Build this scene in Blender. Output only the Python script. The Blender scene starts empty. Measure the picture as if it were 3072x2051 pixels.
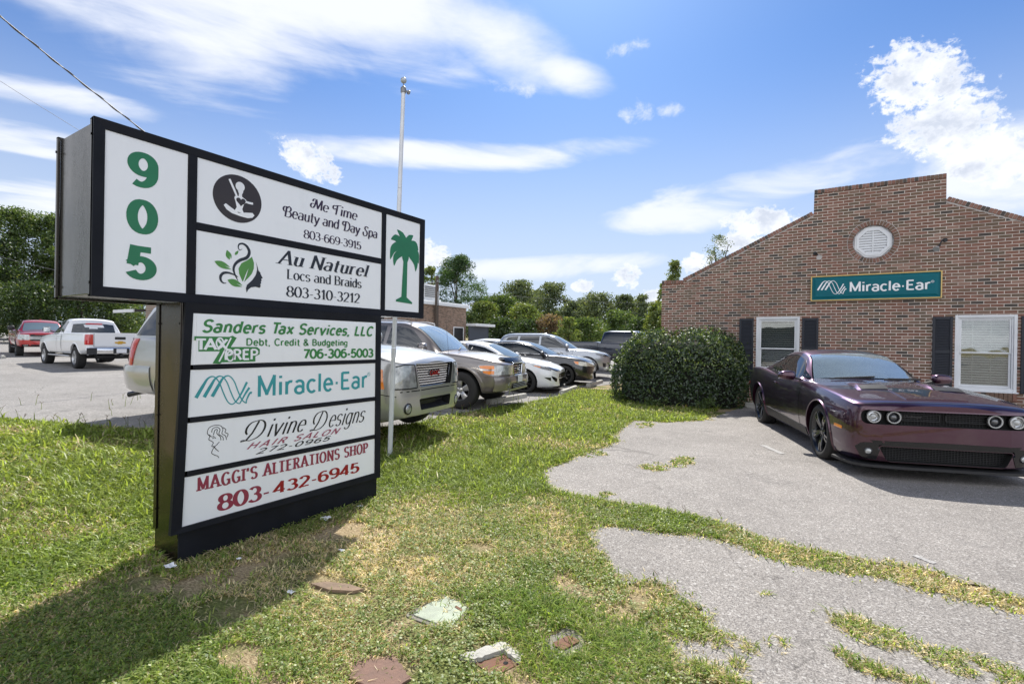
import bpy, bmesh, math, random
import numpy as np
from mathutils import Vector, Matrix
from mathutils.bvhtree import BVHTree
from mathutils.geometry import tessellate_polygon

SC = bpy.context.scene
COL = SC.collection
R = math.radians
RNG = np.random.default_rng(905)
random.seed(905)

# ---------------------------------------------------------------- camera
# world: X runs along the brick facade, Y towards it, Z up; metres
cam = bpy.data.cameras.new('camera')
cam.sensor_width = 36.0
cam.lens = 17.438
cam.clip_start = 0.05
cam.clip_end = 2000
camo = bpy.data.objects.new('camera', cam)
COL.objects.link(camo)
_roll, _pitch, _yaw = R(0.94486), R(-0.10943), R(32.3)
_cr, _sr, _cp, _sp, _cy, _sy = (math.cos(_roll), math.sin(_roll), math.cos(_pitch), math.sin(_pitch), math.cos(_yaw), math.sin(_yaw))
_A = Matrix(((1, 0, 0), (0, 0, -1), (0, 1, 0)))
_P = Matrix(((1, 0, 0), (0, _cp, _sp), (0, -_sp, _cp)))
_Q = Matrix(((_cr, -_sr, 0), (_sr, _cr, 0), (0, 0, 1)))
_Z = Matrix(((_cy, _sy, 0), (-_sy, _cy, 0), (0, 0, 1)))
_M = _Q @ _P @ _A @ _Z
_rot = Matrix((_M[0], -_M[1], -_M[2])).transposed()
camo.matrix_world = Matrix.Translation((0, 0, 1.5)) @ _rot.to_4x4()
SC.camera = camo
CAM = Vector((0, 0, 1.5))

# ---------------------------------------------------------------- sun, exposure
SUN = Vector((-0.376, 0.80, 1.0)).normalized()          # towards the sun, read from the sign's shadow
sun = bpy.data.lights.new('sun', 'SUN')
sun.energy = 5.0
sun.angle = R(0.55)
sun.color = (1.0, 0.955, 0.88)
suno = bpy.data.objects.new('sun', sun)
COL.objects.link(suno)
suno.rotation_euler = SUN.to_track_quat('Z', 'Y').to_euler()
SC.view_settings.view_transform = 'Standard'
SC.view_settings.look = 'None'
SC.view_settings.exposure = 0.57
SC.view_settings.gamma = 1.0

# ---------------------------------------------------------------- node helpers
class NT:
    """small wrapper to write node graphs as expressions"""
    def __init__(self, tree):
        self.t = tree
    def n(self, kind, **kw):
        nd = self.t.nodes.new(kind)
        for k, v in kw.items():
            setattr(nd, k, v)
        return nd
    def link(self, a, b):
        self.t.links.new(a, b)
    def put(self, sock, v):
        if hasattr(v, 'is_output'):
            self.link(v, sock)
        else:
            if isinstance(v, (tuple, list)) and len(v) == 3 and sock.type == 'RGBA':
                v = (*v, 1.0)
            sock.default_value = v
    def m(self, op, a, b=0.0, c=None, clamp=False):
        nd = self.n('ShaderNodeMath', operation=op, use_clamp=clamp)
        self.put(nd.inputs[0], a); self.put(nd.inputs[1], b)
        if c is not None: self.put(nd.inputs[2], c)
        return nd.outputs[0]
    def vm(self, op, a, b=(0, 0, 0)):
        nd = self.n('ShaderNodeVectorMath', operation=op)
        self.put(nd.inputs[0], a); self.put(nd.inputs[1], b)
        return nd.outputs['Value'] if op in ('DOT_PRODUCT', 'LENGTH') else nd.outputs[0]
    def ss(self, x, lo, hi, a=0.0, b=1.0):
        nd = self.n('ShaderNodeMapRange', interpolation_type='SMOOTHSTEP')
        self.put(nd.inputs[0], x)
        for i, v in zip((1, 2, 3, 4), (lo, hi, a, b)): self.put(nd.inputs[i], v)
        return nd.outputs[0]
    def lin(self, x, lo, hi, a=0.0, b=1.0):
        nd = self.n('ShaderNodeMapRange')
        self.put(nd.inputs[0], x)
        for i, v in zip((1, 2, 3, 4), (lo, hi, a, b)): self.put(nd.inputs[i], v)
        return nd.outputs[0]
    def mix(self, f, a, b, blend='MIX'):
        nd = self.n('ShaderNodeMix', data_type='RGBA', blend_type=blend)
        self.put(nd.inputs['Factor'], f)
        self.put(nd.inputs[6], a); self.put(nd.inputs[7], b)
        return nd.outputs[2]
    def noise(self, vec, scale, detail=3.0, rough=0.55, dist=0.0, dim='3D'):
        nd = self.n('ShaderNodeTexNoise', noise_dimensions=dim)
        if vec is not None: self.put(nd.inputs['Vector'], vec)
        self.put(nd.inputs['Scale'], scale); self.put(nd.inputs['Detail'], detail)
        self.put(nd.inputs['Roughness'], rough); self.put(nd.inputs['Distortion'], dist)
        return nd.outputs['Fac']
    def xyz(self, x, y, z):
        nd = self.n('ShaderNodeCombineXYZ')
        for i, v in enumerate((x, y, z)): self.put(nd.inputs[i], v)
        return nd.outputs[0]
    def sep(self, v):
        nd = self.n('ShaderNodeSeparateXYZ'); self.link(v, nd.inputs[0]); return nd.outputs
    def ramp(self, f, stops, interp='LINEAR'):
        nd = self.n('ShaderNodeValToRGB'); cr = nd.color_ramp; cr.interpolation = interp
        while len(cr.elements) < len(stops): cr.elements.new(0.5)
        for e, (p, c) in zip(cr.elements, stops):
            e.position = p; e.color = (*c, 1.0)
        self.put(nd.inputs[0], f)
        return nd.outputs[0]
    def obj(self):
        return self.n('ShaderNodeTexCoord').outputs['Object']
    def bump(self, h, strength=0.3, dist=0.01):
        nd = self.n('ShaderNodeBump'); self.put(nd.inputs['Height'], h)
        nd.inputs['Strength'].default_value = strength; nd.inputs['Distance'].default_value = dist
        return nd.outputs[0]

# ---------------------------------------------------------------- sky with clouds
world = bpy.data.worlds.new('World')
SC.world = world
world.use_nodes = True
def build_sky():
    t = world.node_tree
    t.nodes.clear()
    N = NT(t)
    out = N.n('ShaderNodeOutputWorld')
    bg = N.n('ShaderNodeBackground')
    N.link(bg.outputs[0], out.inputs[0])
    sky = N.n('ShaderNodeTexSky', sky_type='NISHITA')
    sky.sun_disc = False
    sky.sun_elevation = math.asin(SUN.z)
    sky.sun_rotation = math.atan2(SUN.x, SUN.y)
    sky.altitude = 60; sky.air_density = 1.0; sky.dust_density = 0.6; sky.ozone_density = 1.6
    d = N.n('ShaderNodeTexCoord').outputs['Generated']
    s = N.sep(d)
    # azimuth (0 = the way the camera faces, + to the right) and elevation, both in degrees
    f0 = N.vm('DOT_PRODUCT', d, (-math.sin(_yaw), math.cos(_yaw), 0))
    r0 = N.vm('DOT_PRODUCT', d, (math.cos(_yaw), math.sin(_yaw), 0))
    az = N.m('MULTIPLY', N.m('ARCTAN2', r0, f0), 57.29578)
    el = N.m('MULTIPLY', N.m('ARCSINE', s[2]), 57.29578)
    # high thin streaks: a layer at height 1, stretched along the wind
    iz = N.m('DIVIDE', 1.0, N.m('MAXIMUM', s[2], 0.06))
    px = N.m('MULTIPLY', r0, iz); py = N.m('MULTIPLY', f0, iz)
    ca, sa = math.cos(R(20)), math.sin(R(20))
    wx = N.m('ADD', N.m('MULTIPLY', px, ca), N.m('MULTIPLY', py, sa))
    wy = N.m('SUBTRACT', N.m('MULTIPLY', py, ca), N.m('MULTIPLY', px, sa))
    stre = N.noise(N.xyz(N.m('MULTIPLY', wx, 0.62), N.m('MULTIPLY', wy, 1.25), 3.1), 1.9, 8, 0.56, 0.45)
    ae = N.xyz(az, el, 0.0)
    puff = N.noise(N.vm('MULTIPLY', ae, (1.0, 1.25, 1.0)), 0.42, 10, 0.66, 0.25)
    soft = N.noise(N.vm('MULTIPLY', ae, (0.55, 1.5, 1.0)), 0.16, 6, 0.55, 0.6)
    def blob(a0, e0, wa, we, rot=0.0):
        """1 at the middle of a turned ellipse, 0 at its rim, below 0 outside"""
        c, sn = math.cos(R(rot)), math.sin(R(rot))
        x = N.m('SUBTRACT', az, a0); y = N.m('SUBTRACT', el, e0)
        u = N.m('MULTIPLY_ADD', x, c / wa, N.m('MULTIPLY', y, sn / wa))
        v = N.m('MULTIPLY_ADD', y, c / we, N.m('MULTIPLY', x, -sn / we))
        return N.m('SUBTRACT', 1.0, N.m('MULTIPLY_ADD', u, u, N.m('MULTIPLY', v, v)))
    def union(bl):
        r = bl[0]
        for b in bl[1:]: r = N.m('MAXIMUM', r, b)
        return N.m('MAXIMUM', r, -3.0)
    # cirrus veils
    veils = union([blob(*b) for b in CIRRUS])
    ci = N.m('ADD', N.m('MULTIPLY', veils, 0.72), N.m('MULTIPLY_ADD', stre, 2.3, -1.10))
    ci = N.m('ADD', ci, N.m('MULTIPLY_ADD', soft, 0.9, -0.45))
    ci = N.ss(ci, -0.12, 0.95)
    lens = union([blob(*b) for b in LENS])
    le = N.m('ADD', N.m('MULTIPLY', lens, 0.75), N.m('MULTIPLY_ADD', soft, 2.4, -1.25))
    le = N.m('MULTIPLY', N.ss(le, -0.05, 0.75), 0.86)
    wi = N.m('ADD', N.m('MULTIPLY', union([blob(*b) for b in WISPS]), 0.55), N.m('MULTIPLY_ADD', puff, 3.2, -1.75))
    wi = N.m('MULTIPLY', N.ss(wi, -0.15, 1.1), 0.70)
    # heaped clouds
    cu0 = union([blob(*b) for b in CUMULUS])
    fine = N.noise(N.vm('MULTIPLY', ae, (1.0, 1.2, 1.0)), 1.25, 6, 0.6, 0.3)
    cu = N.m('ADD', N.m('MULTIPLY', cu0, 1.15), N.m('ADD', N.m('MULTIPLY_ADD', puff, 3.0, -1.62), N.m('MULTIPLY_ADD', fine, 2.4, -1.24)))
    cud = N.m('MULTIPLY', N.ss(cu, -0.06, 0.62), 0.97)
    # low haze and an unseen bright cloud bank added behind the camera as fill
    hz = N.ss(el, 30.0, 2.0)
    back = N.m('MULTIPLY', N.ss(f0, -0.12, -0.5), N.ss(N.m('ADD', soft, N.m('MULTIPLY', puff, 0.5)), 0.45, 0.9))
    base = N.mix(1.0, sky.outputs[0], SKY_TINT, 'MULTIPLY')
    k = SKY_STRENGTH
    white = tuple(c / k for c in (0.86, 0.885, 0.94))
    pale = tuple(c / k for c in (0.60, 0.675, 0.79))
    shade = tuple(c / k for c in (0.50, 0.56, 0.68))
    zen = N.ss(el, 39.0, 68.0, 1.0, 0.34)                      # unseen sky overhead dimmed to deepen the shade
    base = N.mix(1.0, base, N.xyz(zen, zen, zen), 'MULTIPLY')
    c = N.mix(N.m('MULTIPLY', hz, 0.90), base, pale)
    c = N.mix(N.m('MULTIPLY', ci, 0.93), c, white)
    c = N.mix(le, c, white)
    c = N.mix(wi, c, white)
    shd = N.mix(N.ss(N.noise(N.vm('ADD', N.vm('MULTIPLY', ae, (1.0, 1.25, 1.0)), (0.9, -1.5, 0)), 0.34, 6, 0.55), 0.40, 0.62), white, shade)
    cuc = N.mix(N.ss(cu, 0.15, 1.1, 0.85, 0.25), shd, tuple(v * 1.03 for v in white))
    c = N.mix(cud, c, cuc)
    c = N.mix(back, c, tuple(v * BACK_FILL_GAIN for v in white))
    N.link(c, bg.inputs[0])
    bg.inputs[1].default_value = k * 0.8
    world.cycles.sampling_method = 'MANUAL'
    world.cycles.sample_map_resolution = 512
SKY_STRENGTH = 0.10
SKY_TINT = (0.52, 0.78, 1.13)
BACK_FILL_GAIN = 1.75
# (azimuth, elevation, half width, half height, turn) in degrees
CIRRUS = [(-74, 16, 24, 15, 0), (-36, 32, 25, 9.5, 2), (-20, 34, 18, 7, -8), (-3, 32, 13, 3.6, -14), (6, 28.5, 6, 1.9, -18), (-6, 20.3, 19, 1.7, 2), (-44, 19.3, 8, 1.3, 3), (-44, 15.5, 8, 1.2, 0), (-42, 11, 9, 2.0, 0)]
LENS = [(25, 15.2, 16, 2.7, 7), (45, 13.5, 8, 5.5, -10), (4, 8.5, 13, 1.7, 3), (-22, 7, 10, 3, 0)]
CUMULUS = [(38.8, 22.8, 4.2, 3.2, -30), (40.8, 19.0, 4.3, 3.2, 0), (44.0, 15.4, 3.8, 2.6, -20), (26.3, 12.6, 4.0, 1.6, 0), (24.5, 10.8, 2.6, 1.4, 0), (20.5, 8.6, 2.0, 1.4, 0),
           (13.0, 7.4, 1.7, 1.7, 0), (7.8, 6.4, 1.6, 0.9, 0), (16.5, 5.0, 2.6, 1.3, 0), (-22.5, 18.2, 4.0, 1.9, -20), (-9.5, 9.5, 2.5, 2.2, 0)]
WISPS = [(13.5, 24.3, 2.0, 1.1, 0), (12.8, 30.2, 2.6, 0.8, 10), (17.2, 24.2, 1.4, 0.8, 0), (0, 27, 4, .8, -4)]
build_sky()

# ---------------------------------------------------------------- ground height
def gz(x, y):
    return 0.0125 * max(0.0, -x - 4.0) + 0.006 * max(0.0, y - 6.0)
def gza(x, y):
    return 0.0125 * np.maximum(0.0, -x - 4.0) + 0.006 * np.maximum(0.0, y - 6.0)

# ---------------------------------------------------------------- objects, tags
def tag(o, label=None, cat=None, group=None, kind=None):
    if label: o['label'] = label
    if cat: o['category'] = cat
    if group: o['group'] = group
    if kind: o['kind'] = kind
    return o
def thing(name, label, cat, loc=(0, 0, 0), rotz=0.0, group=None):
    o = bpy.data.objects.new(name, None)
    o.empty_display_size = 0.2
    COL.objects.link(o)
    o.location = loc
    o.rotation_euler = (0, 0, rotz)
    return tag(o, label, cat, group)
def copy_tree(o, parent=None):
    c = o.copy()
    COL.objects.link(c)
    if parent is not None: c.parent = parent
    for ch in list(o.children): copy_tree(ch, c)
    return c

class MB:
    """collects shapes and links them as ONE mesh object"""
    def __init__(self):
        self.v = []; self.f = []; self.mi = []; self.mat = 0
    def add(self, verts, faces, mi=None):
        b = len(self.v)
        self.v += [tuple(p) for p in verts]
        self.f += [tuple(i + b for i in fc) for fc in faces]
        self.mi += [self.mat if mi is None else mi] * len(faces)
        return self
    def box(self, x0, y0, z0, x1, y1, z1, ch=0.0):
        x0, x1 = min(x0, x1), max(x0, x1); y0, y1 = min(y0, y1), max(y0, y1); z0, z1 = min(z0, z1), max(z0, z1)
        if ch <= 0:
            v = [(x, y, z) for x in (x0, x1) for y in (y0, y1) for z in (z0, z1)]
            return self.add(v, [(0, 1, 3, 2), (4, 6, 7, 5), (0, 4, 5, 1), (2, 3, 7, 6), (0, 2, 6, 4), (1, 5, 7, 3)])
        ch = min(ch, (x1 - x0) / 2.01, (y1 - y0) / 2.01, (z1 - z0) / 2.01)
        bm = bmesh.new()
        pts = []
        for x in (x0, x1):
            for y in (y0, y1):
                for z in (z0, z1):
                    sx = ch if x == x0 else -ch; sy = ch if y == y0 else -ch; sz = ch if z == z0 else -ch
                    pts += [(x + sx, y + sy, z), (x + sx, y, z + sz), (x, y + sy, z + sz)]
        for p in pts: bm.verts.new(p)
        bmesh.ops.convex_hull(bm, input=list(bm.verts))
        bmesh.ops.dissolve_limit(bm, angle_limit=0.02, verts=list(bm.verts), edges=list(bm.edges))
        bm.verts.index_update()
        v = [tuple(q.co) for q in bm.verts]; fcs = [tuple(q.index for q in fc.verts) for fc in bm.faces]
        bm.free()
        return self.add(v, fcs)
    def bar(self, p, q, w, h, up=(0, 0, 1)):
        p = Vector(p); q = Vector(q); d = (q - p).normalized()
        s = d.cross(Vector(up))
        if s.length < 1e-5: s = d.cross(Vector((1, 0, 0)))
        s.normalize(); u = s.cross(d)
        v = [e + s * (a * w / 2) + u * (b * h / 2) for e in (p, q) for a, b in ((-1, -1), (1, -1), (1, 1), (-1, 1))]
        return self.add(v, [(0, 1, 2, 3), (7, 6, 5, 4), (0, 4, 5, 1), (1, 5, 6, 2), (2, 6, 7, 3), (3, 7, 4, 0)])
    def grid(self, pts, closed_u=False, closed_v=False, mi=None):
        """pts[i][j] -> quads"""
        n = len(pts); m = len(pts[0])
        v = [p for row in pts for p in row]; f = []
        for i in range(n if closed_u else n - 1):
            for j in range(m if closed_v else m - 1):
                a = i * m + j; b = i * m + (j + 1) % m; c = ((i + 1) % n) * m + (j + 1) % m; d = ((i + 1) % n) * m + j
                f.append((a, b, c, d))
        return self.add(v, f, mi)
    def tube(self, path, rad, seg=8, cap=True):
        path = [Vector(p) for p in path]
        if not hasattr(rad, '__len__'): rad = [rad] * len(path)
        rings = []; prev = None
        for i, p in enumerate(path):
            d = (path[min(i + 1, len(path) - 1)] - path[max(i - 1, 0)]).normalized()
            if prev is None:
                s = d.cross(Vector((0, 0, 1)))
                if s.length < 1e-3: s = d.cross(Vector((1, 0, 0)))
            else:
                s = prev - d * prev.dot(d)
            s.normalize(); prev = s; u = d.cross(s)
            rings.append([p + (s * math.cos(2 * math.pi * k / seg) + u * math.sin(2 * math.pi * k / seg)) * rad[i] for k in range(seg)])
        b = len(self.v)
        self.grid(rings, closed_v=True)
        if cap:
            self.f += [tuple(b + k for k in range(seg))[::-1], tuple(b + (len(path) - 1) * seg + k for k in range(seg))]
            self.mi += [self.mat] * 2
        return self
    def lathe(self, prof, seg=24, axis='z', origin=(0, 0, 0), cap0=False, cap1=False):
        """prof: (radius, height) pairs turned about an axis"""
        ox, oy, oz = origin; rings = []
        for r, h in prof:
            ring = []
            for k in range(seg):
                a = 2 * math.pi * k / seg; c, s = r * math.cos(a), r * math.sin(a)
                if axis == 'z': ring.append((ox + c, oy + s, oz + h))
                elif axis == 'y': ring.append((ox + c, oy + h, oz + s))
                else: ring.append((ox + h, oy + c, oz + s))
            rings.append(ring)
        b = len(self.v)
        self.grid(rings, closed_v=True)
        if cap0: self.f.append(tuple(b + k for k in range(seg))); self.mi.append(self.mat)
        if cap1: self.f.append(tuple(b + (len(prof) - 1) * seg + k for k in range(seg))); self.mi.append(self.mat)
        return self
    def prism(self, poly, a0, a1, plane='yz'):
        """poly in a plane, pushed from a0 to a1 along the third axis"""
        def P(u, w, a):
            return {'yz': (a, u, w), 'xz': (u, a, w), 'xy': (u, w, a)}[plane]
        n = len(poly)
        v = [P(u, w, a0) for u, w in poly] + [P(u, w, a1) for u, w in poly]
        tri = tessellate_polygon([[Vector((u, w, 0)) for u, w in poly]])
        f = [tuple(t) for t in tri] + [tuple(i + n for i in t[::-1]) for t in tri]
        f += [(i, (i + 1) % n, n + (i + 1) % n, n + i) for i in range(n)]
        return self.add(v, f)
    def build(self, name, mats, parent=None, smooth=None, recalc=True, link=True):
        me = bpy.data.meshes.new(name)
        me.from_pydata(self.v, [], self.f)
        if not isinstance(mats, (list, tuple)): mats = [mats]
        for m in mats: me.materials.append(m)
        if len(mats) > 1: me.polygons.foreach_set('material_index', self.mi)
        if recalc:
            bm = bmesh.new(); bm.from_mesh(me)
            bmesh.ops.recalc_face_normals(bm, faces=list(bm.faces))
            bm.to_mesh(me); bm.free()
        if smooth is not None:
            me.shade_smooth()
            if smooth < 179: me.set_sharp_from_angle(angle=R(smooth))
        o = bpy.data.objects.new(name, me)
        if link: COL.objects.link(o)
        if parent is not None: o.parent = parent
        return o

# ---------------------------------------------------------------- materials
def mat(name, col, rough=0.6, metal=0.0, coat=0.0, spec=0.5, ior=1.5, noise=None, bump=None, trans=0.0):
    """noise: (scale, amount) mottles the colour; bump: (scale, strength)"""
    m = bpy.data.materials.new(name)
    m.use_nodes = True
    N = NT(m.node_tree)
    b = m.node_tree.nodes['Principled BSDF']
    b.inputs['Base Color'].default_value = (*col, 1)
    b.inputs['Roughness'].default_value = rough
    b.inputs['Metallic'].default_value = metal
    b.inputs['IOR'].default_value = ior
    b.inputs['Specular IOR Level'].default_value = spec
    b.inputs['Coat Weight'].default_value = coat
    b.inputs['Coat Roughness'].default_value = 0.03
    b.inputs['Coat IOR'].default_value = 1.65
    if noise:
        n = N.noise(N.obj(), noise[0], 5, 0.6)
        k = N.lin(n, 0.25, 0.75, 1 - noise[1], 1 + noise[1])
        N.link(N.mix(1.0, (*col, 1), N.xyz(k, k, k), 'MULTIPLY'), b.inputs['Base Color'])
        N.link(N.lin(n, 0.2, 0.8, rough * 0.85, min(1, rough * 1.2)), b.inputs['Roughness'])
    if bump:
        N.link(N.bump(N.noise(N.obj(), bump[0], 4, 0.6), bump[1], 0.01), b.inputs['Normal'])
    return m
def paint(name, col, graze=None, metal=0.35, rough=0.32):
    """clear-coated car paint; graze: the tint a pearl paint turns to at a flat angle"""
    m = mat(name, col, rough, metal, 1.0)
    N = NT(m.node_tree); b = m.node_tree.nodes['Principled BSDF']
    c = (*col, 1)
    if graze:
        lw = N.n('ShaderNodeLayerWeight'); lw.inputs['Blend'].default_value = 0.35
        c = N.mix(lw.outputs['Facing'], c, (*graze, 1))
    n = N.noise(N.obj(), 2.2, 5, 0.6)                       # a film of dust, uneven
    dust = N.ss(n, 0.42, 0.75, 0.0, 0.06)
    N.link(N.mix(dust, c, (0.32, 0.29, 0.25, 1)), b.inputs['Base Color'])
    N.link(N.lin(n, 0.3, 0.8, 0.01, 0.05), b.inputs['Coat Roughness'])
    return m
M = {}
M['black_plastic'] = mat('black_plastic', (0.018, 0.018, 0.019), 0.55, noise=(9, 0.3))
M['gloss_black'] = mat('gloss_black', (0.008, 0.008, 0.009), 0.12)
M['rubber'] = mat('rubber', (0.022, 0.021, 0.020), 0.85, noise=(14, 0.35))
M['well'] = mat('wheel_well', (0.006, 0.006, 0.006), 0.9)
M['chrome'] = mat('chrome', (0.72, 0.73, 0.75), 0.10, 1.0)
M['alloy'] = mat('alloy', (0.50, 0.50, 0.50), 0.30, 0.9, noise=(7, 0.15))
M['dark_alloy'] = mat('dark_alloy', (0.035, 0.037, 0.042), 0.22, 0.6, 0.6)
M['black_alloy'] = mat('black_alloy', (0.012, 0.012, 0.013), 0.25, 0.4, 0.5)
M['glass'] = mat('tinted_glass', (0.012, 0.015, 0.017), 0.02, 0.0, 0.0, 0.5, 1.85)
M['windscreen'] = mat('windscreen_glass', (0.13, 0.175, 0.21), 0.02, 0.0, 0.0, 0.5, 2.5)  # pale blue base carries the sky's reflection in its colour
M['lamp_glass'] = mat('lamp_glass', (0.40, 0.41, 0.40), 0.10, 0.30, 1.0, noise=(13, 0.55))
M['hazed_lamp'] = mat('hazed_lamp', (0.56, 0.52, 0.42), 0.18, 0.2, 1.0, noise=(18, 0.25))
M['amber'] = mat('amber_lens', (0.85, 0.24, 0.015), 0.12, 0.0, 1.0, noise=(20, 0.2))
M['red_lens'] = mat('red_lens', (0.48, 0.008, 0.010), 0.10, 0.0, 1.0, noise=(20, 0.25))
M['white_metal'] = mat('white_metal', (0.74, 0.75, 0.75), 0.45, noise=(3, 0.06))
# ================================================================ ground, asphalt
def asphalt(name, c0, c1, sc=1.0):
    m = bpy.data.materials.new(name); m.use_nodes = True
    N = NT(m.node_tree); b = m.node_tree.nodes['Principled BSDF']
    o = N.obj()
    grit = N.noise(o, 95 * sc, 3, 0.75)
    vor = N.n('ShaderNodeTexVoronoi'); N.link(o, vor.inputs['Vector']); vor.inputs['Scale'].default_value = 62 * sc
    big = N.noise(o, 0.55, 6, 0.62, 0.4)
    mid = N.noise(o, 3.2, 5, 0.6)
    c = N.mix(N.ss(grit, 0.33, 0.66), (*c0, 1), (*c1, 1))
    vs = N.sep(vor.outputs['Color'])
    c = N.mix(N.m('MULTIPLY', N.ss(vs[0], 0.82, 0.95), 0.45), c, (0.09, 0.085, 0.085, 1))       # dark stones
    c = N.mix(N.m('MULTIPLY', N.ss(vs[1], 0.86, 0.97), 0.40), c, (0.62, 0.60, 0.57, 1))         # pale stones
    k = N.lin(N.m('ADD', N.m('MULTIPLY', big, 0.65), N.m('MULTIPLY', mid, 0.35)), 0.3, 0.7, 0.74, 1.17)
    c = N.mix(1.0, c, N.xyz(k, k, k), 'MULTIPLY')
    # worn dark spots where the binder shows, and hairline cracks
    worn = N.m('MULTIPLY', N.ss(N.noise(o, 1.1, 7, 0.7), 0.585, 0.72), 0.55)
    c = N.mix(worn, c, (0.10, 0.095, 0.095, 1))
    ck = N.n('ShaderNodeTexVoronoi', feature='DISTANCE_TO_EDGE')
    N.link(N.vm('ADD', o, N.vm('MULTIPLY', N.xyz(mid, big, 0.0), (0.9, 0.9, 0))), ck.inputs['Vector'])
    ck.inputs['Scale'].default_value = 0.22
    crack = N.m('MULTIPLY', N.ss(ck.outputs['Distance'], 0.0035, 0.0006), N.ss(big, 0.40, 0.55))
    c = N.mix(N.m('MULTIPLY', crack, 0.42), c, (0.06, 0.055, 0.05, 1))
    N.link(c, b.inputs['Base Color'])
    b.inputs['Roughness'].default_value = 0.88
    b.inputs['Specular IOR Level'].default_value = 0.25
    N.link(N.bump(N.m('ADD', grit, N.m('MULTIPLY', vor.outputs['Distance'], 0.8)), 0.55, 0.006), b.inputs['Normal'])
    return m
M['asphalt'] = asphalt('old_asphalt', (0.125, 0.114, 0.105), (0.375, 0.350, 0.326), 1.35)
M['lot_asphalt'] = asphalt('lot_asphalt', (0.165, 0.157, 0.149), (0.315, 0.302, 0.288), 1.0)

def soil_mat():
    m = bpy.data.materials.new('soil_and_thatch'); m.use_nodes = True
    N = NT(m.node_tree); b = m.node_tree.nodes['Principled BSDF']
    o = N.obj()
    a = N.noise(o, 1.3, 6, 0.65); f = N.noise(N.vm('MULTIPLY', o, (1, 2.2, 1)), 38, 4, 0.75)
    c = N.ramp(f, [(0.30, (0.11, 0.08, 0.048)), (0.5, (0.34, 0.26, 0.155)), (0.70, (0.60, 0.50, 0.33))])
    g = N.ramp(f, [(0.30, (0.05, 0.062, 0.02)), (0.55, (0.16, 0.18, 0.06)), (0.75, (0.34, 0.34, 0.14))])
    c = N.mix(N.ss(a, 0.56, 0.42), c, g)
    N.link(c, b.inputs['Base Color']); b.inputs['Roughness'].default_value = 0.95
    b.inputs['Specular IOR Level'].default_value = 0.1
    N.link(N.bump(f, 0.8, 0.02), b.inputs['Normal'])
    return m
M['soil'] = soil_mat()

def ground_sheet():
    xs = sorted(set([-600, -300, -150, -90] + [round(v, 2) for v in np.arange(-60, 40, 4.0)] + [40, 90, 150, 300, 600]))
    ys = sorted(set([-600, -300, -150, -90] + [round(v, 2) for v in np.arange(-58, 80, 4.0)] + [80, 150, 300, 600]))
    assert -4 in xs and 6 in ys
    mb = MB()
    mb.grid([[(x, y, gz(x, y)) for y in ys] for x in xs])
    o = mb.build('lawn_ground', M['soil'], recalc=True)
    o['kind'] = 'structure'
ground_sheet()

# outlines read off the photograph and laid on the ground plane
LOT_EDGE = [(-90, -25), (-40, -9), (-20, -1.2), (-14, 1.25), (-11.3, 2.37), (-10.39, 2.75), (-9.44, 3.04), (-8.68, 3.41), (-7.3, 4.5), (-6.25, 5.6), (-5.95, 6.39), (-6.1, 7.11), (-6.04, 7.91), (-5.99, 9.04), (-5.91, 10.35), (-5.91, 11.84), (-6.5, 14.14), (-6.25, 15.07), (-6.0, 16.48), (-4.6, 17.6), (-4.4, 24)]
LOT = LOT_EDGE + [(-4.4, 75), (-120, 75), (-120, -25)]
FRONT_LOT = [(9, 13.9), (-1.45, 13.9), (-1.5, 13.3), (-1.67, 12.4), (-1.97, 10.06), (-2.54, 9.35), (-3.07, 9.23), (-2.99, 8.29), (-2.84, 7.5), (-2.64, 7.17), (-2.67, 6.59), (-2.76, 6.11), (-2.71, 5.52), (-2.77, 5.19), (-2.67, 4.9), (-2.5, 4.62), (-2.28, 4.42), (-2.08, 4.4), (-1.9, 4.43), (-1.8, 4.38), (-1.36, 4.46), (-1.03, 4.48), (-0.7, 4.43), (-0.47, 4.3), (-0.22, 4.22), (-0.01, 4.23), (0.22, 4.25), (0.44, 4.31), (0.65, 4.31), (0.82, 4.21), (1.02, 4.12), (1.6, 4.0), (2.4, 4.05), (3.4, 3.8), (5, 3.7), (26, 3.0), (26, 13.9)]
APRON = [(26, 2.75), (5, 3.4), (3.4, 3.55), (2.4, 3.8), (1.6, 3.8), (0.97, 3.94), (0.77, 3.95), (0.59, 3.94), (0.46, 3.99), (0.31, 4.02), (0.1, 3.94), (-0.07, 3.93), (-0.3, 3.91), (-0.5, 4.05), (-0.79, 4.08), (-1.06, 3.96), (-1.35, 3.89), (-1.57, 3.83), (-1.56, 3.57), (-1.42, 3.38), (-1.26, 3.21), (-1.11, 3.02), (-0.99, 3.04), (-0.85, 3.12), (-0.73, 3.01), (-0.61, 2.97), (-0.52, 2.82), (-0.5, 2.66), (-0.58, 2.58), (-0.73, 2.61), (-0.6, 2.43), (-0.63, 2.34), (-0.53, 2.34), (-0.46, 2.43), (-0.29, 2.41), (-0.2, 2.1), (-0.3, 1.6), (-0.5, 0.8), (-1.5, -0.8), (-5, -3), (-20, -9), (-60, -24), (-60, -80), (60, -80), (60, 2)]

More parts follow.
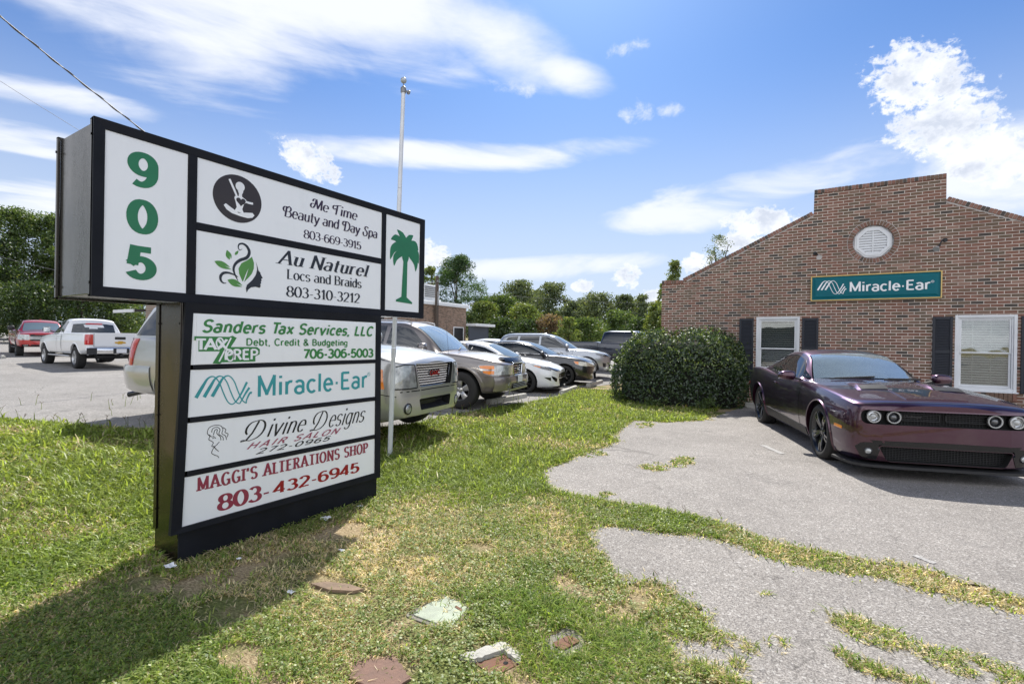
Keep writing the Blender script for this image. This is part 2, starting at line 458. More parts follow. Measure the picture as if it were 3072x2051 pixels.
def ragged(poly, step, amp, seed, fine=(-9, 0, 8, 15)):
    """split the sides inside the near field and shake them like a crumbling edge"""
    rng = np.random.default_rng(seed); out = []
    n = len(poly)
    for i in range(n):
        p = np.array(poly[i], float); q = np.array(poly[(i + 1) % n], float)
        near = any(fine[0] < e[0] < fine[2] and fine[1] < e[1] < fine[3] for e in (p, q))
        L = np.linalg.norm(q - p)
        k = max(1, int(L / step)) if near and L < 30 else 1
        nrm = np.array([-(q - p)[1], (q - p)[0]]) / max(L, 1e-6)
        for j in range(k):
            t = j / k
            a = (rng.random() - 0.5) * 2 * amp if (near and k > 1) else 0
            out.append(tuple(p + (q - p) * t + nrm * a))
    return out
def sheet(name, poly, off, m, thick=0.0):
    bm = bmesh.new()
    pts = [Vector((x, y, 0)) for x, y in poly]
    vs = [bm.verts.new(p) for p in pts]
    for t in tessellate_polygon([pts]):
        try: bm.faces.new([vs[i] for i in t])
        except ValueError: pass
    for co, no in (((-4, 0, 0), (1, 0, 0)), ((0, 6, 0), (0, 1, 0))):
        bmesh.ops.bisect_plane(bm, geom=list(bm.verts) + list(bm.edges) + list(bm.faces), plane_co=co, plane_no=no)
    for v in bm.verts: v.co.z = gz(v.co.x, v.co.y) + off
    bmesh.ops.recalc_face_normals(bm, faces=list(bm.faces))
    if sum(f.normal.z for f in bm.faces) < 0:
        bmesh.ops.reverse_faces(bm, faces=list(bm.faces))
    me = bpy.data.meshes.new(name); bm.to_mesh(me); bm.free()
    me.materials.append(m)
    o = bpy.data.objects.new(name, me); COL.objects.link(o)
    o['kind'] = 'structure'
    return o
sheet('parking_lot', ragged(LOT, 0.10, 0.035, 3), 0.008, M['lot_asphalt'])
sheet('driveway', ragged(FRONT_LOT, 0.045, 0.055, 4), 0.010, M['asphalt'])
sheet('apron', ragged(APRON, 0.04, 0.050, 5), 0.010, M['asphalt'])

# worn white stall lines
M['line'] = mat('worn_line_paint', (0.33, 0.32, 0.31), 0.85, noise=(40, 0.35), bump=(90, .5))
for k, (a, b, w) in enumerate([((-0.76, 8.18), (-0.47, 7.70), 0.085), ((0.56, 4.56), (0.66, 4.47), 0.05)]):
    a = Vector(a); b = Vector(b); n = Vector((-(b - a).y, (b - a).x)).normalized() * w / 2
    rng = random.Random(k); pl = []
    for s in (1, -1):
        for j in range(9):
            t = j / 8 if s == 1 else 1 - j / 8
            p = a.lerp(b, t) + n * s * (1 + rng.uniform(-0.25, 0.1))
            pl.append((p.x, p.y))
    sheet('stall_line', pl, 0.0145, M['line'])
for x0, x1, y in ((-9.2, -6.25, 7.55), (-9.6, -6.6, 10.5), (-9.8, -6.7, 12.95), (-10, -6.8, 15.4), (-10, -6.8, 18.0)):
    sheet('stall_line', [(x0, y - .05), (x1, y - .05), (x1, y + .05), (x0, y + .05)], 0.0125, M['line'])

# ================================================================ grass
def in_poly(px, py, poly):
    inside = np.zeros(len(px), bool); n = len(poly)
    for i in range(n):
        x0, y0 = poly[i]; x1, y1 = poly[(i + 1) % n]
        if y0 == y1: continue
        c = (y0 > py) != (y1 > py)
        inside ^= c & (px < (x1 - x0) * (py - y0) / (y1 - y0) + x0)
    return inside
def vnoise(x, y, s, seed):
    r = np.random.default_rng(seed).random((64, 64))
    u = x * s; v = y * s
    i = np.floor(u).astype(int); j = np.floor(v).astype(int)
    f = u - i; g = v - j; f = f * f * (3 - 2 * f); g = g * g * (3 - 2 * g)
    R_ = lambda a, b: r[a % 64, b % 64]
    return (R_(i, j) * (1 - f) + R_(i + 1, j) * f) * (1 - g) + (R_(i, j + 1) * (1 - f) + R_(i + 1, j + 1) * f) * g
def fnoise(x, y, s, seed):
    return (vnoise(x, y, s, seed) * 0.5 + vnoise(x, y, s * 2.1, seed + 1) * 0.3 + vnoise(x, y, s * 4.3, seed + 2) * 0.2)

def grass_mat():
    m = bpy.data.materials.new('grass_blade'); m.use_nodes = True
    t = m.node_tree; N = NT(t); t.nodes.clear()
    out = N.n('ShaderNodeOutputMaterial')
    at = N.n('ShaderNodeAttribute', attribute_name='tint')
    dif = N.n('ShaderNodeBsdfDiffuse'); tr = N.n('ShaderNodeBsdfTranslucent'); gl = N.n('ShaderNodeBsdfGlossy')
    N.link(at.outputs['Color'], dif.inputs[0])
    N.link(N.mix(1.0, at.outputs['Color'], (1.25, 1.22, 0.75, 1), 'MULTIPLY'), tr.inputs[0])
    gl.inputs[0].default_value = (0.9, 0.9, 0.85, 1); gl.inputs['Roughness'].default_value = 0.42
    mx = N.n('ShaderNodeMixShader'); mx.inputs[0].default_value = 0.50
    N.link(dif.outputs[0], mx.inputs[1]); N.link(tr.outputs[0], mx.inputs[2])
    m2 = N.n('ShaderNodeMixShader'); m2.inputs[0].default_value = 0.025
    N.link(mx.outputs[0], m2.inputs[1]); N.link(gl.outputs[0], m2.inputs[2])
    N.link(m2.outputs[0], out.inputs[0])
    return m
M['grass'] = grass_mat()

def mesh_arrays(name, verts, quads, cols, m):
    """big mesh from numpy arrays: quads (n,4), one colour per vertex"""
    me = bpy.data.meshes.new(name)
    nv, nf = len(verts), len(quads)
    me.vertices.add(nv); me.vertices.foreach_set('co', verts.astype(np.float32).ravel())
    me.loops.add(nf * 4); me.loops.foreach_set('vertex_index', quads.astype(np.int32).ravel())
    me.polygons.add(nf)
    me.polygons.foreach_set('loop_start', np.arange(0, nf * 4, 4, dtype=np.int32))
    me.polygons.foreach_set('loop_total', np.full(nf, 4, np.int32))
    if cols is not None:
        a = me.attributes.new('tint', 'FLOAT_COLOR', 'POINT')
        a.data.foreach_set('color', np.concatenate([cols, np.ones((nv, 1))], 1).astype(np.float32).ravel())
    me.update(calc_edges=True); me.validate()
    me.materials.append(m)
    o = bpy.data.objects.new(name, me); COL.objects.link(o)
    return o

# bare spots: (x, y, rx, ry)
BARE = [(-3.15, 2.55, .16, .28), (-2.75, 1.45, .2, .16), (-0.95, 3.05, .16, .10), (-3.4, 1.35, .22, .12), (-2.1, 2.9, .16, .12), (-2.3, 1.3, .14, .1), (-2.46, 1.96, 0.30, 0.12), (-1.75, 2.12, .15, .14), (-1.63, 1.56, .17, .14), (-1.27, 1.93, .13, .10), (-1.07, 2.24, .12, .13)]
TUFTS = [(-0.38, 2.69, 0.12, 0.09), (-0.18, 2.81, 0.05, 0.07), (-0.32, 2.53, 0.04, 0.04), (-0.27, 3.3, 0.05, 0.05), (0.09, 3.27, 0.12, 0.09), (0.24, 3.19, 0.16, 0.12), (0.09, 2.89, 0.06, 0.05), (0.19, 2.84, 0.09, 0.06), (0.62, 3.13, 0.22, 0.13), (-1.72, 6.0, 0.16, 0.22), (-1.5, 6.45, 0.14, 0.30), (-1.79, 4.62, 0.08, 0.09), (-2.9, 10.3, 0.5, .55), (-2.5, 10.75, .6, .5), (-2.2, 10.2, .35, .2), (-2.72, 8.84, 0.14, 0.30), (-2.62, 6.19, 0.2, 0.2), (0.28, 2.84, 0.2, 0.05), (-0.41, 2.39, 0.13, 0.05)]
TALL = [(-1.15, 2.3, .34, .30, 1.9), (-0.85, 2.25, .3, .35, 1.7), (-1.5, 2.45, .3, .18, 1.5), (-2.0, 3.0, .8, .8, 1.15), (-5.1, 4.9, .9, .9, 1.3), (-9, 2.6, 3, .8, 1.2), (-0.55, 2.35, .2, .3, 1.5)]

def lawn_points(n_try, box, power, base, rng):
    x = rng.uniform(box[0], box[2], n_try); y = rng.uniform(box[1], box[3], n_try)
    area = (box[2] - box[0]) * (box[3] - box[1])
    d = np.hypot(x, y)
    dens = base * np.minimum(1.0, (2.2 / d) ** power)
    keep = rng.random(n_try) < dens * area / n_try
    return x[keep], y[keep]

def make_grass():
    rng = np.random.default_rng(11)
    fx, fy = -_sy, _cy; rx, ry = _cy, _sy
    def visible(x, y, pad=0.35):
        f = x * fx + y * fy; r = x * rx + y * ry
        return (f > 0.7) & (np.abs(r) < f * 1.30 + pad)
    parts = []
    xs, ys = [], []
    for box, n, base in [((-4.5, 0.3, 1.6, 4.6), 1200000, 29000), ((-16, -2, -2.0, 18), 3000000, 23000), ((-60, -16, -16, 4), 400000, 23000)]:
        x, y = lawn_points(n, box, 1.75, base, rng)
        k = visible(x, y)
        x, y = x[k], y[k]
        if box[0] == -16:
            k = ~((x > -4.5) & (y < 4.6) & (y > 0.3)); x, y = x[k], y[k]
        xs.append(x); ys.append(y)
    x = np.concatenate(xs); y = np.concatenate(ys)
    jx = (rng.random(len(x)) - .5) * 0.07; jy = (rng.random(len(x)) - .5) * 0.07
    ok = ~(in_poly(x + jx, y + jy, FRONT_LOT) | in_poly(x + jx, y + jy, APRON) | in_poly(x + jx, y + jy, LOT))
    ok &= ~((x > -3.97) & (x < -3.56) & (y > 1.58) & (y < 3.33))          # under the sign's foot
    ok &= ~((x > -5.5) & (y > 14.02))
    ok &= (y < 13.95)
    x, y = x[ok], y[ok]
    for bx, by, rx_, ry_ in BARE:
        q = (((x - bx) / rx_) ** 2 + ((y - by) / ry_) ** 2) * 1.35 + (fnoise(x, y, 9, 5) - .5) * 1.1
        k = (q > 1) | (rng.random(len(x)) < 0.05)
        x, y = x[k], y[k]
    dry = fnoise(x, y, 0.9, 21)
    # the strip by the parked cars and the far verge are lush; the ground in front of the sign is thin and dry
    far = np.clip((np.hypot(x, y) - 3.6) / 2.2, 0, 1)
    near_sign = np.exp(-(((x + 3.2) / 1.5) ** 2 + ((y - 2.0) / 1.3) ** 2))
    edge = np.exp(-(((x + 0.4) / 1.6) ** 2 + ((y - 4.2) / 0.35) ** 2)) + np.exp(-(((x + 0.75) / .5) ** 2 + ((y - 2.75) / .5) ** 2))
    dryness = np.clip((dry - 0.47) * 2.6 + 0.56 - 0.52 * far + 0.30 * near_sign + 0.45 * edge, 0, 1)
    thin = np.clip((fnoise(x, y, 2.6, 33) - 0.50) * 5, 0, 1) * (1 - far) * 0.85 + 0.22 * (1 - far)
    k = rng.random(len(x)) > thin
    x, y, dryness, far = x[k], y[k], dryness[k], far[k]
    # tufts that broke through the asphalt
    tx, ty = [], []
    for bx, by, rx_, ry_ in TUFTS:
        d = math.hypot(bx, by)
        n = int(rx_ * ry_ * 3.14 * 19000 * min(1, (2.6 / d)) ** 1.2)
        a = rng.random(n) * 6.283; r = np.sqrt(rng.random(n)) * (0.75 + 0.5 * rng.random(n))
        tx.append(bx + rx_ * r * np.cos(a)); ty.append(by + ry_ * r * np.sin(a))
    tx = np.concatenate(tx); ty = np.concatenate(ty)
    kk = fnoise(tx, ty, 8, 77) > 0.36
    tx, ty = tx[kk], ty[kk]
    ex_, ey_ = [], []                                        # straw fringe lying over the crumbled edges
    for P_ in (FRONT_LOT, APRON):
        for (ax, ay), (bx, by) in zip(P_, P_[1:]):
            L = math.hypot(bx - ax, by - ay); dd = math.hypot(ax, ay)
            if L > 3 or dd > 11: continue
            n = int(L * 700 * min(1, 3.2 / dd)); t = rng.random(n); nx, ny = -(by - ay) / L, (bx - ax) / L
            o = rng.normal(size=n) * .035 * (0.6 + 1.2 * fnoise(ax + (bx - ax) * t, ay + (by - ay) * t, 5, 91))
            ex_.append(ax + (bx - ax) * t + nx * o); ey_.append(ay + (by - ay) * t + ny * o)
    tx = np.concatenate([tx] + ex_); ty = np.concatenate([ty] + ey_)
    kk = fnoise(tx, ty, 6, 93) > 0.30
    tx, ty = tx[kk], ty[kk]
    x = np.concatenate([x, tx]); y = np.concatenate([y, ty])
    dryness = np.concatenate([dryness, 0.50 + 0.5 * rng.random(len(tx))]); far = np.concatenate([far, np.zeros(len(tx))])
    n = len(x)
    d = np.hypot(x, y)
    tall = np.ones(n)
    for bx, by, rx_, ry_, g in TALL:
        tall = np.maximum(tall, 1 + (g - 1) * np.exp(-(((x - bx) / rx_) ** 2 + ((y - by) / ry_) ** 2)))
    hgt = (0.017 + 0.024 * rng.random(n)) * tall * (1 + 0.75 * far) * (1 + 1.5 * (rng.random(n) < 0.035) * far)
    hgt *= 0.75 + 0.6 * fnoise(x, y, 3.0, 51)
    wid = (0.0016 + 0.0018 * rng.random(n)) * np.clip(d / 2.3, 1, 4.2)
    ang = rng.random(n) * 6.283
    lean = hgt * (0.35 + 1.25 * rng.random(n))
    lx, ly = np.cos(ang), np.sin(ang)
    ta = ang + 1.5708 + (rng.random(n) - .5) * 1.2
    sx, sy = np.cos(ta), np.sin(ta)
    z = gza(x, y) + 0.002
    # colours: fresh, yellow-green, straw
    fresh = np.array([0.155, 0.240, 0.040]); yg = np.array([0.295, 0.350, 0.078]); straw = np.array([0.62, 0.53, 0.34]); dark = np.array([0.070, 0.132, 0.028])
    u = rng.random(n)[:, None]
    clump = fnoise(x, y, 4.0, 61)[:, None]
    c = fresh + (yg - fresh) * np.clip(u * 0.8 + (clump - .45) * 0.9, 0, 1)
    c = np.where(rng.random(n)[:, None] < np.clip(0.30 - 0.22 * far, 0, 1)[:, None], dark + (fresh - dark) * u, c)
    isd = rng.random(n) < dryness * 0.85
    c = np.where(isd[:, None], straw * (0.55 + 0.65 * u), c)
    c = c + (yg * 1.12 - c) * (0.30 * far * (~isd))[:, None]
    c = c * (0.50 + 1.05 * rng.random(n))[:, None] * (1 + .18 * (1 - far))[:, None]
    hgt = np.where(isd, hgt * 0.65, hgt)
    # 5 points a blade: two at the foot, two half way, a tip drawn as a narrow end
    P = np.zeros((n, 6, 3))
    for i, (h, l, w) in enumerate([(0, 0, 1), (0, 0, -1), (0.6, 0.30, -0.8), (0.6, 0.30, 0.8), (1.0, 1.0, 0.12), (1.0, 1.0, -0.12)]):
        P[:, i, 0] = x + lx * lean * l + sx * wid * w
        P[:, i, 1] = y + ly * lean * l + sy * wid * w
        P[:, i, 2] = z + hgt * h * (1 - 0.18 * (l == 1.0))
    C = np.repeat(c[:, None, :], 6, 1)
    b = (np.arange(n) * 6)[:, None]
    Q = np.stack([b + np.array([[0, 1, 2, 3]]), b + np.array([[3, 2, 5, 4]])], 1).reshape(-1, 4)
    o = mesh_arrays('grass', P.reshape(-1, 3), Q, C.reshape(-1, 3), M['grass'])
    tag(o, 'patchy green and straw coloured lawn around the business sign', 'grass', kind='stuff')

    # low broad-leaved weeds and clover between the grass
    m = 17000
    wx = rng.uniform(-4.4, -0.4, m); wy = rng.uniform(0.4, 4.8, m)
    k = visible(wx, wy) & ~(in_poly(wx, wy, FRONT_LOT) | in_poly(wx, wy, APRON) | in_poly(wx, wy, LOT)) & (fnoise(wx, wy, 1.7, 71) > 0.50)
    k &= ~((wx > -3.97) & (wx < -3.56) & (wy > 1.58) & (wy < 3.33))
    for bx, by, rx_, ry_ in BARE: k &= (((wx - bx) / rx_) ** 2 + ((wy - by) / ry_) ** 2) > 1
    wx, wy = wx[k], wy[k]; m = len(wx)
    L = 7
    ox = np.repeat(wx, L); oy = np.repeat(wy, L); mm = m * L
    a = rng.random(mm) * 6.283; ln = 0.008 + 0.011 * rng.random(mm); wd = ln * (0.30 + .2 * rng.random(mm))
    up = 0.012 + 0.028 * rng.random(mm)
    oz = gza(ox, oy) + up
    ca, sa = np.cos(a), np.sin(a); off = 0.022 * rng.random(mm)
    ox = ox + ca * off; oy = oy + sa * off
    tl = (rng.random(mm) - 0.35) * 0.9
    P = np.zeros((mm, 4, 3))
    for i, (s, w) in enumerate([(0, 0.25), (0.5, 1), (1, 0.1), (0.5, -1)]):
        P[:, i, 0] = ox + ca * ln * s - sa * wd * w; P[:, i, 1] = oy + sa * ln * s + ca * wd * w; P[:, i, 2] = oz + tl * ln * s
    u = rng.random(mm)[:, None]
    c = (np.array([0.085, 0.16, 0.032]) + (np.array([0.37, 0.42, 0.14]) - np.array([0.085, 0.16, 0.032])) * u)
    o = mesh_arrays('weeds', P.reshape(-1, 3), np.arange(mm * 4).reshape(-1, 4), np.repeat(c[:, None, :], 4, 1).reshape(-1, 3), M['grass'])
    tag(o, 'low leafy weeds spreading between the grass blades', 'weeds', kind='stuff')

    # tall dark seed stalks standing above the lawn
    m = 300
    wx = rng.uniform(-13, -0.6, m); wy = rng.uniform(1.6, 11, m)
    ex = np.array([p[0] for p in LOT_EDGE[4:14]]); ey = np.array([p[1] for p in LOT_EDGE[4:14]])
    i = rng.integers(0, 9, 60); t = rng.random(60)
    wx = np.concatenate([wx, ex[i] + (ex[i + 1] - ex[i]) * t + .1 * rng.random(60)]); wy = np.concatenate([wy, ey[i] + (ey[i + 1] - ey[i]) * t - .1 * rng.random(60)])
    k = visible(wx, wy) & ~(in_poly(wx, wy, FRONT_LOT) | in_poly(wx, wy, APRON))
    k &= ~((wx > -4.3) & (wx < -3.3) & (wy > 1.4) & (wy < 4))
    wx, wy = wx[k], wy[k]; m = len(wx)
    V = []; Qs = []; Cs = []
    for xx, yy in zip(wx, wy):
        h = rng.uniform(0.08, 0.20); a = rng.random() * 6.283; l = rng.uniform(0.01, 0.07); w = 0.0016 * max(1, math.hypot(xx, yy) / 3.2)
        z0 = gz(xx, yy); r0, r1 = -_sy, 0
        px_, py_ = _cy, _sy
        def strip(p, q, w0, w1, col):
            b0 = len(V)
            V.extend([(p[0] - px_ * w0, p[1] - py_ * w0, p[2]), (p[0] + px_ * w0, p[1] + py_ * w0, p[2]), (q[0] + px_ * w1, q[1] + py_ * w1, q[2]), (q[0] - px_ * w1, q[1] - py_ * w1, q[2])])
            Qs.append((b0, b0 + 1, b0 + 2, b0 + 3)); Cs.extend([col] * 4)
        top = (xx + math.cos(a) * l, yy + math.sin(a) * l, z0 + h)
        strip((xx, yy, z0), top, w, w * 0.6, (0.10, 0.13, 0.035))
        for s in range(rng.integers(1, 4)):
            b2 = a + rng.uniform(-1.6, 1.6); e = rng.uniform(0.025, 0.06)
            strip(top, (top[0] + math.cos(b2) * e * .7, top[1] + math.sin(b2) * e * .7, top[2] + e * .8), w * 0.9, w * 0.5, (0.11, 0.075, 0.045))
    o = mesh_arrays('seed_stalks', np.array(V), np.array(Qs), np.array(Cs), M['grass'])
    tag(o, 'thin dark seed stalks sticking up out of the lawn', 'weeds', kind='stuff')
make_grass()

# ================================================================ things lying in the lawn
def flat_thing(name, label, cat, poly, z0, z1, m, group=None, parts=None):
    mb = MB(); mb.prism(poly, z0, z1, 'xy')
    o = mb.build(name, m)
    return tag(o, label, cat, group)
M['green_lid'] = mat('pale_green_lid', (0.33, 0.37, 0.29), 0.8, noise=(16, 0.28), bump=(40, 0.4))
M['red_stone'] = mat('red_brown_stone', (0.175, 0.105, 0.080), 0.9, noise=(24, 0.22), bump=(60, 0.5))
M['concrete'] = mat('concrete', (0.40, 0.385, 0.35), 0.9, noise=(9, 0.22), bump=(45, 0.5))
M['dark_concrete'] = mat('dirty_concrete', (0.20, 0.185, 0.155), 0.9, noise=(8, 0.35), bump=(45, 0.6))
M['rust'] = mat('rusted_iron', (0.17, 0.085, 0.055), 0.8, 0.3, noise=(22, 0.35), bump=(70, 0.5))
M['wood'] = mat('weathered_wood', (0.20, 0.14, 0.095), 0.9, noise=(12, 0.4), bump=(40, 0.6))
M['paper'] = mat('paper', (0.80, 0.80, 0.80), 0.7, trans=0.3)

def rounded(pts, r=0.03, k=4):
    out = []; n = len(pts)
    for i in range(n):
        p0, p, p1 = (Vector(pts[i - 1]), Vector(pts[i]), Vector(pts[(i + 1) % n]))
        a = p + (p0 - p).normalized() * r; b = p + (p1 - p).normalized() * r
        for j in range(k + 1):
            t = j / k; q = a * (1 - t) ** 2 + p * 2 * t * (1 - t) + b * t * t
            out.append((q.x, q.y))
    return out
def chip(pts, a=.007, seed=1):
    """break the straight sides of a slab"""
    rng = random.Random(seed); out = []
    for p, q in zip(pts, pts[1:] + pts[:1]):
        p = Vector(p); q = Vector(q); n = max(1, int((q - p).length / .018))
        out += [(p.x + (q.x - p.x) * k / n + rng.uniform(-a, a), p.y + (q.y - p.y) * k / n + rng.uniform(-a, a)) for k in range(n)]
    return out
t = thing('valve_box', 'pale green weathered utility lid lying flush in the grass', 'utility box', (-1.75, 2.12, 0))
lid_pts = [(-.13, .13), (.05, .115), (.13, -.02), (.06, -.155), (-.13, -.13)]
MB().prism(rounded([(-.115, .135), (.085, .105), (.13, -.11), (-.13, -.125)], .035), -.06, .012, 'xy').build('lid', M['green_lid'], t)
MB().prism(rounded([(-.145, .16), (.105, .130), (.155, -.135), (-.16, -.15)], .035), -.08, .006, 'xy').build('collar', M['dark_concrete'], t)
MB().prism([(.02, .075), (.075, .062), (.08, .045), (.025, .058)], .012, .015, 'xy').build('finger_slot', M['rust'], t)
t = thing('stepping_stone', 'red-brown stone slab half buried in the lawn', 'paving stone', (-1.63, 1.57, 0))
MB().prism(chip([(-.13, .145), (.105, .05), (.10, -.09), (-.20, -.10), (-.22, .03)], .006, 3), -.05, .012, 'xy').build('slab', M['red_stone'], t)
t = thing('meter_box', 'broken concrete meter box with a rusty lid sunk in the grass', 'meter box', (-1.28, 1.94, 0))
mb = MB()
mb.prism(chip([(-.15, -.085), (-.045, .115), (.01, .10), (-.075, -.075)], .006, 4), -.08, .022, 'xy')
mb.prism(chip([(-.044, .118), (.09, .09), (.105, .035), (-.01, .06)], .005, 5), -.08, .019, 'xy')
mb.build('frame', M['concrete'], t)
MB().prism([(-.072, -.075), (.008, .052), (.098, .03), (.05, -.10)], -.08, .004, 'xy').build('lid', M['rust'], t)
MB().lathe([(.012, .0045), (.012, .0055)], 12, 'z', (.045, .005, 0), cap1=True).build('lid_hole', M['well'], t)
t = thing('water_meter_cover', 'overgrown grey concrete meter cover beside the broken meter box', 'meter box', (-1.07, 2.24, 0))
MB().prism(chip([(-.12, -.13), (-.05, .14), (.11, .12), (.05, -.16)], .010, 6), -.06, .008, 'xy').build('slab', M['dark_concrete'], t)
MB().prism(rounded([(-.05, -.06), (-.01, .05), (.06, .04), (.02, -.075)], .015), .010, .016, 'xy').build('lid', M['rust'], t)
t = thing('rotten_board', 'short rotten board lying on the bare dirt patch', 'wood scrap', (-2.45, 1.96, 0.0), R(12))
MB().prism([(-.17, -.03), (-.02, -.05), (.12, -.01), (.17, .035), (.05, .05), (-.10, .022)], -.01, .018, 'xy').build('plank', M['wood'], t)
for i, (x, y, s, lab) in enumerate([(-3.52, 1.52, .055, "crumpled white paper scrap by the near corner of the sign's foot"), (-3.28, 1.83, .024, "tiny white paper scrap in the sign's shadow"), (-3.43, 2.62, .060, "torn white paper with grey print below the sign's middle"),
                                    (-3.44, 2.98, .038, "white paper scrap near the far end of the sign's foot"), (-2.83, 2.30, .030, 'small white paper scrap on sunlit grass beyond the sign shadow'), (-2.60, 1.76, .032, 'white paper flake beside the rotten board'),
                                    (-4.62, 7.6, .07, 'white litter on the lush grass before the taupe SUV'), (-3.19, 7.08, .05, 'white litter on the grass near the driveway edge'), (-1.50, 2.36, .03, 'white paper flake in the tall grass before the meter boxes')]):
    rng = random.Random(i); mb = MB(); n = 5
    g = [[(x + (a / (n - 1) - .5) * s * 1.3 + rng.uniform(-.004, .004), y + (b / (n - 1) - .5) * s + rng.uniform(-.004, .004), gz(x, y) + .022 + rng.uniform(0, s * .35)) for b in range(n)] for a in range(n)]
    mb.grid(g)
    o = mb.build('paper_scrap', M['paper'])
    tag(o, lab, 'litter', 'paper scraps on the lawn')

def wheel_stop(x, y, rz, label, L=1.7):
    prof = [(-.075, 0), (.075, 0), (.055, .11), (.03, .125), (-.03, .125), (-.055, .11)]
    mb = MB(); mb.prism([(u, w) for u, w in prof], -L / 2, L / 2, 'xz')
    o = mb.build('wheel_stop', M['concrete'])
    o.location = (x, y, gz(x, y) - .003); o.rotation_euler = (0, 0, R(rz))
    return tag(o, label, 'wheel stop', 'concrete wheel stops')
wheel_stop(-6.45, 10.05, 2, 'concrete wheel stop in front of the taupe SUV')
wheel_stop(-6.20, 12.9, 12, 'concrete wheel stop in front of the white sedan')
wheel_stop(-6.45, 15.4, 8, 'concrete wheel stop in front of the black sedan')
wheel_stop(-31.6, 6.7, 80, 'concrete wheel stop by the red pickup')
wheel_stop(-0.82, 12.75, 92, 'dark concrete wheel stop between the hedge and the purple coupe', 1.5)
# ================================================================ a small stroke alphabet for the signs
def E_(cx, cy, rx, ry, a0, a1, n=None):
    n = n or max(4, int(abs(a1 - a0) / 12))
    return [(cx + rx * math.cos(R(a0 + (a1 - a0) * i / n)), cy + ry * math.sin(R(a0 + (a1 - a0) * i / n))) for i in range(n + 1)]
def S_(x0, y0, w, h):                                       # the letter S in a box
    r = h / 4
    return E_(x0 + w / 2, y0 + h * .755, w / 2, h * .245, 25, 268) + E_(x0 + w / 2, y0 + h * .255, w / 2, h * .255, 90, -155)
XH = 0.68
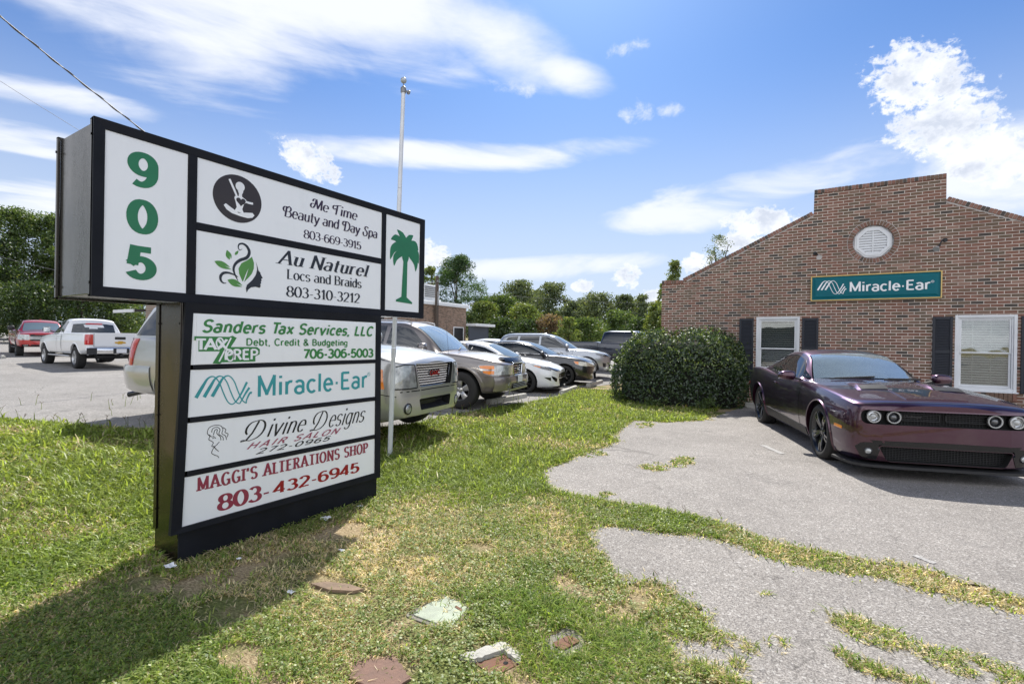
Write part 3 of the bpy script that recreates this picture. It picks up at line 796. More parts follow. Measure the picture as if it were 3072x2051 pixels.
# glyph: advance width, strokes; a stroke is (points, serif at start, serif at end)
GL = {
 '0': (.62, [(E_(.31, .5, .26, .5, 90, 450), 0, 0)]),
 '1': (.44, [([(.06, .78), (.26, .98), (.26, 0)], 0, 1)]),
 '2': (.60, [(E_(.29, .72, .23, .27, 165, -10) + [(.45, .52), (.05, .02), (.54, .02)], 0, 0)]),
 '3': (.60, [(E_(.27, .75, .21, .24, 150, -80) + [(.24, .52)], 0, 0), ([(.24, .52)] + E_(.27, .26, .25, .26, 80, -155), 0, 0)]),
 '4': (.62, [([(.58, .26), (.03, .26), (.42, .98), (.42, 0)], 0, 1)]),
 '5': (.60, [([(.52, .97), (.15, .97), (.10, .52)] + E_(.28, .31, .25, .31, 120, -155), 0, 0)]),
 '6': (.62, [(E_(.31, .31, .25, .31, 180, 540), 0, 0), ([(.52, .92)] + E_(.36, .55, .30, .43, 75, 180) + [(.06, .31)], 0, 0)]),
 '7': (.56, [([(.04, .96), (.52, .96), (.20, 0)], 0, 0)]),
 '8': (.62, [(E_(.31, .75, .21, .24, -90, 270), 0, 0), (E_(.31, .26, .25, .26, 90, 450), 0, 0)]),
 '9': (.62, [(E_(.31, .69, .25, .30, 0, 360), 0, 0), ([(.10, .08)] + E_(.26, .45, .30, .43, -105, 0) + [(.56, .69)], 0, 0)]),
 '-': (.36, [([(.05, .36), (.31, .36)], 0, 0)]), ',': (.24, [([(.13, .05), (.06, -.16)], 0, 0)]), "'": (.2, [([(.10, 1.0), (.08, .72)], 0, 0)]), ' ': (.30, []), '.': (.22, [([(.1, 0), (.1, .06)], 0, 0)]), '·': (.30, [([(.09, .40), (.21, .40)], 0, 0)]),
 'A': (.74, [([(.04, 0), (.37, 1), (.70, 0)], 1, 1), ([(.16, .33), (.58, .33)], 0, 0)]),
 'B': (.66, [([(.10, 0), (.10, 1)], 1, 1), ([(.10, .98), (.32, .98)] + E_(.34, .76, .20, .22, 80, -80) + [(.10, .53)], 0, 0), ([(.10, .53), (.34, .53)] + E_(.36, .275, .23, .255, 80, -80) + [(.10, .02)], 0, 0)]),
 'C': (.68, [(E_(.38, .5, .31, .5, 42, 318), 0, 0)]),
 'D': (.72, [([(.10, 0), (.10, 1)], 1, 1), ([(.10, .98), (.28, .98)] + E_(.30, .5, .34, .48, 88, -88) + [(.10, .02)], 0, 0)]),
 'E': (.60, [([(.10, 1), (.10, 0)], 1, 1), ([(.10, .97), (.52, .97)], 0, 0), ([(.10, .52), (.46, .52)], 0, 0), ([(.10, .03), (.54, .03)], 0, 0)]),
 'G': (.72, [(E_(.38, .5, .31, .5, 45, 322), 0, 0), ([(.63, .02), (.63, .42), (.42, .42)], 0, 0)]),
 'H': (.74, [([(.10, 0), (.10, 1)], 1, 1), ([(.64, 0), (.64, 1)], 1, 1), ([(.10, .52), (.64, .52)], 0, 0)]),
 'I': (.26, [([(.13, 0), (.13, 1)], 1, 1)]),
 'L': (.56, [([(.10, 1), (.10, 0)], 1, 0), ([(.04, .03), (.52, .03)], 0, 0)]),
 'M': (.86, [([(.10, 0), (.10, 1), (.43, .12), (.76, 1), (.76, 0)], 1, 1)]),
 'N': (.74, [([(.10, 0), (.10, 1), (.64, 0), (.64, 1)], 1, 1)]),
 'O': (.76, [(E_(.38, .5, .32, .5, 90, 450), 0, 0)]),
 'P': (.62, [([(.10, 0), (.10, 1)], 1, 1), ([(.10, .97), (.32, .97)] + E_(.33, .72, .23, .25, 85, -85) + [(.10, .47)], 0, 0)]),
 'R': (.68, [([(.10, 0), (.10, 1)], 1, 1), ([(.10, .97), (.32, .97)] + E_(.33, .74, .21, .23, 85, -85) + [(.10, .51)], 0, 0), ([(.34, .50), (.62, 0)], 0, 1)]),
 'S': (.62, [(S_(.07, 0, .48, 1), 0, 0)]),
 'T': (.64, [([(.32, 0), (.32, 1)], 1, 0), ([(.03, .97), (.61, .97)], 0, 0)]),
 'X': (.68, [([(.05, 0), (.62, 1)], 1, 1), ([(.05, 1), (.62, 0)], 1, 1)]),
 'a': (.54, [(E_(.25, .50, .19, .18, 150, 0) + [(.44, .0)], 0, 0), (E_(.25, .19, .20, .19, 20, 380), 0, 0)]),
 'b': (.58, [([(.10, 1), (.10, 0)], 1, 0), (E_(.31, .34, .21, .34, 180, -180), 0, 0)]),
 'c': (.50, [(E_(.28, .34, .22, .34, 45, 315), 0, 0)]),
 'd': (.58, [([(.48, 1), (.48, 0)], 1, 0), (E_(.27, .34, .21, .34, 0, 360), 0, 0)]),
 'e': (.54, [([(.08, .37), (.47, .37)] + E_(.28, .34, .21, .34, 5, 318), 0, 0)]),
 'g': (.58, [([(.48, XH), (.48, -.08)] + E_(.27, -.06, .21, .22, 0, -150), 0, 0), (E_(.27, .35, .21, .33, 0, 360), 0, 0)]),
 'h': (.56, [([(.10, 1), (.10, 0)], 1, 1), ([(.10, .44)] + E_(.28, .44, .18, .24, 165, 0) + [(.46, 0)], 0, 1)]),
 'i': (.24, [([(.12, XH), (.12, 0)], 1, 1), ([(.12, .88), (.12, 1.0)], 0, 0)]),
 'l': (.24, [([(.12, 1), (.12, 0)], 1, 1)]),
 'm': (.84, [([(.10, XH), (.10, 0)], 1, 1), ([(.10, .45)] + E_(.26, .46, .16, .22, 165, 0) + [(.42, 0)], 0, 1), ([(.42, .45)] + E_(.58, .46, .16, .22, 165, 0) + [(.74, 0)], 0, 1)]),
 'n': (.56, [([(.10, XH), (.10, 0)], 1, 1), ([(.10, .44)] + E_(.28, .44, .18, .24, 165, 0) + [(.46, 0)], 0, 1)]),
 'o': (.56, [(E_(.28, .34, .22, .34, 90, 450), 0, 0)]),
 'p': (.58, [([(.10, XH), (.10, -.28)], 1, 1), (E_(.31, .34, .21, .34, 180, -180), 0, 0)]),
 'r': (.40, [([(.10, XH), (.10, 0)], 1, 1), ([(.10, .42)] + E_(.30, .42, .20, .25, 165, 70), 0, 0)]),
 's': (.48, [(S_(.06, 0, .36, XH), 0, 0)]),
 't': (.36, [([(.16, .92), (.16, .14)] + E_(.28, .13, .12, .13, 190, 290), 0, 0), ([(.03, .66), (.32, .66)], 0, 0)]),
 'u': (.56, [([(.10, XH), (.10, .24)] + E_(.28, .24, .18, .24, 190, 345) + [(.46, .24)], 1, 0), ([(.46, XH), (.46, 0)], 1, 1)]),
 'v': (.54, [([(.04, XH), (.27, 0), (.50, XH)], 1, 1)]),
 'x': (.54, [([(.05, XH), (.49, 0)], 1, 1), ([(.05, 0), (.49, XH)], 1, 1)]),
 'y': (.54, [([(.04, XH), (.28, .02)], 1, 0), ([(.50, XH), (.24, -.14), (.14, -.27), (.04, -.25)], 1, 0)]),
 '&': (.74, [([(.68, .0), (.20, .66)] + E_(.33, .80, .15, .18, 215, -30) + [(.40, .60), (.14, .36)] + E_(.29, .22, .21, .22, 150, 330) + [(.62, .40)], 0, 0)]),
 '%': (.80, [([(.18, 0), (.62, 1)], 0, 0), (E_(.2, .78, .13, .2, 90, 450), 0, 0), (E_(.6, .22, .13, .2, 90, 450), 0, 0)]),
}
# capitals with a flourish, for the script lines
SW = {
 'M': (1.0, [(E_(.14, .30, .15, .22, 60, 330) + [(.32, .30), (.40, 1.0)], 0, 0), ([(.40, 1), (.60, .10), (.88, 1), (.92, 0)], 0, 0), (E_(.27, .80, .15, .2, 200, 20), 0, 0)]),
 'B': (.80, [([(.28, 1.0), (.24, 0)], 0, 0), (E_(.16, .72, .16, .24, -40, -330) + [(.50, 1.02)] + E_(.48, .77, .2, .24, 75, -80) + [(.30, .53)], 0, 0), ([(.30, .53)] + E_(.50, .26, .24, .27, 85, -95) + [(.18, .02)], 0, 0)]),
 'T': (.72, [([(.40, .98), (.36, 0)], 0, 0), (E_(.14, .72, .13, .2, -30, -300) + [(.34, .98), (.74, 1.06)], 0, 0)]),
 'D': (.92, [([(.36, 1.0), (.30, 0)], 0, 0), (E_(.16, .76, .15, .22, -20, -310) + [(.44, 1.02)] + E_(.42, .5, .42, .52, 85, -85) + [(.16, .02)], 0, 0)]),
 'S': (.66, [(E_(.40, .82, .2, .2, 20, 230) + [(.30, .62)] + E_(.30, .26, .24, .32, 60, -200), 0, 0)]),
}
DS = {
 'D': (1.35, [([(.62, .98), (.50, .35), (.30, -.02), (.02, -.06)], 0, 0), (E_(.40, .62, .34, .36, 240, 95) + E_(.62, .50, .50, .52, 95, -70) + [(.50, -.06), (.12, .02), (.0, -.02)], 0, 0)]),
}
def stroke_text(body, thick, thin, style='sans', slant=0.0, track=0.0, alt=None, wide=1.0):
    """list of ribbons (left side points, right side points) in text space"""
    ribs = []; x = 0.0; last = ''
    def rib(pts, th, tn):
        p = [Vector(q) for q in pts]; q = [p[0]]
        for a in p[1:]:
            if (a - q[-1]).length > 1e-4: q.append(a)
        p = q
        if len(p) < 2: return
        # a sharp corner starts a new ribbon, both ends run a little past it
        for i in range(1, len(p) - 1):
            d0 = (p[i] - p[i - 1]).normalized(); d1 = (p[i + 1] - p[i]).normalized()
            if d0.dot(d1) < .60:
                e = th * (.42 if style in ('sans', 'nib') else .22)
                rib(p[:i] + [p[i] + d0 * e], th, tn); rib([p[i] - d1 * e] + p[i + 1:], th, tn)
                return
        closed = (p[0] - p[-1]).length < 1e-3 and len(p) > 4
        L = []; Rr = []
        for i in range(len(p)):
            if closed:
                a = p[i - 1] if i > 0 else p[-2]; b = p[i + 1] if i < len(p) - 1 else p[1]
            else:
                a = p[max(i - 1, 0)]; b = p[min(i + 1, len(p) - 1)]
            d0 = (p[i] - a); d1 = (b - p[i])
            if d0.length < 1e-6: d0 = d1
            if d1.length < 1e-6: d1 = d0
            d0 = d0.normalized(); d1 = d1.normalized()
            n0 = Vector((-d0.y, d0.x)); n1 = Vector((-d1.y, d1.x))
            nn = n0 + n1
            if nn.length < 0.2: nn = n0
            nn.normalize()
            k = 1.0 / max(0.45, nn.dot(n0))
            d = (d0 + d1)
            if d.length < 1e-3: d = d1
            d.normalize()
            if style == 'sans': h = th / 2 * k
            else:
                h = (tn + (th - tn) * abs(d.y) ** 1.5 * (0.72 if d.x * d.y > 0.25 and style == 'serif' else 1.0)) / 2 * k
            L.append(p[i] + nn * h); Rr.append(p[i] - nn * h)
        ribs.append((L, Rr))
    for ch in body:
        w, st = (alt[ch] if alt and ch in alt else GL[ch])
        if last + ch in ('LT', 'Ta', 'TA'): x -= .15 * wide
        last = ch
        base = len(ribs)
        for pts, s0, s1 in st:
            rib([(px * wide, py) for px, py in pts], thick, thin)
            if style in ('serif', 'slab'):
                for flag, e in ((s0, pts[0]), (s1, pts[-1])):
                    if flag:
                        hh = thin * 0.55 if style == 'serif' else thin
                        ex = e[0] * wide; ey = e[1]
                        top = ey > 0.55
                        y0 = ey - hh if top else ey
                        if ey < -.1: y0 = ey
                        hw = thick * (0.95 if style == 'serif' else 0.92)
                        l0 = hw if not (ch in 'uidlbnmrp' and top) else hw
                        r0 = hw if not (ch in 'uidlbnmrp' and top) else thick * .5
                        ribs.append(([Vector((ex - l0, y0)), Vector((ex + r0, y0))], [Vector((ex - l0, y0 + hh)), Vector((ex + r0, y0 + hh))]))
        for r in ribs[base:]:
            for s in r:
                for v in s:
                    v.x += x
        x += w * wide + track
    for r in ribs:
        for s in r:
            for v in s: v.x += v.y * slant
    return ribs
def fit_ribs(ribs, rect):
    """stretch ribbons into (u0, v0, u1, v1)"""
    xs = [v.x for r in ribs for s in r for v in s]; ys = [v.y for r in ribs for s in r for v in s]
    x0, x1, y0, y1 = min(xs), max(xs), min(ys), max(ys)
    u0, v0, u1, v1 = rect
    F = lambda v: (u0 + (v.x - x0) / (x1 - x0) * (u1 - u0), v0 + (v.y - y0) / (y1 - y0) * (v1 - v0))
    return [([F(v) for v in a], [F(v) for v in b]) for a, b in ribs]
def ink(mb, ribs, place, lift=0.0016, step=0.00012):
    """lay ribbons on a face; every stroke a hair above the one before"""
    for i, (a, b) in enumerate(ribs):
        h = lift + step * (i % 40)
        n = len(a)
        v = [place(u, w, h) for u, w in a] + [place(u, w, h) for u, w in b]
        mb.add(v, [(k, k + 1, n + k + 1, n + k) for k in range(n - 1)])
def fill_poly(mb, poly, place, lift=0.0016):
    tri = tessellate_polygon([[Vector((u, w, 0)) for u, w in poly]])
    mb.add([place(u, w, lift) for u, w in poly], [tuple(t) for t in tri])
def leaf_poly(p, q, w, n=9):
    p = Vector(p); q = Vector(q); d = q - p; s = Vector((-d.y, d.x)).normalized() * w
    a = [p + d * (i / n) + s * math.sin(math.pi * (i / n) ** 0.85) for i in range(n + 1)]
    b = [p + d * (i / n) - s * math.sin(math.pi * (i / n) ** 0.85) for i in range(n - 1, 0, -1)]
    return [(v.x, v.y) for v in a + b]
def path_rib(pts, widths):
    """a ribbon along a smoothed path with changing width"""
    P = [Vector(p) for p in pts]; out = []; ws = []
    n = len(P)
    for i in range(n - 1):
        p0, p1, p2, p3 = P[max(i - 1, 0)], P[i], P[i + 1], P[min(i + 2, n - 1)]
        for k in range(6):
            t = k / 6
            out.append(0.5 * ((2 * p1) + (p2 - p0) * t + (2 * p0 - 5 * p1 + 4 * p2 - p3) * t * t + (3 * p1 - p0 - 3 * p2 + p3) * t ** 3))
            ws.append(widths[i] + (widths[i + 1] - widths[i]) * t)
    out.append(P[-1]); ws.append(widths[-1])
    L, Rr = [], []
    for i in range(len(out)):
        d = (out[min(i + 1, len(out) - 1)] - out[max(i - 1, 0)]).normalized(); nn = Vector((-d.y, d.x))
        L.append(tuple(out[i] + nn * ws[i] / 2)); Rr.append(tuple(out[i] - nn * ws[i] / 2))
    return L, Rr
def wave_logo(rect):
    """three parallel wave lines: up, over, down and up again"""
    u0, v0, u1, v1 = rect; W = u1 - u0; H = v1 - v0; out = []
    for k in range(3):
        o = k * 0.135
        pts = [(0.0 + o, .33), (.10 + o, .66), (.19 + o, .93), (.29 + o, .99), (.385 + o, .80), (.46 + o, .45), (.54 + o, .13), (.62 + o, .0 + .01), (.70 + o * .72, .10), (.79 + o * .62, .34), (.90 + o * .36, .74 - k * .20)]
        wd = [.062, .056, .034, .020, .022, .024, .022, .020, .026, .036, .046]
        a, b = path_rib([(u0 + x * W, v0 + y * H) for x, y in pts], [w * W for w in wd])
        out.append((a, b))
    return out
# ================================================================ the business sign
M['sign_frame'] = mat('black_sign_frame', (0.011, 0.012, 0.016), 0.5, 0.0, 0.0, .16, noise=(5, 0.3))
def bronze():
    m = mat('polished_bronze', (0.11, 0.10, 0.09), 0.16, 0.95)
    N = NT(m.node_tree); b = m.node_tree.nodes['Principled BSDF']
    o = N.obj()
    n = N.noise(N.vm('MULTIPLY', o, (1, 1, 0.25)), 5, 6, 0.65); f = N.noise(o, 42, 4, 0.7)
    N.link(N.lin(N.m('ADD', N.m('MULTIPLY', n, .7), N.m('MULTIPLY', f, .3)), 0.3, 0.7, 0.10, 0.34), b.inputs['Roughness'])
    N.link(N.mix(N.m('MULTIPLY', N.ss(f, 0.58, 0.75), 0.35), (0.072, 0.066, 0.058, 1), (0.14, 0.13, 0.115, 1)), b.inputs['Base Color'])
    N.link(N.bump(N.noise(o, 2.3, 3, 0.5), 0.10, 0.02), b.inputs['Normal'])
    return m
M['bronze'] = bronze()
def face_mat(name, col):
    m = mat(name, col, 0.24, 0.0, 0.3)
    N = NT(m.node_tree); b = m.node_tree.nodes['Principled BSDF']
    o = N.obj()
    n = N.noise(N.vm('MULTIPLY', o, (1, 1, 0.35)), 7, 6, 0.65)
    N.link(N.mix(N.ss(n, 0.50, 0.78, 0, 0.22), (*col, 1), tuple(c * .78 for c in col)), b.inputs['Base Color'])
    return m
M['sign_face'] = face_mat('white_sign_face', (0.84, 0.85, 0.86))
def inkm(n, c): M[n] = mat(n, c, 0.35, noise=(6, 0.10))
inkm('ink_green', (0.012, 0.165, 0.070)); inkm('ink_leaf', (0.085, 0.26, 0.055)); inkm('ink_plum', (0.028, 0.012, 0.040)); inkm('ink_navy', (0.012, 0.016, 0.026)); inkm('ink_brown', (0.030, 0.022, 0.022))
inkm('ink_teal', (0.030, 0.30, 0.32)); inkm('ink_black', (0.008, 0.008, 0.009)); inkm('ink_rose', (0.33, 0.085, 0.125)); inkm('ink_maroon', (0.27, 0.030, 0.060)); inkm('ink_red', (0.30, 0.004, 0.010)); inkm('ink_grass', (0.030, 0.20, 0.045)); inkm('ink_white', (0.82, 0.83, 0.84))

sign = thing('business_sign', 'tall black two-tier business sign numbered 905 with white panels', 'sign', (-3.76, 2.45, 0))
SO = Vector((-3.76, 2.45, 0))
def loc(o): o.matrix_parent_inverse = Matrix.Translation(-SO); return o
def put(mb, name, m, parent, smooth=None):
    o = mb.build(name, m, None, smooth)
    o.parent = parent
    if parent is sign: o.matrix_parent_inverse = Matrix.Translation(-SO)
    return o
XF = -3.58
# upper cabinet: sheet-metal box behind a frame
mb = MB()
mb.box(-4.175, 1.135, 1.735, XF - .015, 3.90, 2.742, .004)
cab = put(mb, 'cabinet', M['bronze'], sign)
mb = MB()                                                     # the folded retainer strips at both edges of the box
for x0, x1 in ((-4.19, -4.165), (XF - .055, XF - .006)):
    mb.box(x0, 1.118, 1.72, x1, 1.134, 2.757, .003); mb.box(x0, 3.901, 1.72, x1, 3.914, 2.757, .003)
    mb.box(x0, 1.118, 2.743, x1, 3.914, 2.757, .003); mb.box(x0, 1.118, 1.720, x1, 3.914, 1.734, .003)
for zz in (1.80, 2.66): 
    for xx in (-4.178, XF - .03): mb.lathe([(.008, -.003), (.008, .002), (.004, .005)], 8, 'y', (xx, 1.115, zz), cap0=True, cap1=True)
put(mb, 'retainer', M['bronze'], sign)
mb = MB()                                                     # mitred face frame, 6 cm wide
o4 = [(1.118, 2.757), (3.914, 2.757), (3.914, 1.720), (1.118, 1.720)]; i4 = [(1.175, 2.703), (3.853, 2.703), (3.853, 1.779), (1.175, 1.779)]
for k in range(4):
    a, b, c, d = o4[k], o4[(k + 1) % 4], i4[(k + 1) % 4], i4[k]
    g = 0.0012
    v = [(XF - .03, *a), (XF - .03, *b), (XF - .03, *c), (XF - .03, *d), (XF + .000, *a), (XF + .000, *b), (XF - .006, *c), (XF - .006, *d)]
    mb.add(v, [(0, 1, 2, 3), (4, 5, 6, 7), (0, 4, 5, 1), (1, 5, 6, 2), (2, 6, 7, 3), (3, 7, 4, 0)])
put(mb, 'face_frame', M['sign_frame'], sign)
XP = XF - .014                                                # panels sit a little back in the frame
mb = MB()
mb.box(XP - .01, 1.626, 1.779, XP + .009, 1.681, 2.703, .002); mb.box(XP - .01, 3.327, 1.779, XP + .009, 3.378, 2.703, .002)
mb.box(XP - .01, 1.681, 2.2135, XP + .008, 3.327, 2.2635, .002)
put(mb, 'divider', M['sign_frame'], sign)
def panel(name, y0, z0, y1, z1, x=XP):
    mb = MB(); mb.box(x - .008, y0, z0, x, y1, z1)
    return put(mb, name, M['sign_face'], sign)
def sub(parent, name, m, fn, x=XP):
    mb = MB(); fn(mb, lambda u, w, h: (x + h, u, w))
    o = mb.build(name, m, parent); return o
def lettering(parent, m, lines, x=XP, name='lettering', place=None):
    P_ = place or (lambda u, w, h: (x + h, u, w))
    for body, rect, th, tn, style, sl, tr, alt in lines:
        mb = MB(); ink(mb, fit_ribs(stroke_text(body, th, tn, style, sl, tr, alt), rect), P_, 0.0012)
        o = mb.build(name, m, parent)
    return o
def ln(body, rect, th=.13, tn=.05, style='sans', sl=0.0, tr=0.0, alt=None): return (body, rect, th, tn, style, sl, tr, alt)
pn = panel('number_panel', 1.177, 1.781, 1.624, 2.701)
lettering(pn, M['ink_green'], [ln('9', (1.287, 2.41, 1.454, 2.629), .27, .19, 'nib'), ln('0', (1.286, 2.124, 1.456, 2.338), .28, .19, 'nib'), ln('5', (1.286, 1.839, 1.452, 2.052), .27, .22, 'nib')], name='number')
# spa panel
ps = panel('spa_panel', 1.683, 2.266, 3.325, 2.701)
def disc(mb, P_):
    mb.add([P_(1.959 + .1755 * math.cos(a), 2.490 + .169 * math.sin(a), .0012) for a in np.linspace(0, 6.283, 49)[:-1]], [tuple(range(48))])
sub(ps, 'round_logo', M['ink_brown'], disc)
def yoga(mb, P_):
    def B(x, y): return (1.784 + x * .351, 2.321 + y * .338)
    h = .0024
    def el(cx, cy, rx, ry, rot=0, hh=h):
        c, s = math.cos(rot), math.sin(rot)
        mb.add([P_(*B(cx + rx * math.cos(a) * c - ry * math.sin(a) * s, cy + rx * math.cos(a) * s + ry * math.sin(a) * c), hh) for a in np.linspace(0, 6.283, 21)[:-1]], [tuple(range(20))])
    el(.535, .77, .095, .10)                                   # head wrap
    el(.545, .69, .055, .085, 0, h + .0002)
    def poly(p, hh): fill_poly(mb, [B(*q) for q in p], P_, hh)
    poly([(.515, .64), (.57, .64), (.58, .56), (.66, .52), (.68, .47), (.62, .42), (.585, .30), (.62, .22), (.42, .22), (.47, .32), (.445, .43), (.42, .50), (.43, .545), (.505, .56)], h + .0004)
    a, b = path_rib([B(.47, .55), B(.40, .70), B(.315, .87)], [.014, .016, .015]); mb.add([P_(*q, h + .0006) for q in a] + [P_(*q, h + .0006) for q in b], [(k, k + 1, len(a) + k + 1, len(a) + k) for k in range(len(a) - 1)])
    a, b = path_rib([B(.64, .48), B(.73, .47), B(.81, .475)], [.014, .016, .015]); mb.add([P_(*q, h + .0006) for q in a] + [P_(*q, h + .0006) for q in b], [(k, k + 1, len(a) + k + 1, len(a) + k) for k in range(len(a) - 1)])
    poly([(.21, .30), (.25, .345), (.33, .30), (.45, .235), (.53, .19), (.38, .165), (.27, .22)], h + .0008)
    poly([(.36, .17), (.48, .195), (.66, .245), (.80, .27), (.845, .225), (.80, .165), (.70, .135), (.55, .14)], h + .0010)
sub(ps, 'yoga_figure', M['ink_white'], yoga)
def heart(mb, P_):
    pts = []
    for a in np.linspace(0, 6.283, 25)[:-1]:
        hx = 16 * math.sin(a) ** 3; hy = 13 * math.cos(a) - 5 * math.cos(2 * a) - 2 * math.cos(3 * a) - math.cos(4 * a)
        pts.append((1.784 + (.555 + hx * .0062) * .351, 2.321 + (.455 + hy * .0062) * .338))
    fill_poly(mb, pts, P_, .0040)
sub(ps, 'heart', M['ink_brown'], heart)
lettering(ps, M['ink_plum'], [ln('Me Time', (2.546, 2.563, 3.035, 2.655), .15, .05, 'script', .12, .02, SW), ln('Beauty and Day Spa', (2.305, 2.418, 3.27, 2.535), .16, .05, 'script', .10, .03, SW), ln('803-669-3915', (2.491, 2.307, 3.082, 2.379), .17, .06, 'serif', 0, .02)])
# hair panel
pa = panel('braids_panel', 1.683, 1.781, 3.325, 2.211)
lettering(pa, M['ink_navy'], [ln('Au Naturel', (2.253, 2.063, 3.182, 2.185), .18, .055, 'serif', .24, .09), ln('Locs and Braids', (2.346, 1.957, 3.092, 2.038), .17, .055, 'serif', 0, .05), ln('803-310-3212', (2.346, 1.819, 3.077, 1.908), .18, .06, 'serif', 0, .05)])
def LB(x, y): return (1.802 + x / 457 * .352, 1.822 + (470 - y) / 470 * .360)     # x, y in the logo's own box, y down
def leaves(mb, P_):
    k = 0
    for p, q, w in (((0, 212), (155, 265), 30), ((140, 180), (108, 92), 26), ((182, 128), (215, 82), 12), ((118, 368), (265, 415), 32)):
        fill_poly(mb, leaf_poly(LB(*p), LB(*q), w / 457 * .352), P_, .0014)
    big = [(255, 365), (225, 300), (218, 250), (245, 195), (300, 160), (345, 120), (365, 175), (365, 230), (345, 285), (310, 330), (275, 368)]
    fill_poly(mb, [LB(*q) for q in big], P_, .0014)
sub(pa, 'logo_leaves', M['ink_leaf'], leaves)
def vein(mb, P_):
    fill_poly(mb, [LB(*q) for q in ((262, 366), (285, 300), (312, 236), (292, 310), (272, 367))], P_, .0022)
    for a, b in (((90, 240), (158, 262)), ((136, 140), (142, 182)), ((200, 395), (262, 414))):
        p, q = Vector(LB(*a)), Vector(LB(*b)); n = Vector((-(q - p).y, (q - p).x)).normalized() * .004
        fill_poly(mb, [tuple(p), tuple(q + n), tuple(q - n)], P_, .0022)
sub(pa, 'leaf_veins', M['ink_white'], vein)
def curl(mb, P_):
    for i, (pts, wd) in enumerate((([(250, 60), (228, 75), (212, 55), (220, 22), (255, 10), (295, 30), (318, 80), (295, 135), (230, 170), (185, 215), (172, 270), (195, 330), (215, 365)], [2, 7, 10, 14, 18, 24, 28, 30, 28, 24, 20, 12, 3]),
                    ([(108, 395), (88, 402), (62, 385), (55, 345), (80, 310), (130, 302), (190, 318), (215, 332)], [3, 10, 18, 24, 24, 18, 10, 3]))):
        a, b = path_rib([LB(*q) for q in pts], [w / 457 * .352 for w in wd])
        n = len(a); h = .0016 + i * .0002
        mb.add([P_(*q, h) for q in a] + [P_(*q, h) for q in b], [(k, k + 1, n + k + 1, n + k) for k in range(n - 1)])
    face = [(380, 155), (398, 200), (412, 245), (430, 262), (432, 275), (455, 312), (440, 322), (445, 338), (436, 350), (441, 362), (432, 375), (436, 395), (425, 412), (385, 405), (340, 415), (312, 440), (298, 470), (290, 430), (300, 395), (350, 345), (385, 290), (396, 240), (393, 200)]
    fill_poly(mb, [LB(*q) for q in face], P_, .0020)
sub(pa, 'logo_face', M['ink_navy'], curl)
# palm panel
pp = panel('palm_panel', 3.380, 1.781, 3.851, 2.701)
def palm(mb, P_):
    def B(x, y): return (3.436 + x / 272 * .406, 1.861 + (700 - y) / 700 * .727)
    fr = [([(135, 160), (128, 95), (100, 45), (62, 8)], [34, 52, 44, 4]), ([(142, 158), (160, 92), (185, 50), (212, 26)], [30, 48, 40, 4]), ([(130, 165), (90, 110), (48, 90), (8, 112)], [34, 52, 46, 4]), ([(148, 165), (185, 120), (232, 110), (262, 160)], [34, 52, 46, 4]),
          ([(128, 175), (75, 160), (28, 200), (4, 300)], [36, 60, 50, 3]), ([(150, 175), (205, 165), (250, 200), (268, 290)], [36, 56, 46, 3]), ([(132, 185), (92, 220), (50, 275), (38, 355)], [36, 54, 44, 3]), ([(152, 185), (200, 225), (240, 290), (240, 372)], [36, 54, 44, 3])]
    for i, (p, w) in enumerate(fr):
        a, b = path_rib([B(*q) for q in p], [v / 272 * .406 for v in w]); n = len(a); h = .0012 + i * .00015
        mb.add([P_(*q, h) for q in a] + [P_(*q, h) for q in b], [(k, k + 1, n + k + 1, n + k) for k in range(n - 1)])
    fill_poly(mb, [B(*q) for q in ((112, 150), (170, 150), (172, 260), (160, 300), (158, 640), (212, 685), (210, 700), (58, 690), (60, 672), (108, 640), (122, 300), (110, 262))], P_, .0030)
sub(pp, 'palm_tree_emblem', M['ink_green'], palm)

# lower tier: bronze column, black flared frame and four slide-in panels
mb = MB(); mb.box(-3.935, 1.602, -.05, XF - .012, 3.31, 1.7195, .003)
put(mb, 'column', M['bronze'], sign)
mb = MB()
mb.box(-3.945, 1.594, .16, -3.90, 1.6015, 1.719, .002); mb.box(-3.62, 1.594, .16, -3.593, 1.6015, 1.719, .002)
for zz in (.30, .95, 1.58):
    for xx in (-3.905, -3.608): mb.lathe([(.006, -.003), (.006, .001), (.003, .003)], 8, 'y', (xx, 1.592, zz), cap0=True, cap1=True)
put(mb, 'corner_strip', M['bronze'], sign)
mb = MB(); mb.box(XF - .0115, 1.596, -.05, XF, 3.302, .198, .002)
for yy, zz in ((1.65, .13), (2.06, .16), (2.5, .165), (2.9, .17), (2.3, .09)): mb.lathe([(.005, 0), (.005, .002), (.002, .003)], 8, 'x', (XF, yy, zz), cap1=True)
put(mb, 'kick_plate', M['sign_frame'], sign)
XL = -3.556
LO = [(1.608, 1.718), (3.303, 1.7185), (3.313, .190), (1.534, .208)]; LI = [(1.657, 1.653), (3.242, 1.655), (3.255, .236), (1.602, .240)]
def xl(z): return XL + .012 * (1 - z / 1.7)
mb = MB()
for k in range(4):
    a, b, c, d = LO[k], LO[(k + 1) % 4], LI[(k + 1) % 4], LI[k]
    v = [(XF + .001, *a), (XF + .001, *b), (XF + .001, *c), (XF + .001, *d), (xl(a[1]), *a), (xl(b[1]), *b), (xl(c[1]) - .004, *c), (xl(d[1]) - .004, *d)]
    mb.add(v, [(0, 1, 2, 3), (4, 5, 6, 7), (0, 4, 5, 1), (1, 5, 6, 2), (2, 6, 7, 3), (3, 7, 4, 0)])
put(mb, 'panel_frame', M['sign_frame'], sign)
XQ = XL - .008
def yl(z): return 1.602 + (z - .24) / (1.653 - .24) * .055
def yr(z): return 3.255 + (z - .236) / (1.655 - .236) * -.013
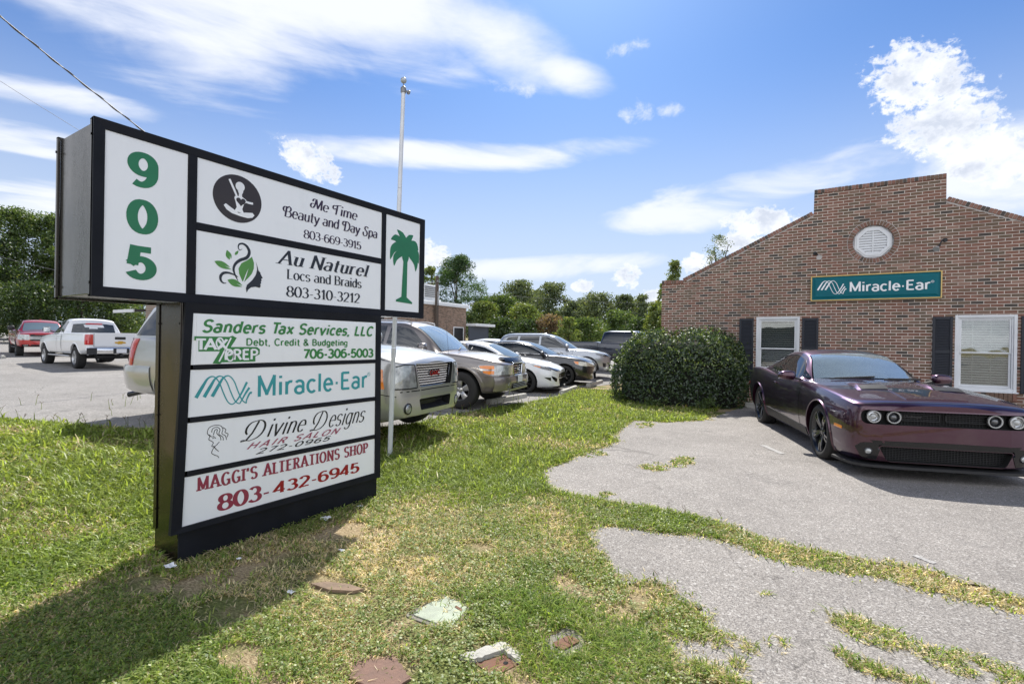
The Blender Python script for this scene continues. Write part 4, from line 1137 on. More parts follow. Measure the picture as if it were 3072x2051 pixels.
def lpanel(name, z0, z1, x=XQ, in0=0, in1=0):
    mb = MB(); mb.prism([(yl(z0) + in0, z0), (yr(z0) - in1, z0), (yr(z1) - in1, z1), (yl(z1) + in0, z1)], x - .006, x, 'yz')
    return put(mb, name, M['sign_face'], sign)
mb = MB()
for z0, z1 in ((1.2735, 1.3045), (.921, .957), (.565, .602)):
    mb.box(XQ - .004, yl((z0 + z1) / 2) + .018, z0, XQ + .007, yr((z0 + z1) / 2) - .002, z1, .0015)
put(mb, 'panel_rail', M['sign_frame'], sign)
p1 = lpanel('tax_panel', 1.306, 1.650)
mb = MB(); mb.prism([(1.677, 1.3085), (3.236, 1.3085), (3.238, 1.632), (1.677, 1.634)], XQ + .0005, XQ + .0055, 'yz')
pl_ = put(mb, 'overlay_sheet', M['sign_face'], p1)
XO = XQ + .0055
def lsub(parent, name, m, fn, x): return sub(parent, name, m, fn, x)
lettering(p1, M['ink_grass'], [ln('Sanders Tax Services, LLC', (1.712, 1.512, 3.211, 1.616), .185, .17, 'sans', .20, .10), ln('Debt, Credit & Budgeting', (2.015, 1.418, 2.918, 1.491), .17, .15, 'sans', 0, .09), ln('706-306-5003', (2.487, 1.326, 3.215, 1.411), .215, .19, 'sans', 0, .06)], XO)
def taxbg(mb, P_):
    fill_poly(mb, [(1.664, 1.497), (1.895, 1.497), (1.915, 1.505), (1.945, 1.490), (1.905, 1.425), (2.095, 1.425), (2.118, 1.408), (2.118, 1.372), (2.085, 1.356), (2.085, 1.318), (1.845, 1.318), (1.832, 1.308), (1.782, 1.312), (1.830, 1.395), (1.690, 1.395), (1.690, 1.470), (1.664, 1.470)], P_, .001)
lsub(p1, 'tax_logo', M['ink_grass'], taxbg, XO)
lettering(p1, M['ink_white'], [ln('TAX', (1.674, 1.404, 1.885, 1.486), .19, .17, 'sans', 0, .02), ln('PREP', (1.862, 1.330, 2.105, 1.412), .19, .17, 'sans', 0, .05), ln('%', (1.800, 1.322, 1.930, 1.492), .06, .06, 'sans')], XO + .0012, 'tax_logo_lettering')
p2 = lpanel('hearing_panel', .958, 1.272)
lettering(p2, M['ink_teal'], [ln('Miracle·Ear', (2.107, 1.044, 3.151, 1.214), .14, .13, 'sans', 0, .075), ln('R', (3.160, 1.161, 3.180, 1.184), .10, .1, 'sans')], XQ)
def wv(rect):
    def f(mb, P_):
        for i, (a, b) in enumerate(wave_logo(rect)):
            n = len(a); h = .0012 + i * .0003
            mb.add([P_(*q, h) for q in a] + [P_(*q, h) for q in b], [(k, k + 1, n + k + 1, n + k) for k in range(n - 1)])
    return f
lsub(p2, 'wave_logo', M['ink_teal'], wv((1.682, 1.016, 2.066, 1.223)), XQ)
def ring(mb, P_):
    for a in range(20):
        t0, t1 = a / 20 * 6.2832, (a + 1) / 20 * 6.2832
        mb.add([P_(3.170 + r * math.cos(t), 1.1725 + r * math.sin(t), .0012) for r, t in ((.018, t0), (.018, t1), (.0155, t1), (.0155, t0))], [(0, 1, 2, 3)])
lsub(p2, 'registered_mark', M['ink_teal'], ring, XQ)
p3 = lpanel('salon_panel', .603, .920)
lettering(p3, M['ink_black'], [ln('Divine', (1.985, .735, 2.525, .882), .12, .04, 'script', .42, .06, DS), ln('Designs', (2.555, .700, 3.138, .889), .12, .04, 'script', .42, .06, DS)], XQ)
lettering(p3, M['ink_rose'], [ln('HAIR SALON', (2.031, .673, 2.869, .724), .16, .14, 'sans', .5, .25)], XQ, 'salon_lettering')
lettering(p3, M['ink_black'], [ln('272-0965', (2.101, .627, 2.764, .667), .15, .10, 'sans', .3, .2)], XQ, 'phone_lettering')
def lady(mb, P_):
    def B(x, y): return (1.752 + x / 127 * .146, .653 + (192 - y) / 192 * .233)
    for i, pts in enumerate([[(20, 60), (5, 40), (15, 12), (45, 2), (80, 8), (95, 30), (90, 55), (110, 70), (118, 95)], [(30, 40), (35, 20), (60, 14), (78, 30), (72, 55), (95, 75), (98, 95)], [(40, 55), (48, 30), (62, 28), (60, 50), (80, 72), (84, 92)], [(20, 60), (14, 78), (28, 88), (40, 100), (32, 118), (50, 122), (75, 100)],
                             [(15, 50), (30, 64), (45, 62)], [(95, 20), (112, 34), (108, 50), (126, 62), (120, 80)], [(34, 76), (44, 70), (54, 76)], [(50, 122), (36, 140), (32, 158), (50, 172), (66, 180), (74, 192)], [(42, 118), (55, 138), (72, 154)]]):
        a, b = path_rib([B(*q) for q in pts], [.0045] * len(pts)); n = len(a); h = .0012 + i * .0001
        mb.add([P_(*q, h) for q in a] + [P_(*q, h) for q in b], [(k, k + 1, n + k + 1, n + k) for k in range(n - 1)])
lsub(p3, 'woman_sketch', M['ink_black'], lady, XQ)
p4 = lpanel('alterations_panel', .242, .564)
lettering(p4, M['ink_maroon'], [ln("MAGGI'S ALTERATIONS SHOP", (1.692, .446, 3.172, .548), .225, .105, 'slab', 0, .16), ln('803-', (1.829, .275, 2.210, .394), .22, .11, 'nib', 0, .06)], XQ)
lettering(p4, M['ink_red'], [ln('432-6945', (2.236, .287, 3.076, .386), .20, .12, 'nib', 0, .08)], XQ, 'number_lettering')

# ================================================================ flagpole, utility pole, wires
M['pole_white'] = mat('chalky_white_pole', (0.66, 0.67, 0.69), 0.5, 0.2, noise=(6, 0.12))
FB = Vector((-4.60, 4.45, gz(-4.6, 4.45)))
fp = thing('flagpole', 'slim white flagpole with a ball on top standing behind the sign', 'flagpole', FB)
ftop = Vector((.078, .058, 4.60))
mb = MB(); mb.tube([Vector((0, 0, -.05)), ftop * .30], [.030, .0295], 14); mb.tube([ftop * .301, ftop * .735], [.0285, .0275], 14); mb.tube([ftop * .736, ftop], [.0265, .0245], 14)
mb.build('shaft', M['pole_white'], fp, 40)
M['grey_metal'] = mat('grey_cast_metal', (0.25, 0.25, 0.25), 0.5, 0.7, noise=(20, .2))
mb = MB(); mb.lathe([(.0, -.02), (.034, -.02), (.036, .035), (.020, .055), (.007, .065), (.005, .10)], 14, 'z', tuple(ftop), cap1=True)
mb.build('truck_cap', M['grey_metal'], fp, 40)
mb = MB(); mb.lathe([(.003, 0), (.026, .004), (.026, .016), (.003, .020)], 12, 'y', (ftop.x + .050, ftop.y + .03, ftop.z - .012)); mb.bar(ftop + Vector((.02, .02, 0)), ftop + Vector((.05, .04, 0)), .012, .02)
mb.build('pulley', M['grey_metal'], fp, 40)
M['finial'] = mat('grey_glass_ball', (.42, .45, .48), .25, .2)
mb = MB(); mb.lathe([(.0005 + .038 * math.sin(a), -.038 * math.cos(a)) for a in np.linspace(0.03, 3.11, 13)], 16, 'z', (ftop.x, ftop.y, ftop.z + .134))
mb.build('ball_finial', M['finial'], fp, 180)

M['pole_wood'] = mat('creosoted_wood', (0.085, 0.065, 0.050), 0.9, noise=(7, .35), bump=(30, .6))
UP = Vector((-23.9, 27.5, gz(-23.9, 27.5)))
up = thing('utility_pole', 'dark wooden utility pole in front of the distant brick building', 'utility pole', UP)
MB().tube([(0, 0, -.2), (0, 0, 5.75)], [.155, .125], 12).build('shaft', M['pole_wood'], up, 40)
mb = MB(); mb.tube([(.16, -.1, 3.6), (.16, -.1, 4.6)], .035, 8); mb.tube([(.16, -.1, 4.55), (.3, .9, 5.0), (.35, 1.6, 5.25)], .02, 6)
mb.build('service_conduit', M['grey_metal'], up, 40)
mb = MB(); mb.lathe([(.05, -.05), (.06, -.02), (.05, .01), (.06, .04), (.03, .07)], 10, 'z', (.13, -.1, 5.35), cap0=True, cap1=True)
mb.build('insulator', M['grey_metal'], up, 40)
M['cable'] = mat('overhead_cable', (0.10, 0.10, 0.105), 0.6)
def wire(name, A, B, sag, r, label, n=40, twist=False):
    A, B = Vector(A), Vector(B); mb = MB()
    P = [A.lerp(B, t) + Vector((0, 0, -4 * sag * t * (1 - t))) for t in np.linspace(0, 1, n)]
    mb.tube(P, r, 6)
    if twist:
        d = (B - A).normalized(); s = d.cross(Vector((0, 0, 1))).normalized(); u = s.cross(d); m = 400
        mb.tube([A.lerp(B, t) + Vector((0, 0, -4 * sag * t * (1 - t))) + (s * math.cos(t * 260) + u * math.sin(t * 260)) * r * 1.4 for t in np.linspace(0, 1, m)], r * .7, 5)
    o = mb.build(name, M['cable'], None, 60)
    return tag(o, label, 'cable', 'overhead cables')
wire('overhead_cable', (-12.904, 2.503, 7.377), (-23.9, 27.5, 5.68), 1.70, .013, 'thick twisted overhead cable sloping down behind the sign from the sky', twist=True)
wire('overhead_cable', (-20.05, 3.907, 8.77), (-23.9, 27.5, 5.62), 1.40, .006, 'thin overhead cable left of and below the thick twisted one')
wire('overhead_cable', (-30, 5.2, 5.0), (-24, 8.6, 3.55), .10, .010, 'low cable crossing in front of the dark trees left of the sign')
wire('overhead_cable', (-23.9, 27.5, 5.3), (-9, 52, 5.6), .5, .012, 'cable running off the utility pole past the round pine')
# ================================================================ brick office building
def brick(name, axis='x', cols=None, mortar=(0.70, 0.62, 0.54), ms=0.0112, soldier=False):
    m = bpy.data.materials.new(name); m.use_nodes = True
    N = NT(m.node_tree); b = m.node_tree.nodes['Principled BSDF']
    o = N.obj(); s = N.sep(o)
    u = {'x': s[0], 'y': s[1], 'xy': N.m('ADD', s[0], s[1])}[axis]
    # hand-laid: courses wander by a millimetre or two
    wob = N.noise(o, 1.7, 2, .5)
    uv = N.xyz(N.m('ADD', u, N.m('MULTIPLY', wob, .006)), N.m('ADD', s[2], N.m('MULTIPLY', wob, .006)), 0.0)
    if soldier: uv = N.xyz(N.m('ADD', s[2], 0.02), u, 0.0)
    br = N.n('ShaderNodeTexBrick', offset=0.5, offset_frequency=2)
    N.link(uv, br.inputs['Vector'])
    br.inputs['Color1'].default_value = (0, 0, 0, 1); br.inputs['Color2'].default_value = (1, 1, 1, 1); br.inputs['Mortar'].default_value = (.5, .5, .5, 1)
    br.inputs['Scale'].default_value = 1.0; br.inputs['Mortar Size'].default_value = ms * .5; br.inputs['Mortar Smooth'].default_value = 0.15
    br.inputs['Bias'].default_value = 0.0; br.inputs['Brick Width'].default_value = .2065; br.inputs['Row Height'].default_value = .0677
    k = N.sep(br.outputs['Color'])[0]
    cols = cols or [(0.0, (0.080, 0.068, 0.059)), (0.10, (0.150, 0.108, 0.077)), (0.27, (0.212, 0.110, 0.080)), (0.45, (0.172, 0.112, 0.078)), (0.60, (0.232, 0.120, 0.088)), (0.76, (0.190, 0.106, 0.078)), (0.88, (0.280, 0.175, 0.133)), (0.95, (0.215, 0.142, 0.106))]
    c = N.ramp(k, cols, 'CONSTANT')
    st = N.noise(N.vm('MULTIPLY', o, (9, 9, 30)), 1.0, 4, .65)
    big = N.noise(o, 0.8, 4, .6)
    c = N.mix(N.ss(st, .60, .80, 0, .42), c, (0.38, 0.28, 0.22, 1))                    # pale lime smears on the faces
    f = N.lin(st, .2, .8, .80, 1.2)
    c = N.mix(1.0, c, N.xyz(f, f, f), 'MULTIPLY')
    g = N.lin(big, .3, .7, .86, 1.1)
    mc = N.mix(1.0, mortar, N.xyz(g, g, g), 'MULTIPLY')
    wet = N.ss(N.noise(N.vm('MULTIPLY', o, (1, 1, .4)), .9, 5, .6), .52, .66, 0, .45)        # grimy joints in places
    mc = N.mix(wet, mc, (0.20, 0.16, 0.14, 1))
    c = N.mix(br.outputs['Fac'], c, mc)
    N.link(c, b.inputs['Base Color']); b.inputs['Roughness'].default_value = 0.9; b.inputs['Specular IOR Level'].default_value = .25
    N.link(N.bump(N.m('ADD', N.m('MULTIPLY', br.outputs['Fac'], -1.0), N.m('MULTIPLY', st, .5)), .5, .006), b.inputs['Normal'])
    return m
M['brick'] = brick('red_brick_wall', 'x')
M['brick_side'] = brick('red_brick_side', 'y')
M['brick_cope'] = brick('brick_coping', 'x', soldier=True)
M['mortar'] = mat('mortar', (0.45, 0.41, 0.38), .9, noise=(20, .2), bump=(60, .4))
M['white_trim'] = mat('white_trim', (0.72, 0.73, 0.74), .45, noise=(3, .08))
M['navy_shutter'] = mat('navy_black_shutter', (0.014, 0.017, 0.026), .5, noise=(5, .2))
M['roof_dark'] = mat('dark_shingle', (0.06, 0.055, 0.052), .95, noise=(6, .3), bump=(30, .6))
Y0 = 14.04
BX = (-3.915, 5.79)
RZ = gz(0, 14.04)
off = thing('brick_office', 'brown-red brick office with stepped gable and round louvred vent', 'building', (.937, Y0, 0))
BO = Matrix.Translation((-.937, -Y0, 0))
def bput(mb, name, m, parent=off, smooth=None):
    o = mb.build(name, m, None, smooth); o.parent = parent
    if parent is off: o.matrix_parent_inverse = BO
    return o
OUT = [(BX[0], -.2), (BX[0], 3.254), (-3.31, 3.242), (-.29, 4.705), (-.283, 5.268), (2.155, 5.268), (2.157, 4.715), (5.18, 3.242), (BX[1], 3.254), (BX[1], -.2)]
HOLES = [(-1.505, .62, -.54, 2.215), (2.335, .62, 3.305, 2.212)]
VC = (.886, 3.914); VR = .385
def wall_front():
    """the facade with its three openings, 20 cm thick"""
    bm = bmesh.new()
    loops = [OUT]
    for x0, z0, x1, z1 in HOLES: loops.append([(x0, z0), (x1, z0), (x1, z1), (x0, z1)])
    loops.append([(VC[0] + VR * math.cos(a), VC[1] + VR * math.sin(a)) for a in np.linspace(0, 2 * math.pi, 41)[:-1]])
    tri = tessellate_polygon([[Vector((u, w, 0)) for u, w in lp] for lp in loops])
    pts = [p for lp in loops for p in lp]
    v0 = [bm.verts.new((u, Y0, w)) for u, w in pts]; v1 = [bm.verts.new((u, Y0 + .2, w)) for u, w in pts]
    for t in tri:
        bm.faces.new([v0[i] for i in t]); bm.faces.new([v1[i] for i in t][::-1])
    b = 0
    for lp in loops:
        n = len(lp)
        for i in range(n):
            j = (i + 1) % n
            bm.faces.new([v0[b + i], v0[b + j], v1[b + j], v1[b + i]])
        b += n
    bmesh.ops.recalc_face_normals(bm, faces=list(bm.faces))
    me = bpy.data.meshes.new('front_wall'); bm.to_mesh(me); bm.free()
    me.materials.append(M['brick'])
    o = bpy.data.objects.new('front_wall', me); COL.objects.link(o); o.parent = off; o.matrix_parent_inverse = BO
wall_front()
mb = MB()
mb.box(BX[0], Y0 + .2005, -.2, BX[0] + .2, 30, 3.1); mb.box(BX[1] - .2, Y0 + .2005, -.2, BX[1], 30, 3.1); mb.box(BX[0], 30.001, -.2, BX[1], 30.2, 3.1)
bput(mb, 'side_wall', M['brick_side'])
mb = MB()
cx_ = .937
for s in (-1, 1):
    a = (cx_ + s * 4.9, 3.05); b = (cx_, 4.75)
    mb.prism([(a[0], a[1]), (b[0], b[1]), (b[0], b[1] - .12), (a[0], a[1] - .12)], Y0 + .21, 30.3, 'xz')
bput(mb, 'roof', M['roof_dark'])
# coping of bricks on edge: separate headers laid along the parapets
rng = random.Random(8)
def cope(p, q, w=.20, h=.092, yo=.016):
    mb = MB(); mo = MB()
    p, q = Vector(p), Vector(q); d = q - p; L = d.length; d.normalize(); nn = Vector((-d.y, d.x))
    if nn.y < 0: nn = -nn
    n = max(1, int(round(L / .0677)))
    st = L / n
    for i in range(n):
        a = p + d * (i * st + .005); b = p + d * ((i + 1) * st - .005)
        j = rng.uniform(-.004, .004)
        mb.mat = rng.choices((0, 1, 2, 3), (4, 3, 3, 2))[0]
        mb.prism([tuple(a + nn * (.001)), tuple(b + nn * (.001)), tuple(b + nn * (h + j)), tuple(a + nn * (h + j))], Y0 - yo + j, Y0 + .2 + yo + j, 'xz')
    mo.prism([tuple(p + nn * .002), tuple(q + nn * .002), tuple(q + nn * (h - .008)), tuple(p + nn * (h - .008))], Y0 - yo + .009, Y0 + .2 + yo - .01, 'xz')
    bput(mb, 'coping', [M['cope%d' % i] for i in range(4)]); bput(mo, 'coping_mortar', M['mortar'])
def drop(p, q, h=.092):
    p, q = Vector(p), Vector(q); d = (q - p).normalized(); nn = Vector((-d.y, d.x))
    if nn.y < 0: nn = -nn
    return tuple(p - nn * h), tuple(q - nn * h)
for i, c in enumerate([(0.22, .110, .080), (0.16, .100, .070), (0.27, .145, .11), (0.085, .070, .060)]): M['cope%d' % i] = mat('coping_brick_%s' % 'abcd'[i], c, .9, noise=(14, .3), bump=(60, .5))
for p, q in (((-3.915, 3.264), (-3.33, 3.252)), ((-.283, 5.270), (2.155, 5.270)), ((5.2, 3.252), (5.79, 3.264))): cope(*drop(p, q))
cope((-3.31, 3.205), (-.29, 4.668)); cope((2.157, 4.678), (5.18, 3.205))
# smeared mortar line under the raking coping
for p, q in (((-3.25, 3.235), (-.30, 4.66)), ((2.165, 4.67), (5.12, 3.235))):
    mb = MB(); p, q = Vector(p), Vector(q); d = (q - p).normalized(); nn = Vector((-d.y, d.x)); nn = nn if nn.y > 0 else -nn
    n = 60; up_ = [p.lerp(q, i / n) for i in range(n + 1)]
    lo_ = [u - nn * (rng.uniform(.012, .045)) for u in up_]
    mb.add([(u.x, Y0 - .004, u.y) for u in up_] + [(u.x, Y0 - .004, u.y) for u in lo_], [(k, k + 1, n + 1 + k + 1, n + 1 + k) for k in range(n)])
    bput(mb, 'mortar_smear', M['mortar'])
# round brick ring and the octagonal louvred vent in it
mb = MB(); n = 44
for i in range(n):
    a0 = 2 * math.pi * (i + .09) / n; a1 = 2 * math.pi * (i + .91) / n
    mb.mat = rng.choices((0, 1, 2, 3), (4, 4, 2, 1))[0]
    mb.prism([(VC[0] + r * math.cos(a), VC[1] + r * math.sin(a)) for r, a in ((VR, a0), (.485, a0), (.485, a1), (VR, a1))], Y0 - .012, Y0 + .08, 'xz')
bput(mb, 'vent_ring', [M['cope%d' % i] for i in range(4)])
mb = MB(); 
pts = [(r, a) for r in (VR + .002, .497) for a in np.linspace(0, 2 * math.pi, 61)[:-1]]
v = [(VC[0] + r * math.cos(a), Y0 - .005, VC[1] + r * math.sin(a)) for r, a in pts]
mb.add(v, [(k, (k + 1) % 60, 60 + (k + 1) % 60, 60 + k) for k in range(60)])
bput(mb, 'vent_ring_mortar', M['mortar'])
M['caulk'] = mat('smeared_caulk', (0.58, 0.585, 0.60), .7, noise=(28, .45), bump=(50, .8))
mb = MB(); mb.lathe([(.001, .0), (VR + .003, .0)], 48, 'y', (VC[0], Y0 + .06, VC[1]))
bput(mb, 'vent_backing', M['caulk'])
mb = MB()
oc = lambda r: [(VC[0] + r * math.cos(R(22.5 + 45 * k)), VC[1] + r * math.sin(R(22.5 + 45 * k))) for k in range(8)]
for r0, r1, ya, yb in ((.375, .300, Y0 + .035, Y0 + .058), (.335, .280, Y0 + .022, Y0 + .036)):
    A, B = oc(r0), oc(r1)
    for k in range(8):
        j = (k + 1) % 8
        mb.prism([A[k], A[j], B[j], B[k]], ya, yb, 'xz')
vent = bput(mb, 'round_vent', M['white_trim'])
mb = MB()
for i in range(9):
    z = VC[1] - .232 + i * .058
    hw = min(.262, .262 + .108 - abs(z - VC[1]) + .0) if abs(z - VC[1]) > .108 else .262
    for s in (-1, 1):
        x0, x1 = sorted((VC[0] + s * .012, VC[0] + s * hw))
        mb.add([(x0, Y0 + .028, z - .024), (x1, Y0 + .028, z - .024), (x1, Y0 + .052, z + .026), (x0, Y0 + .052, z + .026), (x0, Y0 + .034, z - .026), (x1, Y0 + .034, z - .026), (x1, Y0 + .058, z + .024), (x0, Y0 + .058, z + .024)], [(0, 1, 2, 3), (7, 6, 5, 4), (0, 4, 5, 1), (1, 5, 6, 2), (2, 6, 7, 3), (3, 7, 4, 0)])
mb.box(VC[0] - .012, Y0 + .027, VC[1] - .28, VC[0] + .012, Y0 + .05, VC[1] + .28)
sl = mb.build('louvre', M['white_trim'], vent)
# windows
M['pane'] = mat('window_pane', (0.02, 0.024, 0.026), .02, 0, 0, .5, 1.6)
def pane_mat():
    """clear glass that mirrors the street at its flat side"""
    m = bpy.data.materials.new('window_glass'); m.use_nodes = True
    t = m.node_tree; N = NT(t); t.nodes.clear()
    out = N.n('ShaderNodeOutputMaterial'); tr = N.n('ShaderNodeBsdfTransparent'); gl = N.n('ShaderNodeBsdfGlossy')
    tr.inputs[0].default_value = (.80, .84, .83, 1); gl.inputs['Roughness'].default_value = .015; gl.inputs[0].default_value = (1, 1, 1, 1)
    fr = N.n('ShaderNodeFresnel'); fr.inputs[0].default_value = 1.75
    N.link(N.bump(N.noise(N.obj(), 1.6, 2, .5), .05, .05), gl.inputs['Normal'])
    mx = N.n('ShaderNodeMixShader'); N.link(N.m('MULTIPLY_ADD', fr.outputs[0], 1.0, .06, clamp=True), mx.inputs[0])
    N.link(tr.outputs[0], mx.inputs[1]); N.link(gl.outputs[0], mx.inputs[2]); N.link(mx.outputs[0], out.inputs[0])
    return m
M['win_glass'] = pane_mat()
M['blind'] = mat('cream_blind', (0.80, 0.77, 0.72), .6)
M['room'] = mat('dim_room', (0.10, 0.095, 0.09), .9)
def ring_box(mb, x0, z0, x1, z1, w, ya, yb):
    mb.box(x0, ya, z0, x0 + w, yb, z1, .004); mb.box(x1 - w, ya, z0, x1, yb, z1, .004)
    mb.box(x0 + w + .0005, ya, z1 - w, x1 - w - .0005, yb, z1, .004); mb.box(x0 + w + .0005, ya, z0, x1 - w - .0005, yb, z0 + w, .004)
for wi, (x0, z0, x1, z1) in enumerate(HOLES):
    mb = MB(); ring_box(mb, x0 + .002, z0 + .002, x1 - .002, z1 - .002, .052, Y0 + .000, Y0 + .14)
    fr = bput(mb, 'window', M['white_trim'])
    mb = MB(); mb.box(x0 - .02, Y0 - .045, z0 - .025, x1 + .02, Y0 + .03, z0 + .001, .005); mb.build('sill', M['white_trim'], fr)
    mb = MB(); ring_box(mb, x0 + .056, z0 + .056, x1 - .056, z1 - .056, .026, Y0 + .02, Y0 + .10)
    ring_box(mb, x0 + .084, (z0 + z1) / 2 - .015, x1 - .084, z1 - .084, .030, Y0 + .035, Y0 + .06)
    ring_box(mb, x0 + .084, z0 + .084, x1 - .084, (z0 + z1) / 2 + .018, .034, Y0 + .062, Y0 + .088)
    mb.build('sash', M['white_trim'], fr)
    mb = MB()
    mb.box(x0 + .10, Y0 + .046, (z0 + z1) / 2, x1 - .10, Y0 + .049, z1 - .10); mb.box(x0 + .10, Y0 + .074, z0 + .10, x1 - .10, Y0 + .077, (z0 + z1) / 2)
    mb.build('pane', M['win_glass'], fr)
    mb = MB(); tilt = .008
    nb = 26
    for k in range(nb):
        z = z0 + .10 + (z1 - z0 - .2) * (k + .5) / nb
        a = .017 if wi else .013
        mb.add([(x0 + .095, Y0 + .16, z - a), (x1 - .095, Y0 + .16, z - a), (x1 - .095, Y0 + .185, z + a), (x0 + .095, Y0 + .185, z + a)], [(0, 1, 2, 3)])
    if wi:
        for fx in (.32, .62): mb.box(x0 + (x1 - x0) * fx - .006, Y0 + .145, z0 + .1, x0 + (x1 - x0) * fx + .006, Y0 + .15, z1 - .1)
    mb.build('blind', M['blind'], fr)
    mb = MB(); mb.box(x0 - .1, Y0 + .5, z0 - .1, x1 + .1, Y0 + .52, z1 + .1); mb.build('room_backing', M['room'], fr)  # dark board added behind the blind, stands for the dim room
    mb = MB()
    for k in range(int((x1 - x0 + .1) / .0677)):
        xa = x0 - .05 + k * .0677
        mb.mat = rng.choices((0, 1, 2, 3), (4, 4, 2, 1))[0]
        mb.box(xa + .004, Y0 - .05, z0 - .175, xa + .064, Y0 + .02, z0 - .027)
    bput(mb, 'brick_sill', [M['cope%d' % i] for i in range(4)])
def shutter(x0, x1, z0, z1):
    mb = MB(); y = Y0 - .03
    mb.box(x0, y, z0, x0 + .048, Y0 - .002, z1, .004); mb.box(x1 - .048, y, z0, x1, Y0 - .002, z1, .004)
    zm = z0 + (z1 - z0) * .52
    for a, b in ((z0, z0 + .075), (zm - .035, zm + .035), (z1 - .06, z1)): mb.box(x0 + .0485, y, a, x1 - .0485, Y0 - .002, b, .003)
    s = bput(mb, 'shutter', M['navy_shutter'])
    mb = MB()
    for a, b in ((z0 + .08, zm - .04), (zm + .04, z1 - .065)):
        n = int((b - a) / .034)
        for k in range(n):
            z = a + (b - a) * (k + .5) / n
            mb.add([(x0 + .05, y + .004, z - .013), (x1 - .05, y + .004, z - .013), (x1 - .05, y + .022, z + .015), (x0 + .05, y + .022, z + .015)], [(0, 1, 2, 3)])
    mb.box(x0 + .049, Y0 - .006, z0 + .01, x1 - .049, Y0 - .003, z1 - .01)
    mb.build('slats', M['navy_shutter'], s)
for x0, x1 in ((-1.895, -1.560), (-.492, -.150), (1.962, 2.300), (3.352, 3.69)): shutter(x0, x1, .60, 2.178)

# hearing shop's sign on the facade
ws = thing('wall_sign', 'teal shop sign with gold rim and white raised lettering on the brick gable', 'wall sign', (.89, Y0, 2.88))
WO = Matrix.Translation((-.89, -Y0, -2.88))
M['gold'] = mat('gold_rim', (0.62, 0.44, 0.16), .4, .35, noise=(12, .15))
M['teal_board'] = mat('teal_board', (0.006, 0.125, 0.155), .40, 0, .0, .15, noise=(3, .10))
def wput(mb, n, m, p=None, sm=None):
    o = mb.build(n, m, None, sm); o.parent = p or ws
    if p is None: o.matrix_parent_inverse = WO
    return o
mb = MB(); x0, z0, x1, z1 = -.322, 2.581, 2.105, 3.174
w = .024
mb.box(x0, Y0 - .075, z0, x0 + w, Y0 - .001, z1, .004); mb.box(x1 - w, Y0 - .075, z0, x1, Y0 - .001, z1, .004); mb.box(x0 + w + .0003, Y0 - .075, z0, x1 - w - .0003, Y0 - .001, z0 + w, .004); mb.box(x0 + w + .0003, Y0 - .075, z1 - w, x1 - w - .0003, Y0 - .001, z1, .004)
wput(mb, 'rim', M['gold'])
mb = MB(); mb.box(x0 + w, Y0 - .052, z0 + w, x1 - w, Y0 - .003, z1 - w)
a = .055; b_ = .10
mb.add([(x0 + a, Y0 - .0525, z0 + a), (x1 - a, Y0 - .0525, z0 + a), (x1 - a, Y0 - .0525, z1 - a), (x0 + a, Y0 - .0525, z1 - a), (x0 + b_, Y0 - .072, z0 + b_), (x1 - b_, Y0 - .072, z0 + b_), (x1 - b_, Y0 - .072, z1 - b_), (x0 + b_, Y0 - .072, z1 - b_)], [(4, 5, 6, 7), (0, 1, 5, 4), (1, 2, 6, 5), (2, 3, 7, 6), (3, 0, 4, 7)])
board = wput(mb, 'board', M['teal_board'])
YS = Y0 - .072
def wplace(u, w_, h): return (u, YS - h - .003, w_)
mb = MB()
for body, rect, th in (('Miracle·Ear', (.452, 2.763, 1.908, 3.006), .15), ('R', (1.930, 2.925, 1.956, 2.957), .1)):
    ink(mb, fit_ribs(stroke_text(body, th, th * .92, 'sans', 0, .05), rect), wplace, .001, .0003)
for a in range(20):
    t0, t1 = a / 20 * 6.2832, (a + 1) / 20 * 6.2832
    mb.add([wplace(1.943 + r * math.cos(t), 2.942 + r * math.sin(t), .001) for r, t in ((.026, t0), (.026, t1), (.021, t1), (.021, t0))], [(0, 1, 2, 3)])
wput(mb, 'lettering', M['ink_white'], board)
mb = MB()
for i, (a, b) in enumerate(wave_logo((-.180, 2.732, .392, 3.048))):
    n = len(a); h = .001 + i * .0004
    mb.add([wplace(*q, h) for q in a] + [wplace(*q, h) for q in b], [(k, k + 1, n + k + 1, n + k) for k in range(n - 1)])
wput(mb, 'wave_logo', M['ink_white'], board)
M['lamp_shell'] = mat('brushed_lamp', (0.66, 0.67, 0.68), .3, .6)
for side, (px_, pz_), (hx, hz) in (('l', (-.245, 3.735), (-.165, 3.618)), ('r', (2.146, 3.83), (1.975, 3.640))):
    t = thing('spotlight', 'small dark-armed spotlight on the brick gable %s of the round vent' % ('left' if side == 'l' else 'right'), 'wall lamp', (px_, Y0, pz_), 0, 'spotlights aimed at the wall sign')
    dx = hx - px_
    d = Vector((dx, -.30, hz - pz_)); dn = d.normalized()
    mb = MB(); mb.lathe([(.045, -.02), (.045, 0)], 14, 'y', (0, 0, 0), cap0=True); mb.tube([(0, 0, 0), (dx * .35, -.12, -.01), tuple(d * .75)], .013, 8)
    mb.build('arm', M['black_plastic'], t, 40)
    mb = MB(); mb.tube([tuple(d * .68), tuple(d * .98)], [.022, .030], 12); mb.build('lamp_body', M['black_plastic'], t, 40)
    mb = MB(); mb.tube([tuple(d * .98), tuple(d * 1.12 + Vector((0, 0, -.02)))], [.034, .062], 14, False); mb.tube([tuple(d * 1.10 + Vector((0, 0, -.02))), tuple(d * 1.11 + Vector((0, 0, -.02)))], [.058, .058], 14); mb.build('reflector', M['lamp_shell'], t, 40)

